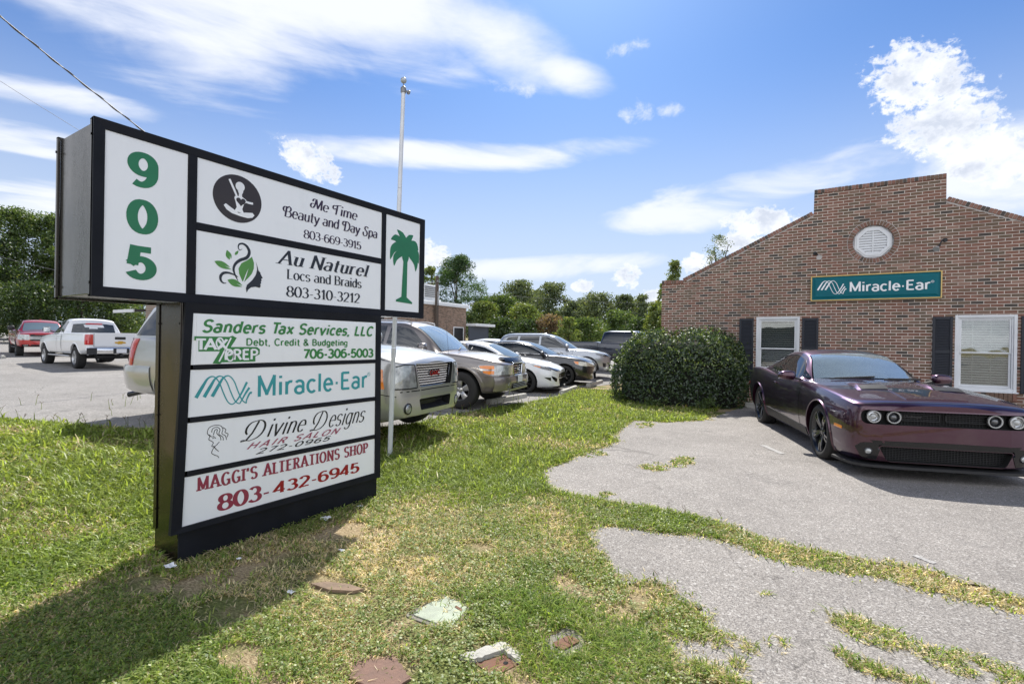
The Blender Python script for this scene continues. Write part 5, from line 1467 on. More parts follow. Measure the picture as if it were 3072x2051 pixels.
# ================================================================ buildings farther off
M['brick_far'] = brick('far_brick', 'y', [(0.0, (0.15, 0.105, 0.075)), (0.2, (0.27, 0.175, 0.12)), (0.5, (0.22, 0.145, 0.10)), (0.75, (0.30, 0.20, 0.145))], (0.38, 0.33, 0.28), .010)
M['brick_far_x'] = brick('far_brick_end', 'x', [(0.0, (0.15, 0.105, 0.075)), (0.2, (0.27, 0.175, 0.12)), (0.5, (0.22, 0.145, 0.10)), (0.75, (0.30, 0.20, 0.145))], (0.38, 0.33, 0.28), .010)
fbx = -23.8; fz = gz(fbx, 20)
fb = thing('flat_roof_building', 'low flat-roofed brick building with white roof edge behind the utility pole', 'building', (fbx, 22, 0))
FO = Matrix.Translation((-fbx, -22, 0))
def fput(mb, n, m, p=None):
    o = mb.build(n, m, None); o.parent = p or fb
    if p is None: o.matrix_parent_inverse = FO
    return o
fbx -= .35
mb = MB(); mb.box(-41.2, 16.0, fz - .3, fbx, 31.31, 4.02); fput(mb, 'wall', M['brick_far'])
mb = MB(); mb.box(-41.4, 15.8, 4.02, fbx + .18, 31.5, 4.26, .02); mb.box(-41.3, 15.9, 4.262, fbx + .10, 31.42, 4.31); fput(mb, 'roof_edge', M['white_metal'])
mb = MB(); mb.box(fbx + .001, 29.75, fz - .2, fbx + .03, 30.95, 2.45); d = fput(mb, 'door', M['black_plastic'])
mb = MB(); mb.box(fbx + .031, 29.7, fz - .2, fbx + .06, 29.78, 2.52); mb.box(fbx + .031, 30.92, fz - .2, fbx + .06, 31.0, 2.52); mb.box(fbx + .031, 29.78, 2.45, fbx + .06, 30.92, 2.52); mb.build('frame', M['white_metal'], d)
mb = MB(); mb.box(fbx, 31.315, 2.62, fbx + 1.0, 34.0, 2.82, .02); fput(mb, 'door_canopy', M['white_metal'])
M['slate_paint'] = mat('slate_grey_paint', (0.060, 0.068, 0.085), .6, noise=(3, .15))
g = thing('grey_screen_wall', 'slate grey screen panel beside the door of the flat-roofed building', 'screen', (fbx + .5, 32.2, fz))
mb = MB(); mb.box(-.05, -1.05, -.2, .05, 1.35, 2.28, .01); mb.build('panel', M['slate_paint'], g)
mb = MB(); mb.box(-.06, 1.36, -.2, .06, 1.46, 2.3, .01); mb.box(-.06, -1.16, -.2, .06, -1.06, 2.3, .01); mb.build('post', M['slate_paint'], g)
ac = thing('rooftop_unit', 'pale rooftop air conditioner on the flat-roofed brick building', 'air conditioner', (fbx - 1.6, 28.1, 4.31))
mb = MB(); mb.box(-.8, -.9, .22, .8, .9, 1.28, .03); mb.build('casing', M['white_metal'], ac)
mb = MB(); mb.box(-.9, -1.0, 0.0, .9, 1.0, .215, .02); mb.build('curb', M['white_metal'], ac)
mb = MB(); mb.lathe([(.42, 0), (.45, .10), (.36, .12), (.0, .13)], 20, 'z', (0, .1, 1.281)); mb.build('fan_cowl', M['black_plastic'], ac, 40)
mb = MB()
for k in range(6): mb.box(.801, -.75, .36 + k * .14, .83, .75, .44 + k * .14)
mb.build('vent_louvres', M['grey_metal'], ac)
mb = MB(); mb.prism([(15.4, 3.30), (21, 3.9), (21, 3.55), (15.4, 3.16)], -44.8, -41.45, 'yz'); fput(mb, 'side_canopy', M['roof_dark'])
mb = MB(); mb.box(-44.82, 15.3, 3.10, -41.42, 15.39, 3.32); fput(mb, 'fascia', M['white_metal'])
# ================================================================ vehicles: the builder
def pchip(pts):
    """smooth monotone curve through (x, y) points"""
    pts = sorted(pts); xs = np.array([p[0] for p in pts], float); ys = np.array([p[1] for p in pts], float)
    h = np.diff(xs); d = np.diff(ys) / h; n = len(xs); m = np.zeros(n)
    for i in range(1, n - 1):
        if d[i - 1] * d[i] > 0:
            w1 = 2 * h[i] + h[i - 1]; w2 = h[i] + 2 * h[i - 1]
            m[i] = (w1 + w2) / (w1 / d[i - 1] + w2 / d[i])
    m[0] = d[0]; m[-1] = d[-1]
    def f(x):
        x = min(max(x, xs[0]), xs[-1]); i = int(min(max(np.searchsorted(xs, x) - 1, 0), n - 2))
        t = (x - xs[i]) / h[i]
        return float((2 * t ** 3 - 3 * t ** 2 + 1) * ys[i] + (t ** 3 - 2 * t ** 2 + t) * h[i] * m[i] + (-2 * t ** 3 + 3 * t ** 2) * ys[i + 1] + (t ** 3 - t ** 2) * h[i] * m[i + 1])
    return f
def arc_cut(cuts, x, r, y0, y1, z):
    """wheel arch cutter"""
    n = 36
    for s in (-1, 1):
        mb = cuts
        mb.mat = 0
        pr = [(x + r * math.cos(2 * math.pi * k / n), z + r * math.sin(2 * math.pi * k / n)) for k in range(n)]
        v = [(u, s * y0, w) for u, w in pr] + [(u, s * y1, w) for u, w in pr]
        f = [tuple(range(n)), tuple(range(n, 2 * n))[::-1]] + [(i, (i + 1) % n, n + (i + 1) % n, n + i) for i in range(n)]
        mb.add(v, f)

class Car:
    def __init__(self, name, label, pose, S, body_mat, group=None, cat='car'):
        x, y, z, yaw = pose
        self.root = thing(name, label, cat, (x, y, z), R(yaw), group)
        self.S = S; self.bm_ = body_mat
        self.make_body(); self.make_cabin(); self.make_wheels()
    # ---- lower body
    def section(self, x):
        S = self.S; F = self.F
        zb, zm, zs, zc = F['zb'](x), F['zm'](x), F['zs'](x), F['zc'](x)
        hw = F['hw'](x); hb = hw * F['rb'](x); hs = hw * F['rs'](x)
        zs = max(zs, zb + .05); zm = min(max(zm, zb + .02), zs - .02); zc = max(zc, zs)
        p = [(0, zb), (hb * .6, zb), (hb * .93, zb)]
        for t in np.linspace(0.12, 1, 6):
            p.append((hb * .93 + (hw - hb * .93) * math.sin(t * math.pi / 2) ** 0.8, zb + (zm - zb) * (1 - math.cos(t * math.pi / 2))))
        e = S.get('side_pow', 2.2)
        for t in (.2, .4, .6, .75, .88, .95):
            p.append((hw - (hw - hs) * t ** e, zm + (zs - zm) * t))
        q = S.get('crown_pow', 2.4)
        rs = S.get('edge', .03)
        p.append((hs - rs * .45, zs + (zc - zs) * .0 + rs * .02))
        for t in (.05, .14, .28, .45, .65, .85, 1.0):
            y = (hs - rs) * (1 - t)
            p.append((y, zs + (zc - zs) * (1 - (1 - t) ** q) + rs * .12))
        return p
    def make_body(self):
        S = self.S
        self.F = {k: pchip(S[k]) for k in ('hw', 'zb', 'zs', 'zc', 'zm', 'rs', 'rb')}
        xf, xr = S['xf'], S['xr']
        xs = [xf - (1 - math.cos(t * math.pi / 2)) * .5 for t in np.linspace(0, 1, 16)]
        xs += list(np.linspace(xf - .5, xr + .4, 34))[1:-1]
        xs += [xr + (1 - math.cos(t * math.pi / 2)) * .4 for t in np.linspace(1, 0, 12)]
        rings = []
        for x in xs:
            h = self.section(x)
            ring = [(x, y, z) for y, z in h] + [(x, -y, z) for y, z in h[-2:0:-1]]
            rings.append(ring)
        mb = MB(); n = len(rings[0])
        mb.grid(rings, closed_v=True)
        mb.f += [tuple(range(n)), tuple((len(xs) - 1) * n + k for k in range(n))[::-1]]; mb.mi += [0, 0]
        o = mb.build('body', [self.bm_, M['well']], None, None)
        cuts = MB()
        for ax, rr in S['arches']: arc_cut(cuts, ax, rr, S.get('arch_in', .52), 1.3, S['wr'] + S.get('arch_dz', .0))
        for poly, plane, a0, a1 in S.get('cuts', []): cuts.prism(poly, a0, a1, plane)
        c = cuts.build('cut', [M['well']], None, None)
        c.data.materials.clear(); c.data.materials.append(M['well'])
        md = o.modifiers.new('b', 'BOOLEAN'); md.operation = 'DIFFERENCE'; md.object = c; md.solver = 'EXACT'; md.material_mode = 'TRANSFER'; md.use_self = True
        dg = bpy.context.evaluated_depsgraph_get(); dg.update()
        me = bpy.data.meshes.new_from_object(o.evaluated_get(dg))
        o.modifiers.clear(); old = o.data; o.data = me; bpy.data.meshes.remove(old)
        cm = c.data; bpy.data.objects.remove(c); bpy.data.meshes.remove(cm)
        me.name = 'body'
        me.shade_smooth(); me.set_sharp_from_angle(angle=R(S.get('sharp', 34)))
        o.parent = self.root
        self.body = o
        b = bmesh.new(); b.from_mesh(me); self.bvh = BVHTree.FromBMesh(b); b.free()
        for ax, rr in S['arches']:                               # rolled arch lips
            if S.get('lip'):
                for s in (-1, 1):
                    mb = MB(); pr = []
                    z0 = S['wr'] + S.get('arch_dz', .0); a0 = math.asin(max(-.95, min(.6, (self.F['zb'](ax) + .02 - z0) / rr)))
                    lw = S.get('lip_w', .03); rows = []
                    for a in np.linspace(a0, math.pi - a0, 26):
                        row = []
                        for r_, dy in ((rr - .006, -.05), (rr - .006, .012), (rr + lw * .5, .016), (rr + lw, .001)):
                            X = ax + r_ * math.cos(a); Z = z0 + r_ * math.sin(a)
                            Xs = ax + (rr + lw) * math.cos(a); Zs = z0 + (rr + lw) * math.sin(a)
                            hit = self.bvh.ray_cast(Vector((Xs, s * 2, Zs)), Vector((0, -s, 0)))
                            yy = abs(hit[0].y) if hit[0] is not None else self.F['hw'](ax) - .02
                            row.append((X, s * (yy + dy), Z))
                        rows.append(row)
                    mb.grid(rows)
                    mb.build('arch_lip', S['lip'] if S['lip'] is not True else self.bm_, self.root, 50)
    # ---- greenhouse
    def make_cabin(self):
        S = self.S; P = S['cabin']                               # (x, z, half width) from windscreen foot to rear window foot
        q = np.array(P, float)
        s = np.concatenate([[0], np.cumsum(np.hypot(np.diff(q[:, 0]), np.diff(q[:, 1])))]); s /= s[-1]
        self.cx, self.cz, self.cw = (pchip(list(zip(s, q[:, i]))) for i in range(3))
        self.belt = pchip(S['belt']); self.beltw = pchip(S['beltw'])
        self.bul = pchip([(0, S.get('bulge', .16)), (.34, .03), (.66, .02), (1, S.get('bulge_r', .10))])
        sgn = lambda u: 1 if u < .5 else -1
        crown = S.get('crown', .055)
        def top(u, v):
            w = self.cw(u)
            return Vector((self.cx(u) - sgn(u) * self.bul(u) * v * v, v * w, self.cz(u) - crown * abs(v) ** 2.6 - .012 * max(0, (abs(v) - .93) / .07) ** 2))
        self.top = top
        U = np.linspace(0, 1, 49); V = np.concatenate([[-1, -.985, -.95], np.linspace(-.88, .88, 15), [.95, .985, 1]])
        mb = MB(); mb.grid([[top(u, v) for v in V] for u in U])
        if 'open_ws' in S:                                       # leave the windscreen opening free
            u0, u1, v0 = S['open_ws']; keep = []
            for q, fc in enumerate(mb.f):
                i, j = divmod(q, len(V) - 1); uc = (U[i] + U[i + 1]) / 2; vc = (V[j] + V[j + 1]) / 2
                if not (u0 < uc < u1 and abs(vc) < v0): keep.append(fc)
            mb.f = keep; mb.mi = [0] * len(keep)
        for side in (-1, 1):
            rows = []
            for u in U:
                e = top(u, side)
                bz = self.belt(e.x) - .02; bw = self.beltw(e.x)
                rows.append([e.lerp(Vector((e.x, side * bw, bz)), t) + Vector((0, side * S.get('side_bow', .025) * math.sin(math.pi * t), 0)) for t in np.linspace(0, 1, 8)])
            mb.grid(rows)
        mb2 = mb.build('cabin', self.bm_, self.root, 42)
        bm = bmesh.new(); bm.from_mesh(mb2.data); bmesh.ops.remove_doubles(bm, verts=list(bm.verts), dist=.0006); bmesh.ops.recalc_face_normals(bm, faces=list(bm.faces)); bm.to_mesh(mb2.data); bm.free()
        mb2.data.shade_smooth(); mb2.data.set_sharp_from_angle(angle=R(42))
        self.cabin = mb2
        E_ = [top(u, 1) for u in np.linspace(0, 1, 240)]
        ex = np.array([e.x for e in E_])[::-1]
        self.ez = lambda x: float(np.interp(x, ex, np.array([e.z for e in E_])[::-1])); self.ey = lambda x: float(np.interp(x, ex, np.array([e.y for e in E_])[::-1]))
    def side_pt(self, x, z, side, off):
        zt = self.ez(x); zb = self.belt(x) - .02
        t = 0 if zt - zb < 1e-4 else min(max((zt - z) / (zt - zb), -.2), 1.2)
        y = self.ey(x) + (self.beltw(x) - self.ey(x)) * t + self.S.get('side_bow', .025) * math.sin(math.pi * min(max(t, 0), 1))
        return Vector((x, side * (y + off), z))
    def glass_top(self, u0, u1, v, name='windscreen', m=None, off=.004, taper=1.0):
        mb = MB(); rows = []
        for i in range(15):
            u = u0 + (u1 - u0) * i / 14; vv = v * (1 + (taper - 1) * i / 14)
            row = []
            for w in np.linspace(-vv, vv, 25):
                p = self.top(u, w); a = self.top(u + .004, w) - self.top(u - .004, w); b = self.top(u, w + .01) - self.top(u, w - .01)
                n = b.cross(a).normalized()
                if n.z < 0: n = -n
                row.append(p + n * off)
            rows.append(row)
        mb.grid(rows)
        return mb.build(name, m or M['windscreen' if name == 'windscreen' else 'glass'], self.root, 180)
    def side_window(self, top, bot, name='side_window', m=None, sides=(-1, 1), off=.005):
        """top and bottom edges as (x, dz below roof edge) / (x, dz above belt)"""
        out = []
        T = self.resample([(x, self.ez(x) - d) for x, d in self.dense(top)], 18); B = self.resample([(x, self.belt(x) + d) for x, d in self.dense(bot)], 18)
        for s in sides:
            mb = MB(); rows = []
            for k in range(7):
                t = k / 6
                rows.append([self.side_pt(a[0] + (b[0] - a[0]) * t, a[1] + (b[1] - a[1]) * t, s, off) for a, b in zip(T, B)])
            mb.grid(rows); out.append(mb.build(name, m or M['glass'], self.root, 180))
        return out
    @staticmethod
    def dense(p):
        out = []
        for a, b in zip(p, p[1:]):
            for k in range(8): out.append((a[0] + (b[0] - a[0]) * k / 8, a[1] + (b[1] - a[1]) * k / 8))
        return out + [p[-1]]
    @staticmethod
    def resample(p, n):
        q = np.array(p, float); s = np.concatenate([[0], np.cumsum(np.hypot(np.diff(q[:, 0]), np.diff(q[:, 1])))]); t = np.linspace(0, s[-1], n)
        return list(zip(np.interp(t, s, q[:, 0]), np.interp(t, s, q[:, 1])))
    # ---- patches laid on the body
    def cast(self, a, b, view):
        if view == 'front': o, d = Vector((4, a, b)), Vector((-1, 0, 0))
        elif view == 'rear': o, d = Vector((-9, a, b)), Vector((1, 0, 0))
        elif view == 'left': o, d = Vector((a, 3, b)), Vector((0, -1, 0))
        elif view == 'right': o, d = Vector((a, -3, b)), Vector((0, 1, 0))
        else: o, d = Vector((a, b, 4)), Vector((0, 0, -1))
        h = self.bvh.ray_cast(o, d)
        return (h[0], h[1], d) if h[0] is not None else (None, None, d)
    def patch(self, top, bot, view, m, name, off=.005, n=16, k=6, parent=None, lid=.0, sharp=40):
        T = self.resample(top, n); B = self.resample(bot, n); mb = MB(); rows = []; last = None
        for j in range(k):
            t = j / (k - 1); row = []
            for a, b in zip(T, B):
                p, nn, d = self.cast(a[0] + (b[0] - a[0]) * t, a[1] + (b[1] - a[1]) * t, view)
                if p is None: p = last if last is not None else Vector((0, 0, 0))
                else:
                    p = p - d * off; last = p
                row.append(p)
            rows.append(row)
        mb.grid(rows)
        if lid > 0:                                              # give the patch a rim going back to the body
            d = self.cast(0, 0, view)[2]
            ring = rows[0] + [r[-1] for r in rows[1:]] + rows[-1][::-1][1:] + [r[0] for r in rows[::-1][1:-1]]
            mb.grid([ring, [p + d * lid for p in ring]], closed_v=True)
        return mb.build(name, m, parent or self.root, sharp)
    def both(self, fn):
        return [fn(s) for s in (-1, 1)]
    def line(self, pts, view, w=.009, m=None, name='seam', off=.002, parent=None):
        """a thin line along the body: panel gaps, trim"""
        P = self.dense(pts); mb = MB(); L = []; Rr = []
        for i, (a, b) in enumerate(P):
            q0 = P[max(i - 1, 0)]; q1 = P[min(i + 1, len(P) - 1)]
            d = Vector((q1[0] - q0[0], q1[1] - q0[1])).normalized(); nn = Vector((-d.y, d.x)) * w / 2
            p, _, dd = self.cast(a + nn.x, b + nn.y, view); r, _, _ = self.cast(a - nn.x, b - nn.y, view)
            if p is None or r is None: continue
            L.append(p - dd * off); Rr.append(r - dd * off)
        if len(L) > 1:
            mb.grid([L, Rr]); return mb.build(name, m or M['well'], parent or self.root, 180)
    def door(self, outline_top, outline_bot, sides=(-1, 1), handle=None, hm=None):
        """a door skin a hair proud of the body, dark gap around it"""
        out = []
        for s in sides:
            v = 'left' if s > 0 else 'right'
            d = self.patch(outline_top, outline_bot, v, self.bm_, 'door', .0035, 18, 10)
            g = .008
            T = [(x + (g if i else -g) * (1 if outline_top[-1][0] > outline_top[0][0] else -1), z) for i, (x, z) in enumerate([outline_top[0], outline_top[-1]])]
            mid = outline_top[1:-1]; bm_ = outline_bot[1:-1]
            B = [(x + (g if i else -g) * (1 if outline_bot[-1][0] > outline_bot[0][0] else -1), z - g) for i, (x, z) in enumerate([outline_bot[0], outline_bot[-1]])]
            self.patch([T[0]] + mid + [T[1]], [B[0]] + [(x, z - g) for x, z in bm_] + [B[1]], v, M['well'], 'door_gap', .0016, 18, 10, parent=d)
            if handle:
                hx, hz = handle
                p, _, _ = self.cast(hx, hz, v)
                if p is not None:
                    mb = MB(); mb.box(p.x - .09, p.y + s * .0, p.z - .014, p.x + .09, p.y + s * .035, p.z + .014, .008); mb.build('handle', hm or self.bm_, d, 40)
            out.append(d)
        return out
    def mirror(self, x, y, z, m=None, size=(.10, .12, .075), sides=(-1, 1)):
        for s in sides:
            mb = MB(); rows = []
            sx, sy, sz = size
            for i in range(11):
                t = -1 + 2 * i / 10; ring = []
                r = max(.05, (1 - abs(t) ** 3.2)) ** .5
                for k in range(16):
                    a = 2 * math.pi * k / 16; c, sn = math.cos(a), math.sin(a)
                    cc = math.copysign(abs(c) ** .65, c); ss_ = math.copysign(abs(sn) ** .65, sn)
                    xx = cc * sx * r * (1 if cc > 0 else .35)
                    ring.append((x + xx, s * (y + sy * t), z + ss_ * sz * r * (1 - .12 * t)))
                rows.append(ring)
            mb.grid(rows, closed_v=True)
            mb.f += [tuple(range(16)), tuple(160 + k for k in range(16))]; mb.mi += [0, 0]
            o = mb.build('mirror', m or self.bm_, self.root, 60)
            MB().bar((x - .01, s * (y - sy * .7), z - sz * .5), (x + .02, s * (y - sy - .10), z - sz * .9), .05, .03).build('mirror_foot', M['black_plastic'], o)
            mb = MB(); mb.add([(x - sx * .36, s * (y + sy * a * .85), z + sz * b * .8) for a, b in ((-1, -1), (1, -1), (1, 1), (-1, 1))], [(0, 1, 2, 3)]); mb.build('mirror_glass', M['chrome'], o)
    # ---- wheels
    def make_wheels(self):
        S = self.S; r = S['wr']; w = S['ww']; rr = S['rim']
        tb = MB()
        prof = [(rr - .005, -w / 2 + .02), (rr + .012, -w / 2 + .004), (rr + (r - rr) * .5, -w / 2 - .004), (r - .03, -w / 2 + .004), (r - .006, -w / 2 + .028), (r, -w / 4), (r, 0), (r, w / 4), (r - .006, w / 2 - .028), (r - .03, w / 2 - .004), (rr + (r - rr) * .5, w / 2 + .004), (rr + .012, w / 2 - .004), (rr - .005, w / 2 - .02)]
        tb.lathe(prof, 48, 'y')
        for g in (-.30, -.1, .1, .30):                           # tread grooves
            tb.lathe([(r + .0015, g * w - .005), (r + .0015, g * w + .005)], 48, 'y')
        tyre = tb.build('wheel', M['rubber'], None, 50, link=False)
        rb = MB(); yo = w / 2 - .014
        rb.lathe([(rr, -w / 2 + .02), (rr - .02, -w / 2 + .03), (rr - .03, 0), (rr - .022, yo - .03), (rr - .002, yo + .004), (rr + .004, yo - .004)], 48, 'y')
        n, st = S['spokes'], S.get('spoke_style', 'plain')
        def spoke(a, w0, w1, y0, y1, r0, r1, th=.03):
            c, s = math.cos(a), math.sin(a); rows = []
            for t in np.linspace(0, 1, 6):
                R_ = r0 + (r1 - r0) * t; hw = (w0 + (w1 - w0) * t) / 2; y = y0 + (y1 - y0) * t + .012 * math.sin(math.pi * t)
                rows.append([(R_ * c - q * s, y + e, R_ * s + q * c) for q, e in ((-hw, -th), (-hw, -.006), (-hw * .8, 0), (hw * .8, 0), (hw, -.006), (hw, -th))])
            rb.grid(rows, closed_v=True)
        hub = S.get('hub', .06); yh = yo - S.get('dish', .03)
        for k in range(n):
            a = 2 * math.pi * k / n + S.get('spoke_turn', .3)
            if st == 'twin':
                for da in (-.13, .13): spoke(a + da * .35, .030, .026, yh, yo - .006, hub * .6, rr - .01) if False else spoke(a + da, .034, .030, yh, yo - .006, hub * .7, rr - .012)
            elif st == 'wide': spoke(a, .075, .135, yh, yo - .006, hub * .6, rr - .012)
            elif st == 'y':
                spoke(a, .042, .036, yh, yo - .012, hub * .6, rr * .62)
                for da in (-.2, .2):
                    c, s = math.cos(a), math.sin(a)
                    spoke(a + da, .026, .024, yo - .016, yo - .006, rr * .55, rr - .012)
            else: spoke(a, S.get('sw', .045), S.get('sw', .045) * .8, yh, yo - .006, hub * .6, rr - .012)
        rb.lathe([(.0, yh + .012), (hub * .55, yh + .012), (hub * .75, yh + .004), (hub * 1.25, yh - .002), (hub * 1.3, yh - .03)], 24, 'y', cap0=False)
        for k in range(5):
            a = 2 * math.pi * k / 5; rb.lathe([(.010, yh - .01), (.010, yh + .012), (.0, yh + .014)], 8, 'y', (hub * .98 * math.cos(a), 0, hub * .98 * math.sin(a)))
        rim = rb.build('rim', S['rim_mat'], None, 40, link=False)
        db = MB(); db.lathe([(.0, yo - .10), (rr * .72, yo - .10), (rr * .72, yo - .115), (.0, yo - .115)], 32, 'y'); db.lathe([(rr - .03, yo - .12), (.0, yo - .13)], 32, 'y')
        disc_ = db.build('brake_disc', S.get('disc_mat', M['well']), None, 40, link=False)
        for ax in (0.0, -S['wb']):
            for s in (-1, 1):
                t = tyre.copy(); COL.objects.link(t); t.parent = self.root
                t.location = (ax, s * (S['track'] / 2), r); t.rotation_euler = (0, 0, 0 if s > 0 else math.pi)
                if ax == 0.0 and S.get('steer'): t.rotation_euler[2] += R(S['steer'])
                for q in (rim, disc_):
                    c = q.copy(); COL.objects.link(c); c.parent = t
        for o in (tyre, rim, disc_): bpy.data.objects.remove(o)
    def round_lamp(self, y, z, r, off=.0):
        h = self.bvh.ray_cast(Vector((4, y, z)), Vector((-1, 0, 0)))
        n = (h[1] + Vector((1.2, 0, 0))).normalized(); q = Vector((1, 0, 0)).rotation_difference(n); o = h[0] + n * off
        def put_(prof, m, name, par):
            mb = MB(); mb.lathe(prof, 20, 'x'); mb.v = [tuple(o + q @ Vector(v)) for v in mb.v]
            return mb.build(name, m, par, 50)
        l = put_([(r * .94, .004), (r * .80, .012), (r * .4, .016), (.0005, .017)], M['lamp_glass'], 'fog_lamp', self.root)
        put_([(r * 1.18, -.01), (r * 1.18, .008), (r * .95, .012), (r * .93, -.004), (.0005, -.004)], M['dark_alloy'], 'bezel', l)
    def plate(self, x, y, z, rear, m, text='', col=None):
        s = -1 if rear else 1
        mb = MB(); mb.box(x, y - .152, z - .076, x + s * .008, y + .152, z + .076, .003)
        o = mb.build('licence_plate', m, self.root)
        if text:
            lettering(o, col or M['ink_navy'], [ln(text, (-.125, -.045, .125, .045), .16, .15, 'sans', 0, .06)], 0, 'plate_lettering', lambda u, w, h: (x + s * (.0082 + h), y - s * -u if not rear else y - u, z + w))
        return o
    def shield(self, z0=.0):
        """dark underbody so that no daylight shows through"""
        S = self.S; mb = MB(); mb.box(S['xr'] + .5, -.62, S['wr'] * .62, S['xf'] - .35, .62, self.F['zb'](-1) + .06)
        mb.build('underbody', M['well'], self.root)
    def wiper(self, p, q, w=.012):
        mb = MB(); a, b = Vector(p), Vector(q); mb.bar(a, b, .010, .018); mb.bar(b.lerp(a, .9) + Vector((0, 0, .012)), b + Vector((0, 0, .012)), .02, .01); mb.build('wiper', M['black_plastic'], self.root)
# ================================================================ vehicles: each one
P_PURPLE = paint('purple_pearl', (0.060, 0.011, 0.025), (0.027, 0.012, 0.078), .85, .30)
P_SILVER = paint('champagne_silver', (0.46, 0.452, 0.43), None, .55, .30)
P_TAUPE = paint('taupe_metallic', (0.205, 0.182, 0.170), None, .5, .36)
P_WHITE = paint('white_paint', (0.76, 0.765, 0.77), None, .0, .35)
P_BLACK = paint('black_paint', (0.012, 0.012, 0.014), None, .3, .28)
P_STEEL = paint('steel_silver', (0.42, 0.44, 0.47), None, .6, .28)
P_NAVY = paint('midnight_paint', (0.012, 0.016, 0.030), None, .4, .28)
P_RED = paint('red_paint', (0.42, 0.012, 0.012), (0.30, 0.01, 0.02), .35, .28)
M['plate_white'] = mat('plate_white', (0.70, 0.70, 0.72), .4, noise=(30, .1))
M['stitch'] = mat('cloth_dash', (0.05, 0.05, 0.055), .8)

def rnd(poly, r=.03, k=4): return rounded(poly, r, k)
def mir(p): return [(-a, b) for a, b in p]
def lamp_pair(car, top, bot, view, m, name='headlight', off=.006, lid=.012, **kw):
    out = []
    for s in (-1, 1):
        out.append(car.patch([(a * s, b) for a, b in top], [(a * s, b) for a, b in bot], view, m, name, off, lid=lid, **kw))
    return out
def side_pair(car, top, bot, m, name, off=.005, lid=.008, sides=(-1, 1), **kw):
    return [car.patch(top, bot, 'left' if s > 0 else 'right', m, name, off, lid=lid, **kw) for s in sides]

# ---------------------------------------------------------------- purple coupe
S = dict(xf=.95, xr=-4.05, wb=2.95, wr=.362, ww=.245, rim=.268, track=1.62, spokes=5, spoke_style='twin', spoke_turn=.95, rim_mat=M['dark_alloy'], hub=.062, dish=.035,
         hw=[(-4.05, .66), (-4.0, .80), (-3.85, .90), (-3.4, .955), (-2.95, .968), (-2.2, .945), (-1.4, .935), (-.5, .945), (0, .958), (.4, .945), (.65, .92), (.82, .875), (.90, .80), (.95, .60)],
         zb=[(-4.05, .38), (-3.9, .28), (-3.4, .21), (-2, .185), (0, .175), (.6, .165), (.95, .20)],
         zm=[(-4.05, .72), (-3, .64), (-1.5, .58), (0, .60), (.95, .48)],
         zs=[(-4.05, .97), (-3.8, 1.03), (-3.0, 1.045), (-2.3, 1.0), (-1.5, .965), (-.6, .965), (0, .935), (.5, .885), (.85, .83), (.95, .78)],
         zc=[(-4.05, 1.0), (-3.9, 1.07), (-3.3, 1.085), (-2.5, 1.06), (-1, 1.02), (-.45, 1.005), (.1, .975), (.6, .915), (.88, .868), (.95, .84)],
         rs=[(-4.05, .93), (-3, .90), (-1.5, .905), (0, .915), (.95, .95)], rb=[(-4.05, .9), (.95, .93)],
         arches=[(0, .412), (-2.95, .412)], arch_in=.55, lip=True, lip_w=.016, side_pow=2.6, edge=.035, crown_pow=3.0, sharp=30,
         cuts=[(rnd([(-.80, .615), (-.80, .775), (.80, .775), (.80, .615)], .07), 'yz', .865, 1.3), (rnd([(-.56, .205), (-.64, .37), (.64, .37), (.56, .205)], .04), 'yz', .85, 1.3)],
         cabin=[(-.74, .995, .72), (-1.0, 1.14, .675), (-1.50, 1.375, .575), (-1.90, 1.44, .56), (-2.3, 1.425, .565), (-2.62, 1.365, .58), (-3.38, 1.075, .68)], bulge=.24, bulge_r=.12, crown=.055, open_ws=(.03, .31, .92),
         belt=[(-3.5, 1.07), (-2.6, 1.02), (-1.5, .975), (-.4, .965)], beltw=[(-3.5, .86), (-2.6, .85), (-1.2, .855), (-.4, .84)], side_bow=.02)
coupe = Car('muscle_coupe', 'purple two-door muscle coupe with quad round headlights parked before the brick gable', (.813, 8.06, .012, -70.5), S, P_PURPLE)
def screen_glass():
    m = bpy.data.materials.new('sky_film_windscreen'); m.use_nodes = True
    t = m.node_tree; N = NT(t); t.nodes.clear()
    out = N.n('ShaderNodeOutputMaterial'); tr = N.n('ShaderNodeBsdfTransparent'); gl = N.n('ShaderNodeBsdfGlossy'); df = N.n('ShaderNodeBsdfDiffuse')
    tr.inputs[0].default_value = (.62, .72, .70, 1); gl.inputs['Roughness'].default_value = .01; gl.inputs[0].default_value = (.95, .98, 1, 1); df.inputs[0].default_value = (.52, .66, .74, 1)  # sky-blue diffuse film stands in for the reflected sky
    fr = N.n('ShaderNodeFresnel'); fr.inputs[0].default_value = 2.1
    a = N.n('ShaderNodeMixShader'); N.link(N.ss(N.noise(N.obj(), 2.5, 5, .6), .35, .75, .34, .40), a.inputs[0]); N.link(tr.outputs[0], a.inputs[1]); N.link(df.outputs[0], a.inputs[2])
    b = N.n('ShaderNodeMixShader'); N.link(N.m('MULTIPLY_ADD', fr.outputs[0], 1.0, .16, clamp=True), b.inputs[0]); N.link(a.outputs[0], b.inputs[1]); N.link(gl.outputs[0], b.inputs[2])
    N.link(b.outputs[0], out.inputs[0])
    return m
M['sky_film_screen'] = screen_glass()
M['seat_cloth'] = mat('charcoal_seat', (0.045, 0.045, 0.048), .85, noise=(20, .2))
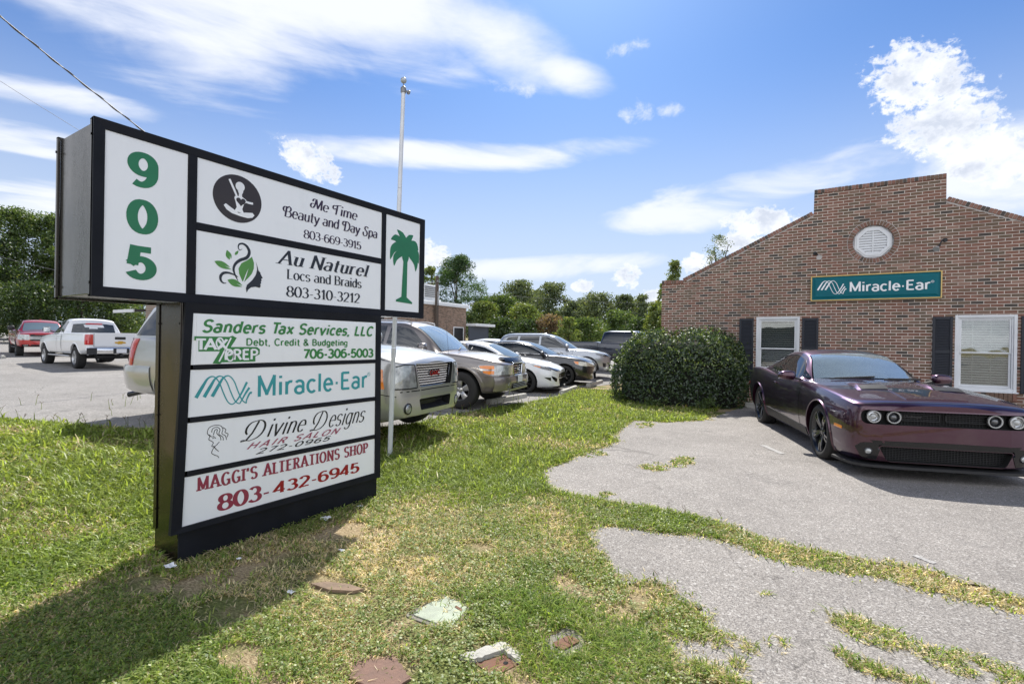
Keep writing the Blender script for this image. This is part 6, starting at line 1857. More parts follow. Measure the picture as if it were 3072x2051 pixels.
def interior(C_, x0, zb, zd, half, seat_x):
    """dashboard, wheel, mirror and front seats behind a clear windscreen"""
    r = C_.root
    mb = MB(); rows = []
    for y in np.linspace(-half, half, 9):
        rows.append([(x0 + .30 - .28 * (y / half) ** 2, y, zd - .01), (x0 + .02 - .2 * (y / half) ** 2, y, zd + .015), (x0 - .28, y, zd + .005), (x0 - .42, y, zd - .10), (x0 - .44, y, zd - .35)])
    mb.grid(rows); mb.build('dashboard', M['stitch'], r, 50)
    mb = MB(); c = Vector((x0 - .52, .38, zd - .02)); ax = Vector((-.85, 0, .5)).normalized(); s = Vector((0, 1, 0)); u = ax.cross(s)
    ring = [c + (s * math.cos(a) + u * math.sin(a)) * .185 for a in np.linspace(0, 6.2832, 33)]
    mb.tube(ring, .014, 8, False)
    for a in (0.2, 2.94, 4.71): mb.bar(c, c + (s * math.cos(a) + u * math.sin(a)) * .18, .03, .02)
    mb.build('steering_wheel', M['stitch'], r, 50)
    for sy in (-1, 1):
        mb = MB(); y = sy * .37
        for (xa, za, w0), (xb, zb_, w1) in zip([(seat_x + .35, zb, .25), (seat_x, zb - .02, .26), (seat_x - .14, zb + .38, .24), (seat_x - .20, zb + .56, .18)], [(seat_x, zb - .02, .26), (seat_x - .14, zb + .38, .24), (seat_x - .20, zb + .56, .18)]):
            n_ = Vector((zb_ - za, 0, -(xb - xa))).normalized() * .06
            mb.grid([[Vector((xa, y - w0, za)) + n_ * k for k in (-1, 1)] + [Vector((xa, y + w0, za)) + n_ * k for k in (1, -1)], [Vector((xb, y - w1, zb_)) + n_ * k for k in (-1, 1)] + [Vector((xb, y + w1, zb_)) + n_ * k for k in (1, -1)]], closed_v=True)
        mb.box(seat_x - .27, y - .12, zb + .60, seat_x - .17, y + .12, zb + .80, .04)
        mb.build('seat', M['seat_cloth'], r, 40)
    p = C_.top(.24, 0); mb = MB(); mb.box(p.x - .08, -.12, p.z - .13, p.x - .04, .12, p.z - .07, .02); mb.bar((p.x - .05, 0, p.z - .08), (p.x - .03, 0, p.z - .005), .02, .02); mb.build('rearview_mirror', M['black_plastic'], r)
    mb = MB(); mb.box(C_.S['cabin'][-1][0] + .25, -half, zb - .3, x0 + .1, half, zb - .26); mb.build('cabin_floor', M['stitch'], r)
C_ = coupe
C_.glass_top(.03, .312, .925, m=M['sky_film_screen'])
interior(C_, -.98, .62, .97, .66, -1.95)
C_.glass_top(.80, .97, .86, 'rear_window')
C_.side_window([(-1.44, .05), (-1.75, .045), (-2.04, .05)], [(-1.04, .035), (-1.5, .03), (-2.12, .035)], 'door_window')
C_.side_window([(-2.06, .05), (-2.35, .055), (-2.52, .085)], [(-2.15, .04), (-2.5, .05), (-2.76, .085)], 'quarter_window')
for s in (-1, 1):                                                # bright edge round the side glass
    v = 1
    mb = MB(); P = [C_.side_pt(x, C_.ez(x) - .034, s, .007) for x in np.linspace(-1.2, -2.55, 20)]; mb.tube(P, .006, 6); mb.build('window_trim', M['black_plastic'], C_.root, 60)
C_.door([(-.80, .93), (-1.5, .945), (-2.20, .965)], [(-.74, .30), (-1.5, .29), (-2.18, .30)], handle=(-2.0, .86))
for s in (-1, 1):
    v = 'left' if s > 0 else 'right'
    C_.patch([(-2.45, .40), (.40 - .88, .33)], [(-2.45, .245), (.40 - .88, .225)], v, M['black_plastic'], 'sill_skirt', .012, 20, 4, lid=.012)
mb = MB()                                                        # splitter under the nose
C_x = [.93, .90, .82, .65, .45]
pl2 = [(x + .045, C_.F['hw'](x) + .012) for x in C_x]
ol = [(u, w) for u, w in pl2] + [(.42, .84), (.42, -.84)] + [(u, -w) for u, w in pl2[::-1]]
ol = [(1.005, .45)] + ol + [(1.005, -.45)]
mb.prism(ol, .135, .165, 'xy'); mb.build('front_splitter', M['black_plastic'], C_.root)
# black lower mask, fog lamps, mesh intake
for s in (-1, 1):
    C_.patch([(s * .60, .415), (s * .80, .40), (s * .845, .345)], [(s * .66, .215), (s * .76, .215), (s * .80, .245)], 'front', M['gloss_black'], 'fog_lamp_bezel', .004, 10, 8)
    C_.round_lamp(s * .735, .305, .034, .006)
C_.patch([(-.72, .432), (0, .44), (.72, .432)], [(-.645, .375), (0, .375), (.645, .375)], 'front', M['gloss_black'], 'intake_rim', .004, 20, 3); C_.patch([(-.60, .203), (0, .203), (.60, .203)], [(-.60, .17), (0, .17), (.60, .17)], 'front', M['gloss_black'], 'intake_rim', .004, 20, 3)
mb = MB()
for k in range(8): mb.box(.853, -.62 + .0, .217 + k * .019, .866, .62, .222 + k * .019)
for k in range(42): mb.box(.8535, -.615 + k * .03, .21, .862, -.611 + k * .03, .365)
mb.build('lower_grille', M['black_plastic'], C_.root)
mb = MB()
for y0, y1 in ((-.43, -.03), (.03, .43)):
    o_ = rnd([(y0, .665), (y0, .745), (y1, .745), (y1, .665)], .02)
    mb.tube([(.893, u, w) for u, w in o_ + o_[:1]], .006, 6, False)
    for k in range(3): mb.box(.872, y0 + .01, .680 + k * .022, .882, y1 - .01, .685 + k * .022)
for k in range(30): mb.box(.8685, -.45 + k * .031, .62, .874, -.447 + k * .031, .772)
mb.build('grille', M['black_plastic'], C_.root, 50)
M['halo'] = mat('pale_halo_ring', (0.50, 0.50, 0.49), .3, .2, .3)
M['lens_dark'] = mat('projector_lens', (0.035, 0.038, 0.042), .03, 0, 1.0, ior=1.7)
for y, r, dk in ((-.680, .070, 0), (-.480, .070, 1), (.480, .070, 1), (.680, .070, 0)):
    p0 = .872
    mb = MB(); mb.lathe([(r + .010, .0), (r + .010, .042), (r + .002, .046)], 32, 'x', (p0, y, .697)); h = mb.build('headlight', M['gloss_black'], C_.root, 50)
    mb = MB(); mb.lathe([(r + .002, .040), (r - .003, .050), (r - .010, .050), (r - .014, .040)], 32, 'x', (p0, y, .697)); mb.build('halo_ring', M['halo'], h, 60)
    mb = MB(); mb.lathe([(r - .018, .036), (r * .62, .018), (r * .55, .020)], 32, 'x', (p0, y, .697)); mb.build('reflector', M['chrome'] if not dk else M['dark_alloy'], h, 60)
    mb = MB(); mb.lathe([(r * .56, .020), (r * .45, .040), (r * .2, .050), (.0005, .052)], 24, 'x', (p0, y, .697)); mb.build('lens', M['lens_dark'] if dk else M['lamp_glass'], h, 180)
side_pair(C_, [(.52, .555), (.68, .545)], [(.52, .520), (.68, .512)], M['amber'], 'side_marker')
side_pair(C_, [(-3.98, .75), (-3.80, .75)], [(-3.98, .70), (-3.80, .70)], M['red_lens'], 'side_marker')
C_.mirror(-1.05, 1.02, 1.035, P_PURPLE, (.10, .125, .072))
for s in (-1, 1):                                                # hood scoops with black throats
    x, _, _ = 0, 0, 0
    mb = MB(); rows = []
    for i, (fx, hgt) in enumerate(((.30, .0), (.18, .030), (.02, .040), (-.20, .020), (-.34, 0))):
        row = []
        for wv_, hh in ((-.20, 0), (-.165, .8), (-.15, 1), (.15, 1), (.165, .8), (.20, 0)):
            p, _, _ = C_.cast(fx, s * .40 + wv_ * (1 - .12 * i), 'top'); row.append(p + Vector((0, 0, .003 + hgt * hh)))
        rows.append(row)
    mb.grid(rows); sc = mb.build('hood_scoop', P_PURPLE, C_.root, 38)
    mb = MB(); mb.grid([[C_.cast(fx, s * .40 + wv_, 'top')[0] + Vector((.012, 0, hh)) for wv_ in np.linspace(-.15, .15, 9)] for fx, hh in ((.27, .010), (.22, .026), (.15, .038))]); mb.build('scoop_throat', M['black_plastic'], sc, 180)
C_.line([(.80, -.82), (.2, -.845), (-.76, -.84)], 'top', .008); C_.line([(.80, .82), (.2, .845), (-.76, .84)], 'top', .008)
C_.line([(.86, -.80), (.885, -.4), (.89, 0), (.885, .4), (.86, .80)], 'top', .009)
C_.patch([(.78, -.30), (.2, -.26), (-.66, -.24)], [(.78, .30), (.2, .26), (-.66, .24)], 'top', P_PURPLE, 'hood_bulge', .013, 24, 8, lid=.013, sharp=25)
C_.wiper((-.68, -.55, 1.02), (-.78, .05, 1.055)); C_.wiper((-.66, .12, 1.035), (-.77, .62, 1.035))
M['chrome_letter'] = M['chrome']
lettering(C_.root, M['dark_alloy'], [ln('Challenger', (-.38, .692, -.20, .728), .12, .06, 'script', .3, .02)], 0, 'grille_script', lambda u, w, h: (.899 + h, u, w))

# ---------------------------------------------------------------- long silver SUV
S = dict(xf=1.0, xr=-4.60, wb=3.30, wr=.395, ww=.27, rim=.222, track=1.73, spokes=5, spoke_style='wide', rim_mat=M['alloy'],
         hw=[(-4.60, .72), (-4.55, .88), (-4.35, .975), (-3.6, 1.0), (-1, 1.0), (0, 1.005), (.45, .995), (.75, .95), (.90, .84), (.97, .66), (1.0, .42)],
         zb=[(-4.60, .52), (-4.4, .40), (-3, .36), (0, .33), (.6, .27), (1.0, .34)], zm=[(-4.60, .75), (-2, .72), (.3, .72), (1.0, .62)],
         zs=[(-4.60, 1.20), (-4.3, 1.28), (-2, 1.27), (-.6, 1.235), (0, 1.19), (.5, 1.11), (.85, 1.03), (1.0, .98)],
         zc=[(-4.60, 1.22), (-4.3, 1.30), (-2, 1.29), (-.5, 1.25), (.2, 1.21), (.7, 1.14), (.92, 1.08), (1.0, 1.02)],
         rs=[(-4.6, .93), (-2, .915), (0, .915), (.6, .90), (1.0, .92)], rb=[(-4.6, .92), (1, .92)], arches=[(0, .46), (-3.30, .46)], lip=True, lip_w=.035, side_pow=2.8, edge=.05, crown_pow=2.2,
         cuts=[(rnd([(-.43, .70), (-.52, 1.0), (.52, 1.0), (.43, .70)], .03), 'yz', .86, 1.4), (rnd([(-.40, .40), (-.44, .545), (.44, .545), (.40, .40)], .03), 'yz', .86, 1.4)],
         cabin=[(-.58, 1.23, .80), (-.95, 1.52, .75), (-1.36, 1.79, .68), (-1.9, 1.895, .66), (-3.5, 1.90, .66), (-4.18, 1.86, .665), (-4.36, 1.78, .68), (-4.56, 1.28, .82)], bulge=.20, bulge_r=.10, crown=.05,
         belt=[(-4.6, 1.28), (-.5, 1.25)], beltw=[(-4.6, .88), (-4.2, .915), (-.5, .91)], side_bow=.02)
suv = Car('long_suv', 'long champagne silver SUV with chrome mesh grille parked behind the business sign', (-5.80, 5.38, .09, 10.2), S, P_SILVER)
C_ = suv; suv.root.scale = (1, 1, 1.075)
for s in (-1, 1):
    C_.line([(s * .555, .99), (s * .495, .695), (s * .70, .69), (s * .905, .695)], 'front', .016, name='lamp_gap', off=.010)
    C_.line([(s * .555, .992), (s * .72, .993), (s * .87, .962)], 'front', .012, name='lamp_gap', off=.010)
C_.glass_top(.02, .23, .93); C_.glass_top(.86, .985, .90, 'rear_window')
for a, b in (((-1.42, -1.98), (-.98, -2.0)), ((-2.08, -2.98), (-2.08, -3.05)), ((-3.14, -4.12), (-3.16, -4.36))):
    C_.side_window([(a[0], .05), (a[1], .05)], [(b[0], .03), (b[1], .03)])
C_.door([(-.60, 1.2), (-2.02, 1.22)], [(-.62, .42), (-2.0, .42)], handle=(-1.85, 1.10)); C_.door([(-2.06, 1.22), (-3.08, 1.23)], [(-2.04, .42), (-2.82, .42)], handle=(-2.9, 1.12))
for s in (-1, 1):
    v = 'left' if s > 0 else 'right'
    h = C_.patch([(s * .565, .985), (s * .72, .985), (s * .865, .955)], [(s * .50, .70), (s * .70, .695), (s * .90, .70)], 'front', M['hazed_lamp'] if False else M['lamp_glass'], 'headlight', .008, 18, 10, lid=.02)
    side_pair(C_, [(.58, .985), (.66, .97), (.74, .93)], [(.56, .70), (.68, .70), (.78, .70)], M['amber'], 'turn_signal', .010, sides=(s,))
    C_.round_lamp(s * .66, .44, .062)
    # tall tail lamps wrapping the rear corner
    C_.patch([(-4.57, 1.245), (-4.40, 1.255), (-4.22, 1.255)], [(-4.585, .80), (-4.47, .80), (-4.33, .80)], v, M['red_lens'], 'tail_lamp', .012, 10, 12, lid=.02)
    C_.patch([(s * .80, 1.25), (s * .93, 1.25)], [(s * .84, .80), (s * .96, .80)], 'rear', M['red_lens'], 'tail_lamp', .012, 8, 10, lid=.02)
mb = MB(); rows = []                                              # rear bumper standing proud, wrapped round the corners
pth = [(-3.84, 1.012), (-4.2, 1.015), (-4.48, .99), (-4.66, .92), (-4.745, .78), (-4.775, .5), (-4.785, 0)]
pth = Car.resample(pth + [(x, -y) for x, y in pth[-2::-1]], 49)
for x, y in pth:
    k = 1 - .06 * max(0, (-x - 4.3) / .5); rows.append([(x * k + (1 - k) * -4.2 if False else x + .10 * (x < -4.5), y * .90, .845), (x + .02, y * .985, .835), (x, y, .80), (x + .004, y, .68), (x + .02, y * .99, .56), (x + .06, y * .975, .46), (x + .14, y * .94, .415)])
mb.grid(rows); C_.rb = mb.build('rear_bumper', P_SILVER, C_.root, 50)
mb = MB(); mb.tube([(-4.2, -.62, .40), (-4.55, -.66, .38), (-4.80, -.74, .33)], [.035, .036, .045], 14, False); mb.tube([(-4.795, -.74, .331), (-4.70, -.70, .35)], [.041, .03], 14); mb.build('exhaust_tip', M['gloss_black'], C_.root, 50)
# grille: chrome surround and slanted mesh
o_ = rnd([(-.445, .69), (-.535, 1.005), (.535, 1.005), (.445, .69)], .03)
mb = MB(); mb.tube([(.985 - .16 * abs(u) ** 1.7, u, w) for u, w in o_ + o_[:1]], .016, 8, False)
mb.tube([(.962 - .15 * abs(u) ** 1.7, u, 1.022) for u in np.linspace(-.52, .52, 15)], .026, 8)
mb.build('grille_surround', M['chrome'], C_.root, 50)
mb = MB()
for i in range(9):
    z = .72 + i * .033
    for j in range(30):
        y = -.51 + j * .034 + (i % 2) * .017
        if abs(y) > .43 + .09 * (z - .70) / .3: continue
        xx = .948 - .15 * abs(y) ** 1.7
        mb.bar((xx - .012, y - .017, z), (xx, y, z + .010), .008, .012); mb.bar((xx, y, z + .010), (xx - .012, y + .017, z), .008, .012)
mb.build('grille_mesh', M['chrome'], C_.root)
M['badge_red'] = mat('badge_red', (.45, .03, .03), .3, .2)
lettering(C_.root, M['chrome'], [ln('GMC', (-.145, .825, .145, .905), .26, .24, 'sans', 0, .06)], 0, 'badge_border', lambda u, w, h: (.972 + h, u, w))
lettering(C_.root, M['badge_red'], [ln('GMC', (-.138, .832, .138, .898), .15, .14, 'sans', 0, .12)], 0, 'badge', lambda u, w, h: (.9775 + h, u, w))
C_.line([(-.90, .655), (0, .66), (.90, .655)], 'front', .014); C_.line([(.90, .60), (.60, .66)], 'right', .01)
C_.line([(-.85, .585), (0, .59), (.85, .585)], 'front', .02, P_SILVER, 'bumper_crease', .012)
C_.patch([(-.40, .545), (.40, .545)], [(-.38, .40), (.38, .40)], 'front', M['black_plastic'], 'lower_grille', .006, 12, 4)
for i in range(4): C_.line([(-.38, .425 + i * .032), (.38, .425 + i * .032)], 'front', .008, M['gloss_black'], 'grille_bar', .012)
C_.mirror(-.95, 1.12, 1.34, P_SILVER, (.10, .13, .11))
C_.line([(.90, -.86), (.2, -.90), (-.5, -.90)], 'top', .010); C_.line([(.90, .86), (.2, .90), (-.5, .90)], 'top', .010)
for s in (-1, 1):
    mb = MB(); mb.tube([C_.top(u, s * .90) + Vector((0, 0, .05)) for u in np.linspace(.30, .80, 14)], .018, 8)
    for u in (.30, .55, .80): mb.tube([C_.top(u, s * .90), C_.top(u, s * .90) + Vector((0, 0, .05))], .02, 8)
    mb.build('roof_rail', M['alloy'], C_.root, 50)

# ---------------------------------------------------------------- taupe SUV
S = dict(xf=.95, xr=-4.22, wb=3.0, wr=.388, ww=.265, rim=.212, track=1.70, spokes=5, spoke_style='wide', spoke_turn=.25, rim_mat=M['alloy'], hub=.066, dish=.045, disc_mat=M['well'], steer=0,
         hw=[(-4.22, .80), (-4.15, .90), (-3.6, .955), (-2, .955), (-.6, .955), (0, .965), (.4, .96), (.65, .935), (.80, .88), (.90, .76), (.95, .52)],
         zb=[(-4.22, .50), (-3, .40), (-.6, .38), (.5, .34), (.95, .40)], zm=[(-4.22, .75), (.2, .72), (.95, .58)],
         zs=[(-4.22, 1.18), (-2, 1.19), (-.6, 1.165), (-.1, 1.125), (.4, 1.065), (.75, 1.0), (.95, .93)], zc=[(-4.22, 1.2), (-2, 1.21), (-.4, 1.195), (.1, 1.165), (.6, 1.09), (.85, 1.02), (.95, .95)],
         rs=[(-4.2, .95), (0, .925), (.95, .93)], rb=[(-4.2, .93), (.95, .93)], arches=[(0, .475), (-3.0, .475)], lip=True, lip_w=.07, side_pow=2.6, edge=.045, crown_pow=2.4,
         cuts=[(rnd([(-.26, .71), (-.31, .955), (.31, .955), (.26, .71)], .04), 'yz', .87, 1.4), (rnd([(-.50, .44), (-.50, .555), (.50, .555), (.50, .44)], .02), 'yz', .84, 1.4)],
         cabin=[(-.36, 1.18, .77), (-.75, 1.50, .70), (-1.20, 1.755, .635), (-1.65, 1.85, .615), (-3.3, 1.87, .615), (-3.85, 1.82, .63), (-4.16, 1.22, .80)], bulge=.17, bulge_r=.08, crown=.05, open_ws=(.02, .235, .92),
         belt=[(-4.2, 1.2), (-.3, 1.175)], beltw=[(-4.2, .87), (-.3, .885)], side_bow=.025)
taupe = Car('taupe_suv', 'dusty taupe SUV with amber corner lamps and black hood guard next to the silver SUV', (-6.68, 9.14, .06, 13.0), S, P_TAUPE)
C_ = taupe
C_.glass_top(.02, .238, .925, m=M['sky_film_screen'])
interior(C_, -.62, .90, 1.16, .66, -1.55)
M['sunshade'] = mat('silver_sunshade', (0.62, 0.63, 0.62), .30, .6, noise=(3, .3))
mb = MB(); rows = []
for i in range(9):
    u = .05 + .165 * i / 8
    rows.append([C_.top(u, v) + Vector((-.05 - .02 * (j % 2), 0, -.03 - .035 * (j % 2))) for j, v in enumerate(np.linspace(-.84, .84, 17))])
mb.grid(rows); mb.build('sunshade', M['sunshade'], C_.root, 20)
C_.side_window([(-1.28, .06), (-1.86, .055)], [(-.80, .03), (-1.90, .03)]); C_.side_window([(-1.98, .055), (-2.78, .055)], [(-1.98, .03), (-2.85, .03)]); C_.side_window([(-2.9, .06), (-3.72, .07)], [(-2.95, .03), (-3.98, .03)])
C_.door([(-.60, 1.13), (-1.92, 1.15)], [(-.62, .46), (-1.9, .46)], handle=(-1.72, 1.03)); C_.door([(-1.96, 1.15), (-2.9, 1.15)], [(-1.95, .46), (-2.62, .46)], handle=(-2.72, 1.03))
for s in (-1, 1):
    C_.patch([(s * .34, .925), (s * .56, .925)], [(s * .36, .735), (s * .57, .73)], 'front', M['hazed_lamp'], 'headlight', .012, 10, 8, lid=.02)
    v = 'left' if s > 0 else 'right'
    C_.patch([(.40, .925), (.60, .935), (.78, .93)], [(.50, .77), (.62, .735), (.80, .735)], v, M['lamp_glass'], 'corner_lamp', .010, 12, 8, lid=.015)
    C_.patch([(.42, .915), (.58, .925), (.74, .922)], [(.46, .865), (.58, .850), (.75, .848)], v, M['amber'], 'turn_signal', .013, 10, 4)
    C_.patch([(.51, .815), (.62, .820), (.75, .818)], [(.53, .770), (.63, .748), (.75, .748)], v, M['amber'], 'turn_signal', .013, 10, 4)
    C_.patch([(s * .58, .93), (s * .88, .925)], [(s * .58, .735), (s * .90, .735)], 'front', M['lamp_glass'], 'corner_lamp', .010, 10, 8, lid=.015)
    C_.round_lamp(s * .62, .53, .05, .03)
    side_pair(C_, [(-.55, 1.09), (-.50, 1.09)], [(-.55, 1.02), (-.50, 1.02)], M['black_plastic'], 'antenna_base', sides=(s,)) if s < 0 else None
# chunky lower bumper, separate from the fenders
mb = MB(); rows = []
for y in np.linspace(-.97, .97, 33):
    x = .985 - .05 * y * y - 1.5 * max(0, abs(y) - .70) ** 1.7
    rows.append([(x - .25, y, .70), (x - .06, y, .705), (x - .005, y, .685), (x + .012, y, .60), (x + .005, y, .50), (x - .03, y, .40), (x - .12, y, .365), (x - .25, y, .36)])
mb.grid(rows); bump_ = mb.build('front_bumper', P_TAUPE, C_.root, 45)
mb = MB(); mb.box(.93, -.42, .425, 1.003, .42, .54, .012); mb.build('bumper_intake', M['well'], bump_)
mb = MB()
for k in range(3): mb.box(.99, -.42, .445 + k * .034, 1.008, .42, .454 + k * .034, .002)
mb.bar((.985, -.60, .405), (.985, .60, .405), .012, .03)
mb.build('intake_bar', M['alloy'], bump_)
C_.plate(1.010, 0, .625, False, M['plate_white'])
o_ = rnd([(-.265, .70), (-.325, .965), (.325, .965), (.265, .70)], .05)
mb = MB(); mb.tube([(.955 - .12 * u * u, u, w) for u, w in o_ + o_[:1]], .018, 8, False)
for k in range(4): mb.bar((.915, -.27, .745 + k * .052), (.925, 0, .745 + k * .052), .02, .022); mb.bar((.925, 0, .745 + k * .052), (.915, .27, .745 + k * .052), .02, .022)
mb.build('grille', M['chrome'], C_.root, 50)
mb = MB(); mb.lathe([(.045, .0), (.050, .010), (.038, .012), (.034, .004)], 20, 'x', (.945, 0, .835)); mb.lathe([(.018, .0), (.022, .012), (.012, .012)], 16, 'x', (.945, 0, .835)); mb.build('grille_badge', M['chrome'], C_.root, 50)
mb = MB(); rows = []                                              # smoked stone guard along the hood lip
for y in np.linspace(-.56, .56, 23):
    p, _, _ = C_.cast(.80 - .10 * (y / .56) ** 2, y, 'top'); x = p.x; z = p.z
    rows.append([(x - .01, y, z + .006), (x + .04, y, z + .040), (x + .12, y, z + .030), (x + .17, y, z - .055), (x + .15, y, z - .085)])
mb.grid(rows); mb.build('hood_guard', M['gloss_black'], C_.root, 60)
C_.mirror(-.86, 1.06, 1.27, P_TAUPE, (.11, .12, .105))
C_.wiper((-.22, -.58, 1.215), (-.42, -.02, 1.27)); C_.wiper((-.20, .05, 1.215), (-.40, .58, 1.265))
C_.line([(.80, -.80), (.2, -.855), (-.34, -.86)], 'top', .010); C_.line([(.80, .80), (.2, .855), (-.34, .86)], 'top', .010)
for s in (-1, 1):
    mb = MB(); mb.tube([C_.top(u, s * .88) + Vector((0, 0, .05)) for u in np.linspace(.28, .80, 14)], .017, 8)
    for u in (.28, .55, .80): mb.tube([C_.top(u, s * .88), C_.top(u, s * .88) + Vector((0, 0, .05))], .02, 8)
    mb.build('roof_rail', M['alloy'], C_.root, 50)
mb = MB(); mb.tube([(-.30, -.90, 1.13), (-.38, -.90, 1.9)], .003, 5); mb.build('antenna', M['black_plastic'], C_.root)

# ---------------------------------------------------------------- sedans
def sedan_spec(rim_mat, spokes, style, wr=.325):
    return dict(xf=.92, xr=-3.72, wb=2.70, wr=wr, ww=.22, rim=.222, track=1.56, spokes=spokes, spoke_style=style, rim_mat=rim_mat,
         hw=[(-3.72, .60), (-3.66, .74), (-3.45, .84), (-2.7, .89), (-1.3, .89), (0, .895), (.35, .885), (.6, .85), (.78, .76), (.87, .62), (.92, .40)],
         zb=[(-3.72, .40), (-3.5, .28), (-2.7, .20), (0, .18), (.6, .17), (.92, .22)], zm=[(-3.72, .70), (-1.5, .60), (0, .58), (.92, .42)],
         zs=[(-3.72, .98), (-3.3, 1.03), (-2, .99), (-.9, .95), (-.2, .905), (.3, .845), (.65, .745), (.92, .62)], zc=[(-3.72, 1.02), (-3.3, 1.09), (-1.5, 1.02), (-.4, .985), (.1, .93), (.55, .83), (.8, .74), (.92, .66)],
         rs=[(-3.7, .92), (-1.5, .90), (0, .91), (.92, .93)], rb=[(-3.7, .9), (.92, .92)], arches=[(0, wr + .055), (-2.70, wr + .055)], arch_in=.5, lip=True, lip_w=.012, side_pow=2.4, edge=.04,
         cuts=[(rnd([(-.40, .22), (-.50, .42), (.50, .42), (.40, .22)], .03), 'yz', .80, 1.4)],
         cabin=[(-.30, .975, .70), (-.75, 1.19, .655), (-1.28, 1.37, .575), (-1.75, 1.43, .555), (-2.25, 1.415, .55), (-2.6, 1.34, .565), (-3.25, 1.075, .645)], bulge=.20, bulge_r=.10, crown=.05,
         belt=[(-3.4, 1.05), (-1.5, 1.0), (-.3, .955)], beltw=[(-3.4, .78), (-1.5, .81), (-.3, .79)], side_bow=.02)
def sedan_glass(C_):
    C_.glass_top(.02, .30, .935); C_.glass_top(.78, .97, .88, 'rear_window')
    C_.side_window([(-1.22, .05), (-1.72, .045)], [(-.62, .03), (-1.76, .03)]); C_.side_window([(-1.80, .045), (-2.28, .05), (-2.5, .075)], [(-1.83, .03), (-2.55, .04), (-2.86, .08)])
    C_.door([(-.52, .90), (-1.77, .95)], [(-.52, .28), (-1.75, .28)], handle=(-1.6, .83)); C_.door([(-1.81, .95), (-2.7, .98)], [(-1.79, .28), (-2.33, .30)], handle=(-2.5, .87))
    C_.line([(.70, -.70), (.2, -.79), (-.32, -.80)], 'top', .008); C_.line([(.70, .70), (.2, .79), (-.32, .80)], 'top', .008)
    C_.wiper((-.20, -.5, 1.0), (-.36, .02, 1.035)); C_.wiper((-.18, .05, 1.0), (-.34, .5, 1.03))
white = Car('white_sedan', 'white compact sedan with slim dark headlights and black wheels beside the taupe SUV', (-7.25, 12.55, .06, 17), sedan_spec(M['black_alloy'], 10, 'plain'), P_WHITE)
C_ = white; sedan_glass(C_)
for s in (-1, 1):
    v = 'left' if s > 0 else 'right'
    C_.patch([(s * .40, .655), (s * .62, .705), (s * .80, .765)], [(s * .38, .615), (s * .62, .62), (s * .82, .70)], 'front', M['lens_dark'], 'headlight', .006, 16, 6, lid=.01)
    C_.patch([(.20, .80), (.45, .765), (.72, .70)], [(.25, .775), (.48, .70), (.74, .64)], v, M['lens_dark'], 'headlight', .007, 14, 6, lid=.01)
    C_.patch([(.25, .785), (.44, .755)], [(.30, .755), (.46, .72)], v, M['amber'], 'turn_signal', .010, 8, 4)
    C_.patch([(s * .60, .42), (s * .70, .47), (s * .79, .50)], [(s * .62, .33), (s * .70, .36), (s * .76, .42)], 'front', M['gloss_black'], 'corner_vent', .005, 10, 8)
    C_.patch([(.56, .47), (.74, .46)], [(.62, .43), (.74, .37)], v, M['gloss_black'], 'corner_vent', .006, 8, 6)
C_.patch([(-.46, .56), (0, .575), (.46, .56)], [(-.52, .44), (0, .43), (.52, .44)], 'front', M['gloss_black'], 'grille', .004, 18, 5)
mb = MB()
for k in range(6): mb.box(.803, -.47, .235 + k * .03, .83, .47, .245 + k * .03)
mb.build('lower_grille', M['black_plastic'], C_.root)
mb = MB(); mb.prism([(.95, .30), (.90, .62), (.78, .80), (.60, .88), (.5, .84), (.5, -.84), (.60, -.88), (.78, -.80), (.90, -.62), (.95, -.30)], .150, .185, 'xy'); mb.build('front_lip', M['black_plastic'], C_.root)
C_.mirror(-.72, .98, 1.02, P_WHITE, (.09, .11, .07))

black = Car('black_sedan', 'older black sedan with cloudy headlights between the white sedan and silver crossover', (-7.36, 15.2, .10, 18), dict(sedan_spec(M['black_alloy'], 7, 'plain'), zs=[(-3.72, .98), (-3.3, 1.03), (-2, .99), (-.9, .955), (-.2, .925), (.3, .88), (.65, .80), (.92, .66)], zc=[(-3.72, 1.02), (-3.3, 1.09), (-1.5, 1.02), (-.4, .995), (.1, .955), (.55, .885), (.8, .80), (.92, .70)]), P_BLACK)
C_ = black; sedan_glass(C_)
for s in (-1, 1):
    v = 'left' if s > 0 else 'right'
    C_.patch([(s * .36, .735), (s * .60, .76), (s * .78, .775)], [(s * .36, .62), (s * .60, .62), (s * .82, .64)], 'front', M['hazed_lamp'], 'headlight', .008, 14, 7, lid=.012)
    C_.patch([(.30, .79), (.50, .775), (.70, .755)], [(.36, .70), (.52, .655), (.72, .63)], v, M['hazed_lamp'], 'headlight', .009, 12, 6, lid=.012)
    C_.patch([(.31, .785), (.46, .775)], [(.36, .72), (.46, .68)], v, M['amber'], 'turn_signal', .012, 8, 4)
    C_.patch([(s * .52, .40), (s * .68, .40)], [(s * .52, .33), (s * .68, .33)], 'front', M['lamp_glass'], 'fog_lamp', .006, 8, 4, lid=.01)
    mb = MB(); P = [C_.side_pt(x, C_.ez(x) - .030, s, .008) for x in np.linspace(-.55, -2.75, 30)]; mb.tube(P, .008, 6); mb.tube([C_.side_pt(x, C_.belt(x) + .012, s, .012) for x in np.linspace(-.5, -2.9, 24)], .008, 6); mb.build('window_trim', M['chrome'], C_.root, 60)
C_.patch([(-.30, .72), (0, .74), (.30, .72)], [(-.27, .575), (0, .565), (.27, .575)], 'front', M['gloss_black'], 'grille', .004, 14, 5)
mb = MB()
for k in range(5): P = [C_.cast(y, .595 + k * .028, 'front')[0] + Vector((.012, 0, 0)) for y in np.linspace(-.27, .27, 9)]; mb.tube(P, .006, 6)
mb.build('grille_bar', M['chrome'], C_.root, 60)
C_.line([(-.60, .50), (0, .51), (.60, .50)], 'front', .02, M['chrome'], 'bumper_trim', .006)
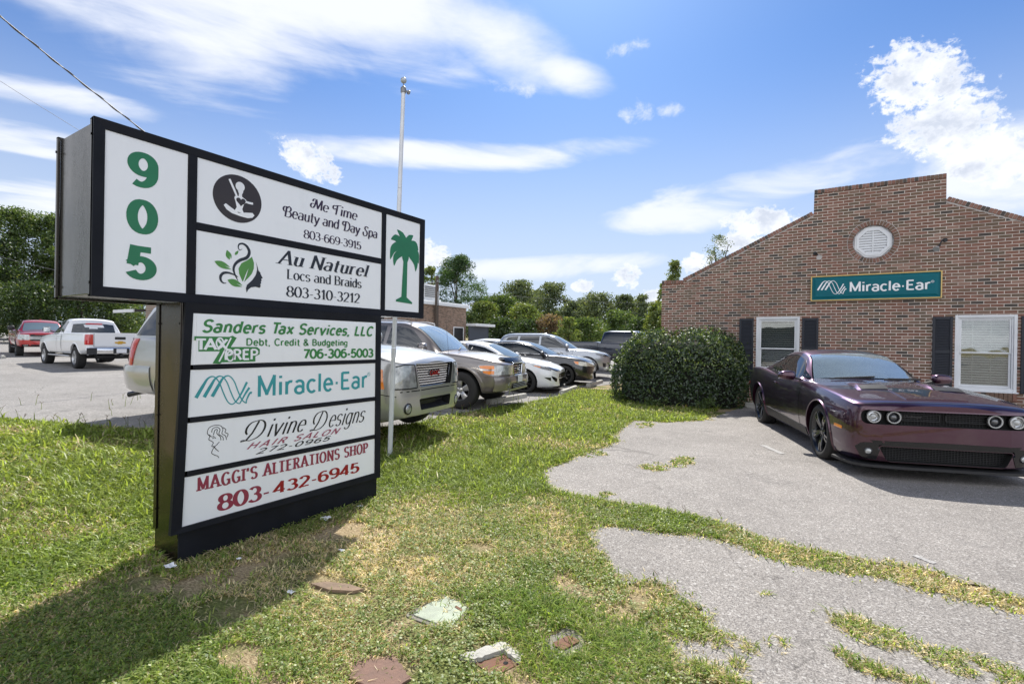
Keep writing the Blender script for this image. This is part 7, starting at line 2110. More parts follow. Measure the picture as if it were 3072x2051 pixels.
C_.mirror(-.72, .98, 1.02, P_BLACK, (.09, .11, .07))

# ---------------------------------------------------------------- silver crossover
S = dict(xf=.93, xr=-3.66, wb=2.69, wr=.352, ww=.225, rim=.232, track=1.60, spokes=5, spoke_style='y', rim_mat=M['dark_alloy'],
         hw=[(-3.66, .66), (-3.6, .82), (-3.3, .91), (-1.3, .92), (0, .925), (.4, .91), (.65, .87), (.82, .76), (.90, .60), (.93, .42)],
         zb=[(-3.66, .42), (-3.4, .32), (0, .26), (.6, .27), (.93, .40)], zm=[(-3.66, .8), (0, .72), (.93, .62)],
         zs=[(-3.66, 1.08), (-2, 1.10), (-.8, 1.08), (-.2, 1.05), (.35, .995), (.7, .92), (.93, .80)], zc=[(-3.66, 1.1), (-2, 1.13), (-.4, 1.12), (.1, 1.08), (.55, 1.01), (.8, .94), (.93, .84)],
         rs=[(-3.66, .93), (-1.5, .905), (0, .92), (.93, .93)], rb=[(-3.66, .9), (.93, .92)], arches=[(0, .43), (-2.69, .43)], arch_in=.5, lip=M['black_plastic'], lip_w=.06, side_pow=2.4, edge=.035,
         cuts=[(rnd([(-.44, .30), (-.50, .50), (.50, .50), (.44, .30)], .03), 'yz', .82, 1.4)],
         cabin=[(-.32, 1.10, .73), (-.72, 1.36, .68), (-1.22, 1.60, .60), (-1.7, 1.68, .58), (-2.8, 1.67, .58), (-3.25, 1.60, .59), (-3.6, 1.12, .72)], bulge=.19, bulge_r=.09, crown=.05,
         belt=[(-3.6, 1.14), (-1.5, 1.10), (-.3, 1.08)], beltw=[(-3.6, .81), (-.3, .835)], side_bow=.02)
cross = Car('silver_crossover', 'steel silver crossover with black wheel-arch trim beyond the black sedan', (-7.95, 18.1, .14, 22), S, P_STEEL)
C_ = cross
C_.glass_top(.02, .27, .93); C_.glass_top(.86, .98, .88, 'rear_window')
C_.side_window([(-1.18, .055), (-1.72, .05)], [(-.68, .03), (-1.75, .03)]); C_.side_window([(-1.80, .05), (-2.55, .055)], [(-1.82, .03), (-2.62, .03)]); C_.side_window([(-2.64, .06), (-3.05, .09)], [(-2.70, .03), (-3.20, .06)])
C_.door([(-.52, 1.03), (-1.76, 1.06)], [(-.52, .36), (-1.74, .36)], handle=(-1.6, .95)); C_.door([(-1.80, 1.06), (-2.62, 1.07)], [(-1.78, .36), (-2.28, .38)], handle=(-2.45, .98))
for s in (-1, 1):
    v = 'left' if s > 0 else 'right'
    C_.patch([(s * .42, .87), (s * .62, .90), (s * .80, .93)], [(s * .44, .80), (s * .62, .80), (s * .82, .84)], 'front', M['lens_dark'], 'headlight', .008, 14, 6, lid=.012)
    C_.patch([(.34, .955), (.52, .93), (.72, .90)], [(.40, .90), (.56, .85), (.74, .82)], v, M['lens_dark'], 'headlight', .009, 12, 6, lid=.012)
    C_.patch([(s * .62, .58), (s * .74, .58)], [(s * .58, .40), (s * .70, .42)], 'front', M['black_plastic'], 'fog_pocket', .006, 8, 6)
    C_.patch([(.62, .60), (.74, .58)], [(.64, .44), (.74, .44)], v, M['black_plastic'], 'fog_pocket', .006, 8, 6)
    C_.patch([(-2.30, .44), (-.42, .44)], [(-2.30, .30), (-.42, .28)], v, M['black_plastic'], 'sill_trim', .012, 14, 4, lid=.012)
    mb = MB(); mb.tube([C_.top(u, s * .88) + Vector((0, 0, .04)) for u in np.linspace(.32, .80, 12)], .014, 8); mb.build('roof_rail', M['gloss_black'], C_.root, 50)
C_.patch([(-.46, .80), (0, .81), (.46, .80)], [(-.42, .56), (0, .55), (.42, .56)], 'front', M['gloss_black'], 'grille', .005, 16, 6)
C_.patch([(-.70, .36), (0, .35), (.70, .36)], [(-.62, .275), (0, .27), (.62, .275)], 'front', M['alloy'], 'skid_plate', .010, 16, 4, lid=.01)
C_.mirror(-.74, 1.02, 1.19, P_STEEL, (.10, .12, .085))

# ---------------------------------------------------------------- pickups
def pickup_spec(cab_rear, xr, wb, wr, zbase, rail, rim_mat, spokes, style, hood=0.0):
    c = cab_rear; h = hood
    return dict(xf=.97, xr=xr, wb=wb, wr=wr, ww=.275, rim=wr * .62, track=1.74, spokes=spokes, spoke_style=style, rim_mat=rim_mat,
         hw=[(xr, .90), (xr + .05, .985), (xr + .4, 1.0), (-1, 1.0), (0, 1.01), (.5, 1.0), (.75, .95), (.88, .86), (.94, .70), (.97, .50)],
         zb=[(xr, zbase + .12), (xr + .6, zbase), (0, zbase - .02), (.6, zbase - .05), (.97, zbase + .02)], zm=[(xr, .85), (0, .82), (.97, .72)],
         zs=[(xr, rail), (c - .1, rail), (c + .1, 1.24 + h), (-.5, 1.22 + h), (0, 1.18 + h), (.5, 1.13 + h), (.85, 1.07 + h), (.97, 1.0 + h)], zc=[(xr, rail + .012), (c - .1, rail + .012), (c + .1, 1.27 + h), (-.5, 1.26 + h), (.1, 1.22 + h), (.6, 1.17 + h), (.88, 1.11 + h), (.97, 1.04 + h)],
         rs=[(xr, .955), (c, .955), (-.5, .94), (.5, .93), (.97, .94)], rb=[(xr, .94), (.97, .93)], arches=[(0, wr + .085), (-wb, wr + .085)], arch_in=.5, arch_dz=.02, lip=True, lip_w=.05, side_pow=3.0, edge=.03, crown_pow=2.2,
         cuts=[([(c - .16, .80), (c - .16, -.80), (xr + .09, -.80), (xr + .09, .80)], 'xy', .86, 2.2)],
         cabin=[(-.40, 1.24 + h, .79), (-.78, 1.53, .74), (-1.15, 1.765, .665), (-1.55, 1.86, .645), (c + .45, 1.865, .645), (c + .14, 1.815, .66), (c, 1.24, .79)], bulge=.16, bulge_r=.03, crown=.05,
         belt=[(c, 1.27 + h * .6), (-.3, 1.25 + h)], beltw=[(c, .90), (-.3, .90)], side_bow=.02)
wp = Car('white_pickup', 'white extended-cab pickup seen from behind with red tail lamps in the far lot', (-26.42, 7.77, .25, 178.3), pickup_spec(-2.12, -4.76, 3.62, .40, .52, 1.29, M['alloy'], 5, 'y'), P_WHITE, 'pickup trucks on the left', 'pickup truck')
C_ = wp
C_.glass_top(.02, .30, .93); C_.glass_top(.845, .975, .90, 'rear_window')
C_.side_window([(-1.10, .055), (-1.52, .055)], [(-.72, .03), (-1.52, .03)]); C_.side_window([(-1.58, .055), (-1.86, .06)], [(-1.58, .03), (-1.96, .03)])
C_.door([(-.55, 1.20), (-1.55, 1.22)], [(-.55, .56), (-1.55, .56)], handle=(-1.42, 1.08)); C_.door([(-1.58, 1.22), (-2.08, 1.22)], [(-1.58, .56), (-2.08, .56)], handle=(-1.66, 1.08))
for s in (-1, 1):
    C_.patch([(s * .785, 1.235), (s * .965, 1.235)], [(s * .785, .875), (s * .985, .875)], 'rear', M['red_lens'], 'tail_lamp', .014, 8, 8, lid=.02)
    C_.patch([(-4.75, 1.235), (-4.60, 1.235)], [(-4.75, .875), (-4.66, .875)], 'left' if s > 0 else 'right', M['red_lens'], 'tail_lamp', .010, 8, 8, lid=.02)
    mb = MB(); mb.box(-3.0, s * .90, .40, -.5, s * 1.0, .46, .02); mb.build('side_step', M['alloy'], C_.root)
    side_pair(C_, [(-2.15, 1.20), (-2.13, 1.20)], [(-2.15, .55), (-2.13, .55)], M['well'], 'cab_gap', .002, 0.0, sides=(s,), n=3, k=8)
C_.line([(-.76, 1.27), (-.76, .80)], 'rear', .014); C_.line([(.76, 1.27), (.76, .80)], 'rear', .014); C_.line([(-.76, .81), (.76, .81)], 'rear', .014)
mb = MB(); rows = []
for y in np.linspace(-1.0, 1.0, 21):
    x = -4.86 - .03 * (1 - y * y) + .10 * max(0, abs(y) - .85)
    rows.append([(x + .2, y, .775), (x + .02, y, .775), (x, y, .74), (x, y, .60), (x + .03, y, .55), (x + .2, y, .55)])
mb.grid(rows); rbm = mb.build('rear_bumper', M['chrome'], C_.root, 45)
for s in (-1, 1):
    mb = MB(); mb.box(-4.885, s * .70, .56, -4.84, s * .99, .765, .01); mb.build('bumper_step', M['black_plastic'], rbm)
mb = MB(); mb.box(-4.90, -.24, .57, -4.86, .24, .75, .01); mb.build('plate_recess', M['black_plastic'], rbm)
C_.plate(-4.903, 0, .66, True, M['plate_white'], 'TCK 417' if False else '')
mb = MB(); p, _, _ = C_.cast(0, 1.12, 'rear'); mb.box(p.x - .022, -.16, 1.065, p.x + .01, .16, 1.16, .012); mb.build('tailgate_handle', M['black_plastic'], C_.root)
M['gold_badge'] = mat('gold_badge', (.62, .36, .05), .3, .5)
bow = [(-.17, -.028), (-.06, -.028), (-.06, -.055), (.08, -.055), (.08, -.028), (.15, -.028), (.17, .028), (.06, .028), (.06, .055), (-.08, .055), (-.08, .028), (-.15, .028)]
mb = MB(); mb.prism([(u, .955 + w) for u, w in bow], p.x - .016, p.x + .005, 'yz'); mb.build('tailgate_badge', M['gold_badge'], C_.root)
def on_rear_glass(C_, poly, zc, k, name, m):
    q = [C_.top(u, 0) for u in np.linspace(.845, .975, 30)]
    zz = np.array([v.z for v in q])[::-1]; xx = np.array([v.x for v in q])[::-1]
    mb = MB(); n = len(poly)
    fill_poly(mb, [(u * k, zc + w * k) for u, w in poly], lambda u, w, h: (float(np.interp(w, zz, xx)) - .012 + C_.S['bulge_r'] * 0, u, w)); mb.build(name, m, C_.root)
on_rear_glass(C_, bow, 1.56, 1.9, 'window_decal', M['ink_white'])
on_rear_glass(C_, [(u * .8, w * .62) for u, w in bow], 1.56, 1.9, 'window_decal_center', M['glass']) if False else None
mb = MB(); q = C_.top(.835, 0); mb.box(q.x - .03, -.26, q.z - .065, q.x + .03, .26, q.z - .012, .01); mb.build('brake_lamp', M['red_lens'], C_.root)
C_.mirror(-.80, 1.10, 1.40, M['black_plastic'], (.09, .12, .11))
mb = MB(); mb.box(-4.4, -.55, .36, -3.9, .55, .50, .05); mb.tube([(-3.3, -.4, .42), (-4.6, -.45, .44), (-4.85, -.55, .43)], .035, 10); mb.box(-4.95, -.04, .47, -4.6, .04, .54); mb.lathe([(.18, -.12), (.2, 0), (.18, .12)], 16, 'x', (-3.62, 0, .40), cap0=True, cap1=True); mb.bar((-3.62, -.8, .40), (-3.62, .8, .40), .09, .09)
mb.build('rear_axle', M['black_plastic'], C_.root, 50)

rp = Car('red_pickup', 'red crew-cab pickup with chrome-cornered headlamps facing the white pickup', (-33.0, 8.45, .33, -9), pickup_spec(-2.75, -4.85, 3.68, .42, .55, 1.36, M['dark_alloy'], 6, 'y', .06), P_RED, 'pickup trucks on the left', 'pickup truck')
C_ = rp
C_.glass_top(.02, .26, .93); C_.glass_top(.88, .97, .88, 'rear_window')
C_.side_window([(-1.12, .055), (-1.72, .055)], [(-.72, .03), (-1.74, .03)]); C_.side_window([(-1.80, .055), (-2.50, .06)], [(-1.80, .03), (-2.60, .03)])
C_.door([(-.55, 1.27), (-1.76, 1.27)], [(-.55, .58), (-1.76, .58)], handle=(-1.62, 1.10)); C_.door([(-1.80, 1.27), (-2.72, 1.27)], [(-1.80, .58), (-2.72, .58)], handle=(-2.5, 1.10))
for s in (-1, 1):
    C_.patch([(s * .60, 1.10), (s * .90, 1.10)], [(s * .60, .84), (s * .93, .84)], 'front', M['lamp_glass'], 'headlight', .012, 10, 8, lid=.02)
    C_.patch([(.62, 1.10), (.80, 1.10)], [(.66, .88), (.82, .86)], 'left' if s > 0 else 'right', M['lamp_glass'], 'headlight', .010, 8, 8, lid=.02)
    C_.patch([(s * .60, .62), (s * .86, .62)], [(s * .62, .52), (s * .84, .52)], 'front', M['gloss_black'], 'fog_pocket', .010, 8, 4)
    C_.patch([(s * .64, .595), (s * .80, .595)], [(s * .65, .545), (s * .79, .545)], 'front', M['lamp_glass'], 'fog_lamp', .014, 6, 4)
C_.patch([(-.57, 1.11), (0, 1.12), (.57, 1.11)], [(-.57, .80), (0, .79), (.57, .80)], 'front', M['gloss_black'], 'grille', .010, 18, 6, lid=.01)
for z in (.90, .97): C_.line([(-.60, z), (0, z), (.60, z)], 'front', .05, M['alloy'], 'grille_bar', .02)
C_.patch([(-.55, .62), (0, .62), (.55, .62)], [(-.5, .48), (0, .48), (.5, .48)], 'front', M['black_plastic'], 'lower_intake', .008, 14, 4)
C_.mirror(-.80, 1.12, 1.42, M['black_plastic'], (.10, .13, .12))
C_.line([(.86, -.86), (.2, -.9), (-.4, -.9)], 'top', .01); C_.line([(.86, .86), (.2, .9), (-.4, .9)], 'top', .01)
mb = MB(); mb.box(-1.50, -.03, 1.85, -1.62, .03, 1.90, .01); mb.build('roof_antenna', P_RED, C_.root)
for s in (-1, 1):
    mb = MB(); mb.box(-2.7, s * .90, .44, -.5, s * 1.0, .50, .02); mb.build('side_step', M['black_plastic'], C_.root)

bp = Car('dark_pickup', 'dark blue-black crew-cab pickup at the end of the row beside the hedge', (-5.75, 22.3, .20, 0), pickup_spec(-3.05, -4.95, 3.7, .41, .50, 1.33, M['alloy'], 5, 'y', .03), P_NAVY, None, 'pickup truck')
C_ = bp
C_.glass_top(.02, .25, .93); C_.glass_top(.88, .97, .88, 'rear_window')
C_.side_window([(-1.12, .055), (-1.80, .055)], [(-.72, .03), (-1.84, .03)]); C_.side_window([(-1.92, .055), (-2.78, .06)], [(-1.92, .03), (-2.88, .03)])
C_.door([(-.55, 1.23), (-1.86, 1.24)], [(-.55, .56), (-1.86, .56)], handle=(-1.7, 1.08)); C_.door([(-1.90, 1.24), (-2.98, 1.24)], [(-1.90, .56), (-2.90, .56)], handle=(-2.75, 1.08))
side_pair(C_, [(-3.10, 1.28), (-3.08, 1.28)], [(-3.10, .55), (-3.08, .55)], M['well'], 'cab_gap', .003, 0.0, n=3, k=8)
for s in (-1, 1):
    C_.patch([(s * .58, 1.03), (s * .88, 1.03)], [(s * .60, .84), (s * .90, .84)], 'front', M['lamp_glass'], 'headlight', .010, 8, 6, lid=.02)
    C_.patch([(s * .82, 1.24), (s * .96, 1.24)], [(s * .82, .92), (s * .97, .92)], 'rear', M['red_lens'], 'tail_lamp', .012, 6, 6, lid=.02)
C_.patch([(-.55, 1.08), (0, 1.09), (.55, 1.08)], [(-.55, .70), (0, .69), (.55, .70)], 'front', M['gloss_black'], 'grille', .010, 14, 6, lid=.01)
C_.mirror(-.80, 1.12, 1.40, M['black_plastic'], (.10, .13, .11))

# cars of which only roof and glass show over the others
hs = Car('silver_sedan', 'silver car of which only roof and glass show over the white pickup bed', (-31.5, 10.6, .32, 2), sedan_spec(M['alloy'], 5, 'plain'), P_STEEL); sedan_glass(hs); hs.mirror(-.72, .98, 1.02, P_STEEL, (.09, .11, .07))
hw_ = Car('white_sedan', 'white car roof peeking out behind the taupe SUV windscreen', (-13.6, 16.6, .16, 192), sedan_spec(M['alloy'], 5, 'plain'), P_WHITE); sedan_glass(hw_); hw_.mirror(-.72, .98, 1.02, P_WHITE, (.09, .11, .07))
hg = Car('grey_sedan', 'grey car roof peeking out between the white sedan and the screen wall', (-17.3, 25.5, .22, 190), sedan_spec(M['alloy'], 5, 'plain'), P_STEEL); sedan_glass(hg); hg.mirror(-.72, .98, 1.02, P_STEEL, (.09, .11, .07))
# ================================================================ trees, shrubs
def leaf_mat(name, gloss=.06, rough=.45, tr=.35):
    m = bpy.data.materials.new(name); m.use_nodes = True
    t = m.node_tree; N = NT(t); t.nodes.clear()
    out = N.n('ShaderNodeOutputMaterial'); at = N.n('ShaderNodeAttribute', attribute_name='tint')
    dif = N.n('ShaderNodeBsdfDiffuse'); trn = N.n('ShaderNodeBsdfTranslucent'); gl = N.n('ShaderNodeBsdfGlossy')
    N.link(at.outputs['Color'], dif.inputs[0]); N.link(N.mix(1.0, at.outputs['Color'], (1.5, 1.45, .7, 1), 'MULTIPLY'), trn.inputs[0])
    gl.inputs[0].default_value = (.95, .97, 1, 1); gl.inputs['Roughness'].default_value = rough
    a = N.n('ShaderNodeMixShader'); a.inputs[0].default_value = tr; N.link(dif.outputs[0], a.inputs[1]); N.link(trn.outputs[0], a.inputs[2])
    b = N.n('ShaderNodeMixShader'); b.inputs[0].default_value = gloss; N.link(a.outputs[0], b.inputs[1]); N.link(gl.outputs[0], b.inputs[2])
    N.link(b.outputs[0], out.inputs[0])
    return m
M['leaf'] = leaf_mat('tree_leaf', .03, .45, .40)
M['hedge_leaf'] = leaf_mat('glossy_hedge_leaf', .055, .42, .38)
M['bark'] = mat('tree_bark', (0.085, 0.068, 0.052), .95, noise=(6, .4), bump=(18, .7))
FW = np.array([-_sy, _cy]); RT = np.array([_cy, _sy])
def at_px(px, depth):
    p = FW * depth + RT * ((px - 1536) / 1488.06 * depth)
    return float(p[0]), float(p[1])
def top_z(px, py, depth):
    hor = 1022.66 + (px - 1536) * .01649
    return 1.5 + (hor - py) / 1488.06 * depth
def leaves(cent, rad, n, size, cols, rng, needle=False, up=.25):
    """n leaf-sized quads round cluster centres"""
    k = rng.integers(0, len(cent), n)
    d = rng.normal(size=(n, 3)); d /= np.linalg.norm(d, axis=1)[:, None]
    r = rng.random(n) ** .45
    P = cent[k] + d * (rad[k] * r)[:, None] * np.array([1, 1, .8])
    nrm = d * .6 + rng.normal(size=(n, 3)) * .7 + np.array([0, 0, up]); nrm /= np.linalg.norm(nrm, axis=1)[:, None]
    t = np.cross(nrm, rng.normal(size=(n, 3))); t /= np.linalg.norm(t, axis=1)[:, None] + 1e-9
    b = np.cross(nrm, t)
    L = size * (.6 + .8 * rng.random(n)); W = L * (.16 if needle else .48)
    V = np.zeros((n, 4, 3))
    V[:, 0] = P - t * L[:, None] * .5; V[:, 1] = P + b * W[:, None] * .5; V[:, 2] = P + t * L[:, None] * .5; V[:, 3] = P - b * W[:, None] * .5
    tone = rng.random(len(cent))
    u = np.clip(rng.random(n) * .6 + tone[k] * .5, 0, 1)[:, None]
    c = np.array(cols[0]) + (np.array(cols[1]) - np.array(cols[0])) * u
    odd = rng.random(n) < .04
    c = np.where(odd[:, None], np.array(cols[2]), c)
    return V.reshape(-1, 3), np.repeat(c[:, None, :], 4, 1).reshape(-1, 3)
GREENS = {'oak': ((.040, .072, .020), (.125, .185, .048), (.22, .24, .08)), 'dark': ((.018, .038, .012), (.062, .100, .027), (.12, .14, .05)), 'lime': ((.070, .110, .028), (.185, .235, .062), (.24, .22, .08)),
          'grey': ((.062, .088, .044), (.150, .190, .090), (.23, .24, .11)), 'pine': ((.022, .052, .018), (.072, .135, .036), (.12, .14, .05)), 'rust': ((.13, .090, .058), (.24, .175, .10), (.14, .17, .06))}
def tree(name, label, px, topy, depth, wpx, tone, seed, n=5200, lo=.16, shape='oak', group='trees along the back of the lot', size=None, sparse=1.0, cat='tree'):
    rng = np.random.default_rng(seed)
    x, y = at_px(px, depth); g = gz(x, y)
    H = top_z(px, topy, depth) - g; Rw = wpx / 1488.06 * depth / 2 * (1.18 if shape == 'pine' else 1.05)
    root = thing(name, label, cat, (x, y, g), 0, group)
    base = H * lo
    cent = []; rad = []
    m = int(95 * sparse) + 10
    for i in range(m):
        t = rng.random() ** .8
        z = base + (H - base) * t
        if shape == 'cone': prof = (1 - t) ** .8 * .95 + .08
        elif shape == 'pine': prof = math.sin(math.pi * min(.98, (t * .86 + .16))) ** .6
        else: prof = (math.sin(math.pi * (t * .80 + .15)) ** .7)
        a = rng.random() * 6.283; rr = Rw * prof * rng.random() ** .5 * (.86 + .3 * rng.random())
        cr = Rw * rng.uniform(.20, .40) * (.75 if shape != 'oak' else 1)
        cent.append((rr * math.cos(a), rr * math.sin(a), min(z, H - cr * .55))); rad.append(cr)
    cent.append((rng.uniform(-.2, .2) * Rw, 0, H - Rw * .13)); rad.append(Rw * .16)
    cent = np.array(cent); rad = np.array(rad)
    sz = size or max(.12, depth * .0050)
    V, C = leaves(cent, rad, int(n * (1.35 if sparse == 1.0 else 1)), sz * (1.6 if shape == 'pine' else 1), GREENS[tone], rng, shape == 'pine')
    o = mesh_arrays('crown', V, np.arange(len(V)).reshape(-1, 4), C, M['leaf']); o.parent = root
    mb = MB(); tr = max(.10, H * .020)
    lean = rng.uniform(-.03, .03, 2) * H
    mb.tube([(0, 0, -.2), (lean[0] * .3, lean[1] * .3, H * .35), (lean[0], lean[1], H * .8)], [tr * 1.0, tr * .6, tr * .2], 9)
    for i in range(min(8, len(cent))):
        c = cent[rng.integers(0, len(cent))]; z0 = max(base * .9, c[2] * rng.uniform(.45, .8)); f = z0 / (H * .8)
        p0 = Vector((lean[0] * f, lean[1] * f, z0)); p1 = Vector(c)
        mb.tube([p0, p0.lerp(p1, .5) + Vector((0, 0, .06 * H * .3)), p1], [tr * .42, tr * .26, tr * .10], 6)
    mb.build('trunk', M['bark'], root, 50)
    return root
TR = [  # the dark mass at the left edge
 ('broadleaf_tree', 'tall dark tree at the left edge with a reddish top above the red pickup', -70, 655, 46, 210, 'dark', 1), ('broadleaf_tree', 'tall ragged dark tree left of the sign cabinet, the highest there', 45, 628, 50, 190, 'oak', 2),
 ('broadleaf_tree', 'dark tree directly behind the left edge of the sign cabinet', 150, 648, 52, 190, 'oak', 3), ('broadleaf_tree', 'dark tree behind the sign cabinet beside the canopy roof', 262, 655, 56, 200, 'dark', 4),
 ('broadleaf_tree', 'dark tree behind the number 905 panel of the sign', 380, 690, 60, 190, 'dark', 5), ('broadleaf_tree', 'shadowy tree outside the left edge beyond the red pickup', -210, 640, 50, 230, 'dark', 6),
 ('broadleaf_tree', 'second shadowy tree further outside the left edge', -480, 650, 46, 300, 'dark', 7), ('broadleaf_tree', 'third shadowy tree furthest outside the left edge', -850, 640, 40, 380, 'oak', 8)]
for nm, lab, px, ty, dp, wp, tn, sd in TR: tree(nm, lab, px, ty, dp, wp, tn, sd, n=12500, lo=.05)
for i, (px, ty, dp, wp, tn, lab) in enumerate([(-20, 845, 40, 220, 'dark', 'dark understory bush right behind the red pickup'), (120, 850, 42, 200, 'dark', 'dark understory bush between the red and white pickups'), (250, 850, 43, 200, 'dark', 'dark understory bush behind the white pickup cab'), (360, 870, 45, 170, 'oak', 'brighter understory bush behind the white pickup bed')]):
    tree('bush', lab, px, ty, dp, wp, tn, 40 + i, n=5200, lo=.02, group='understory bushes behind the pickups', cat='bush')
BK = [('pine_tree', 'large round-topped dark pine behind the flat-roofed building', 1372, 768, 58, 165, 'pine', 11, 9000, .12, 'pine'),
 ('slender_tree', 'thin yellowish tree between the sign edge and the dark pine', 1288, 800, 54, 62, 'lime', 12, 1500, .2, 'oak'),
 ('broadleaf_tree', 'light green leafy tree just right of the flat-roofed building', 1448, 905, 56, 110, 'lime', 13, 4200, .03, 'oak'), ('broadleaf_tree', 'dark green tree behind the roofs of the white and black sedans', 1510, 882, 62, 120, 'oak', 14, 4600, .03, 'oak'),
 ('broadleaf_tree', 'tallest ragged tree in the middle of the back row', 1556, 842, 74, 128, 'grey', 15, 5200, .1, 'oak'), ('broadleaf_tree', 'loose grey-green tree right of the tallest ragged one', 1648, 850, 72, 135, 'grey', 16, 5200, .06, 'oak'),
 ('broadleaf_tree', 'bright leafy tree in front of the ragged tall one', 1570, 912, 58, 120, 'lime', 17, 4600, .03, 'oak'), ('broadleaf_tree', 'smaller grey-green tree above the silver crossover windscreen', 1712, 905, 66, 100, 'grey', 18, 4000, .03, 'oak'),
 ('broadleaf_tree', 'broad grey-green tree behind the dark pickup bed', 1790, 880, 70, 150, 'grey', 19, 5600, .03, 'oak'), ('broadleaf_tree', 'narrow tree behind the dark pickup cab', 1872, 884, 68, 84, 'grey', 20, 3600, .05, 'oak'),
 ('broadleaf_tree', 'narrow open-crowned tree right of the dark pickup cab', 1925, 884, 66, 76, 'grey', 21, 2800, .08, 'oak'), ('broadleaf_tree', 'dark low tree behind the gap right of the silver crossover', 1850, 930, 60, 130, 'oak', 22, 4600, .02, 'oak'),
 ('broadleaf_tree', 'yellow-green tree beside the left corner of the brick office', 1978, 905, 48, 86, 'lime', 23, 3600, .03, 'oak'), ('slender_tree', 'leafy sapling rising along the left corner of the brick office', 1986, 850, 40, 36, 'lime', 24, 700, .45, 'oak'),
 ('conical_tree', 'small pointed tree showing above the low left parapet', 2020, 782, 36, 100, 'lime', 25, 2600, .25, 'cone'), ('sapling', 'thin sparse sapling standing above the sloping left parapet', 2150, 704, 34, 92, 'grey', 26, 1500, .62, 'oak'),
 ('broadleaf_tree', 'grey-green tree filling the gap between the tall ragged trees', 1605, 870, 80, 120, 'grey', 33, 4600, .03, 'oak'), ('broadleaf_tree', 'grey-green tree filling the low gap above the silver crossover roof', 1745, 900, 82, 130, 'grey', 34, 4600, .03, 'oak'), ('broadleaf_tree', 'grey-green tree far behind the dark pickup cab', 1895, 902, 84, 140, 'grey', 35, 4600, .03, 'oak'), ('broadleaf_tree', 'grey-green tree far behind the light green one by the flat-roofed building', 1470, 888, 84, 120, 'oak', 36, 4200, .03, 'oak'),
 ('crape_myrtle', 'brownish faded shrub above the black sedan roof', 1650, 944, 50, 92, 'rust', 27, 2600, .03, 'oak'), ('bush', 'green bush above the silver crossover hood', 1755, 955, 52, 120, 'oak', 28, 3600, .02, 'oak'), ('bush', 'lime bush right of the brownish shrub', 1705, 952, 47, 70, 'lime', 29, 1800, .02, 'oak'),
 ('bush', 'dark bush at the foot of the back row behind the white sedan roof', 1500, 955, 53, 120, 'dark', 30, 3200, .02, 'oak'), ('bush', 'dark bush between the dark pickup and the hedge', 1930, 955, 50, 130, 'dark', 31, 3600, .02, 'oak'), ('bush', 'dark bush behind the middle of the parked row', 1590, 960, 51, 120, 'dark', 32, 3200, .02, 'oak')]
for nm, lab, px, ty, dp, wp, tn, sd, n, lo, sh in BK:
    tree(nm, lab, px, ty, dp, wp, tn, sd, n=n, lo=lo, shape=sh, cat='bush' if nm in ('bush', 'crape_myrtle') else 'tree', sparse=.5 if nm == 'sapling' else 1.0, size=.12 if nm == 'sapling' else None)

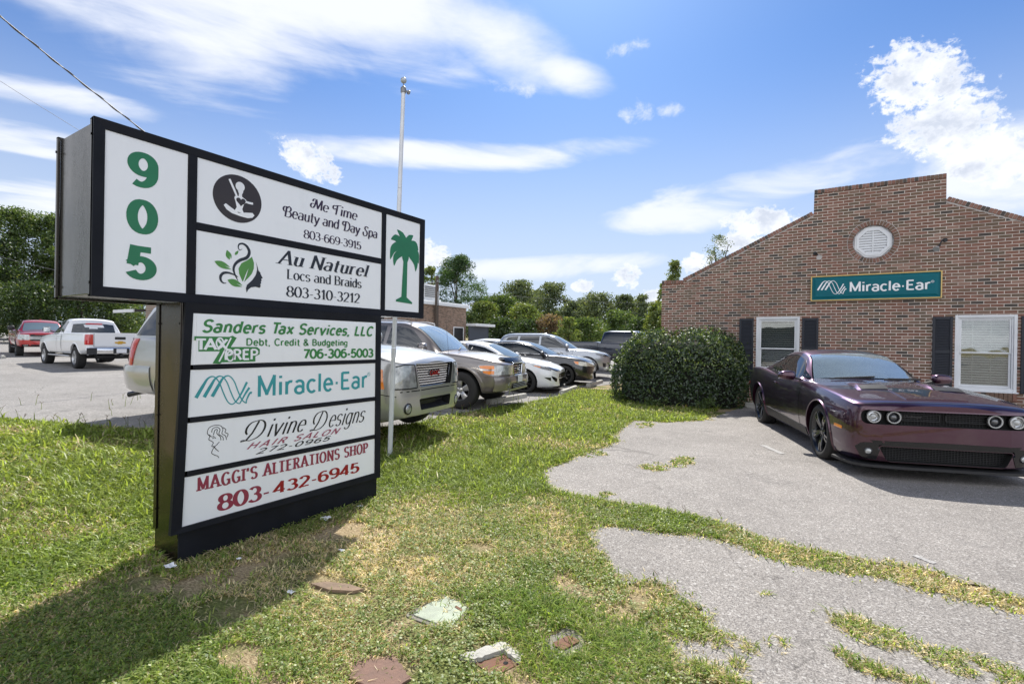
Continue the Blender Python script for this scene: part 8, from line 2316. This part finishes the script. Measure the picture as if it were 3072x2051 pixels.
def hedge():
    rng = np.random.default_rng(77)
    cx0, cy0, rx, ry, H = -3.12, 12.68, 1.62, 1.12, 1.80
    g = gz(cx0, cy0)
    root = thing('clipped_hedge', 'large rounded dark green glossy hedge at the left corner of the brick office', 'hedge', (cx0, cy0, g))
    n = 26000
    u = rng.random(n) * 6.283; v = rng.random(n)
    el = np.arcsin(np.clip(v * 1.06 - .06, -.06, 1)) 
    ce = np.cos(el) ** .55; se = np.sign(np.sin(el)) * np.abs(np.sin(el)) ** .75
    nx = np.cos(u) * ce; ny = np.sin(u) * ce; nz = se
    bump = 1 + .17 * (fnoise(np.cos(u) * 3 + 9, np.sin(u) * 3 + nz * 3 + 9, 1.0, 5) - .5) * 2 - .10 * rng.random(n) ** 2 + .10 * (rng.random(n) < .02) * rng.random(n)
    P = np.stack([nx * rx * bump, ny * ry * bump, .10 + nz * (H - .10) * bump], 1)
    N_ = np.stack([nx / rx, ny / ry, nz / H], 1); N_ /= np.linalg.norm(N_, axis=1)[:, None]
    nr = N_ * .75 + rng.normal(size=(n, 3)) * .55; nr /= np.linalg.norm(nr, axis=1)[:, None]
    t = np.cross(nr, rng.normal(size=(n, 3))); t /= np.linalg.norm(t, axis=1)[:, None]; b = np.cross(nr, t)
    L = .045 + .035 * rng.random(n); W = L * .52
    V = np.zeros((n, 4, 3)); V[:, 0] = P - t * L[:, None] * .5; V[:, 1] = P + b * W[:, None] * .5; V[:, 2] = P + t * L[:, None] * .5; V[:, 3] = P - b * W[:, None] * .5
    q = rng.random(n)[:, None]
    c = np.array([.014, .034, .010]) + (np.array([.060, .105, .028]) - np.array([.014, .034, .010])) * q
    c = np.where((rng.random(n) < .22)[:, None] & (nz > .45)[:, None], np.array([.20, .26, .07]), c)  # paler top leaves: sunlit glints put into the leaf colour
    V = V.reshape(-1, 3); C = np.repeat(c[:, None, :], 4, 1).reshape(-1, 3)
    k = rng.choice(np.where(nz > .1)[0], 90)                 # stray shoots breaking the outline
    for i in k:
        ln_ = rng.uniform(.05, .20); dr = N_[i] * .7 + np.array([0, 0, .6]) + rng.normal(size=3) * .25
        ce2 = np.array([P[i] + dr * ln_ * f for f in (.2, .45, .7, 1.0)])
        v2, c2 = leaves(ce2, np.full(4, .035), 22, .055, ((.03, .06, .018), (.15, .21, .06), (.2, .2, .08)), rng)
        V = np.concatenate([V, v2]); C = np.concatenate([C, c2])
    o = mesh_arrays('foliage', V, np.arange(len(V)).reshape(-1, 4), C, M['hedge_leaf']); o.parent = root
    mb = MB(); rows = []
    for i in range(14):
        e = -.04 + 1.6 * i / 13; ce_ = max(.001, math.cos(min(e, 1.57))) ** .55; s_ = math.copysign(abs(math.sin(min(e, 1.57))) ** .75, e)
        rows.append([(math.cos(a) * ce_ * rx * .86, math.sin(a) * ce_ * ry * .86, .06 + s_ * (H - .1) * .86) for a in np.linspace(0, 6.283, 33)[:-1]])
    mb.grid(rows, closed_v=True); mb.build('dark_core', mat('hedge_core', (.012, .013, .008), .95), root, 180)  # solid dark core added so no daylight shows through the leaves
    mb = MB()
    for i in range(9):
        a = i * .7; mb.tube([(math.cos(a) * .25, math.sin(a) * .2, -.1), (math.cos(a) * .9, math.sin(a) * .6, .7)], [.035, .015], 6)
    mb.build('stem', M['bark'], root, 50)
hedge()
# young plants at the hedge's foot
def tuft_plant(x, y, h, lab, seed):
    rng = np.random.default_rng(seed); root = thing('ivy_sprout', lab, 'plant', (x, y, gz(x, y)), 0, "seedlings at the hedge's foot")
    cent = np.array([(rng.uniform(-.22, .22), rng.uniform(-.12, .12), h * rng.uniform(.2, .9)) for _ in range(9)]); V, C = leaves(cent, np.full(9, .10), 420, .05, GREENS['oak'], rng)
    o = mesh_arrays('foliage', V, np.arange(len(V)).reshape(-1, 4), C, M['leaf']); o.parent = root
    mb = MB()
    for c in cent: mb.tube([(c[0] * .4, c[1] * .4, -.03), tuple(c)], .005, 5)
    mb.build('stem', M['bark'], root)
for i, (x, y, h, lab) in enumerate([(-4.35, 11.95, .30, 'small leafy seedling at the left foot of the hedge'), (-3.3, 11.50, .22, 'small leafy seedling at the front foot of the hedge'), (-2.3, 11.65, .24, 'small leafy seedling at the right foot of the hedge')]): tuft_plant(x, y, h, lab, 300 + i)

# the far side of the street, seen only mirrored in paint, bronze and panes
for i, (x, y, h, w_, tn, lab) in enumerate([(-38, -14, 12, 11, 'oak', 'street tree across the road from the sign, mirrored in its bronze side'), (-27, -21, 10, 9, 'dark', 'street tree mirrored beside the first one across the road'), (-14, -27, 11, 10, 'oak', 'street tree across the road behind the photographer')]):
    px_ = 1536; rng = np.random.default_rng(500 + i)
    root = thing('street_tree', lab, 'tree', (x, y, 0), 0, 'trees across the street')
    cent = []; rad = []
    for k in range(70):
        t = rng.random() ** .8; a = rng.random() * 6.283; rr = w_ / 2 * math.sin(math.pi * (t * .8 + .15)) ** .7 * rng.random() ** .5
        cent.append((rr * math.cos(a), rr * math.sin(a), h * (.1 + .85 * t))); rad.append(w_ * rng.uniform(.10, .2))
    V, C = leaves(np.array(cent), np.array(rad), 5000, .28, GREENS[tn], rng)
    o = mesh_arrays('crown', V, np.arange(len(V)).reshape(-1, 4), C, M['leaf']); o.parent = root
    MB().tube([(0, 0, -.2), (.1, 0, h * .4), (.2, .1, h * .8)], [.3, .2, .06], 9).build('trunk', M['bark'], root, 50)
M['metal_roof'] = mat('pale_metal_roof', (.60, .60, .58), .5, .2, noise=(2, .1))
sh = thing('roadside_store', 'low store with a pale metal roof across the street, mirrored in the office windows', 'building', (0, -30, 0))
mb = MB(); mb.box(-9, -6, -.2, 9, 0, 3.2); mb.build('wall', M['slate_paint'], sh)
mb = MB(); mb.prism([(-7, 3.2), (1.6, 3.2), (-2.5, 5.0)], -9.6, 9.6, 'yz'); mb.build('roof', M['metal_roof'], sh)
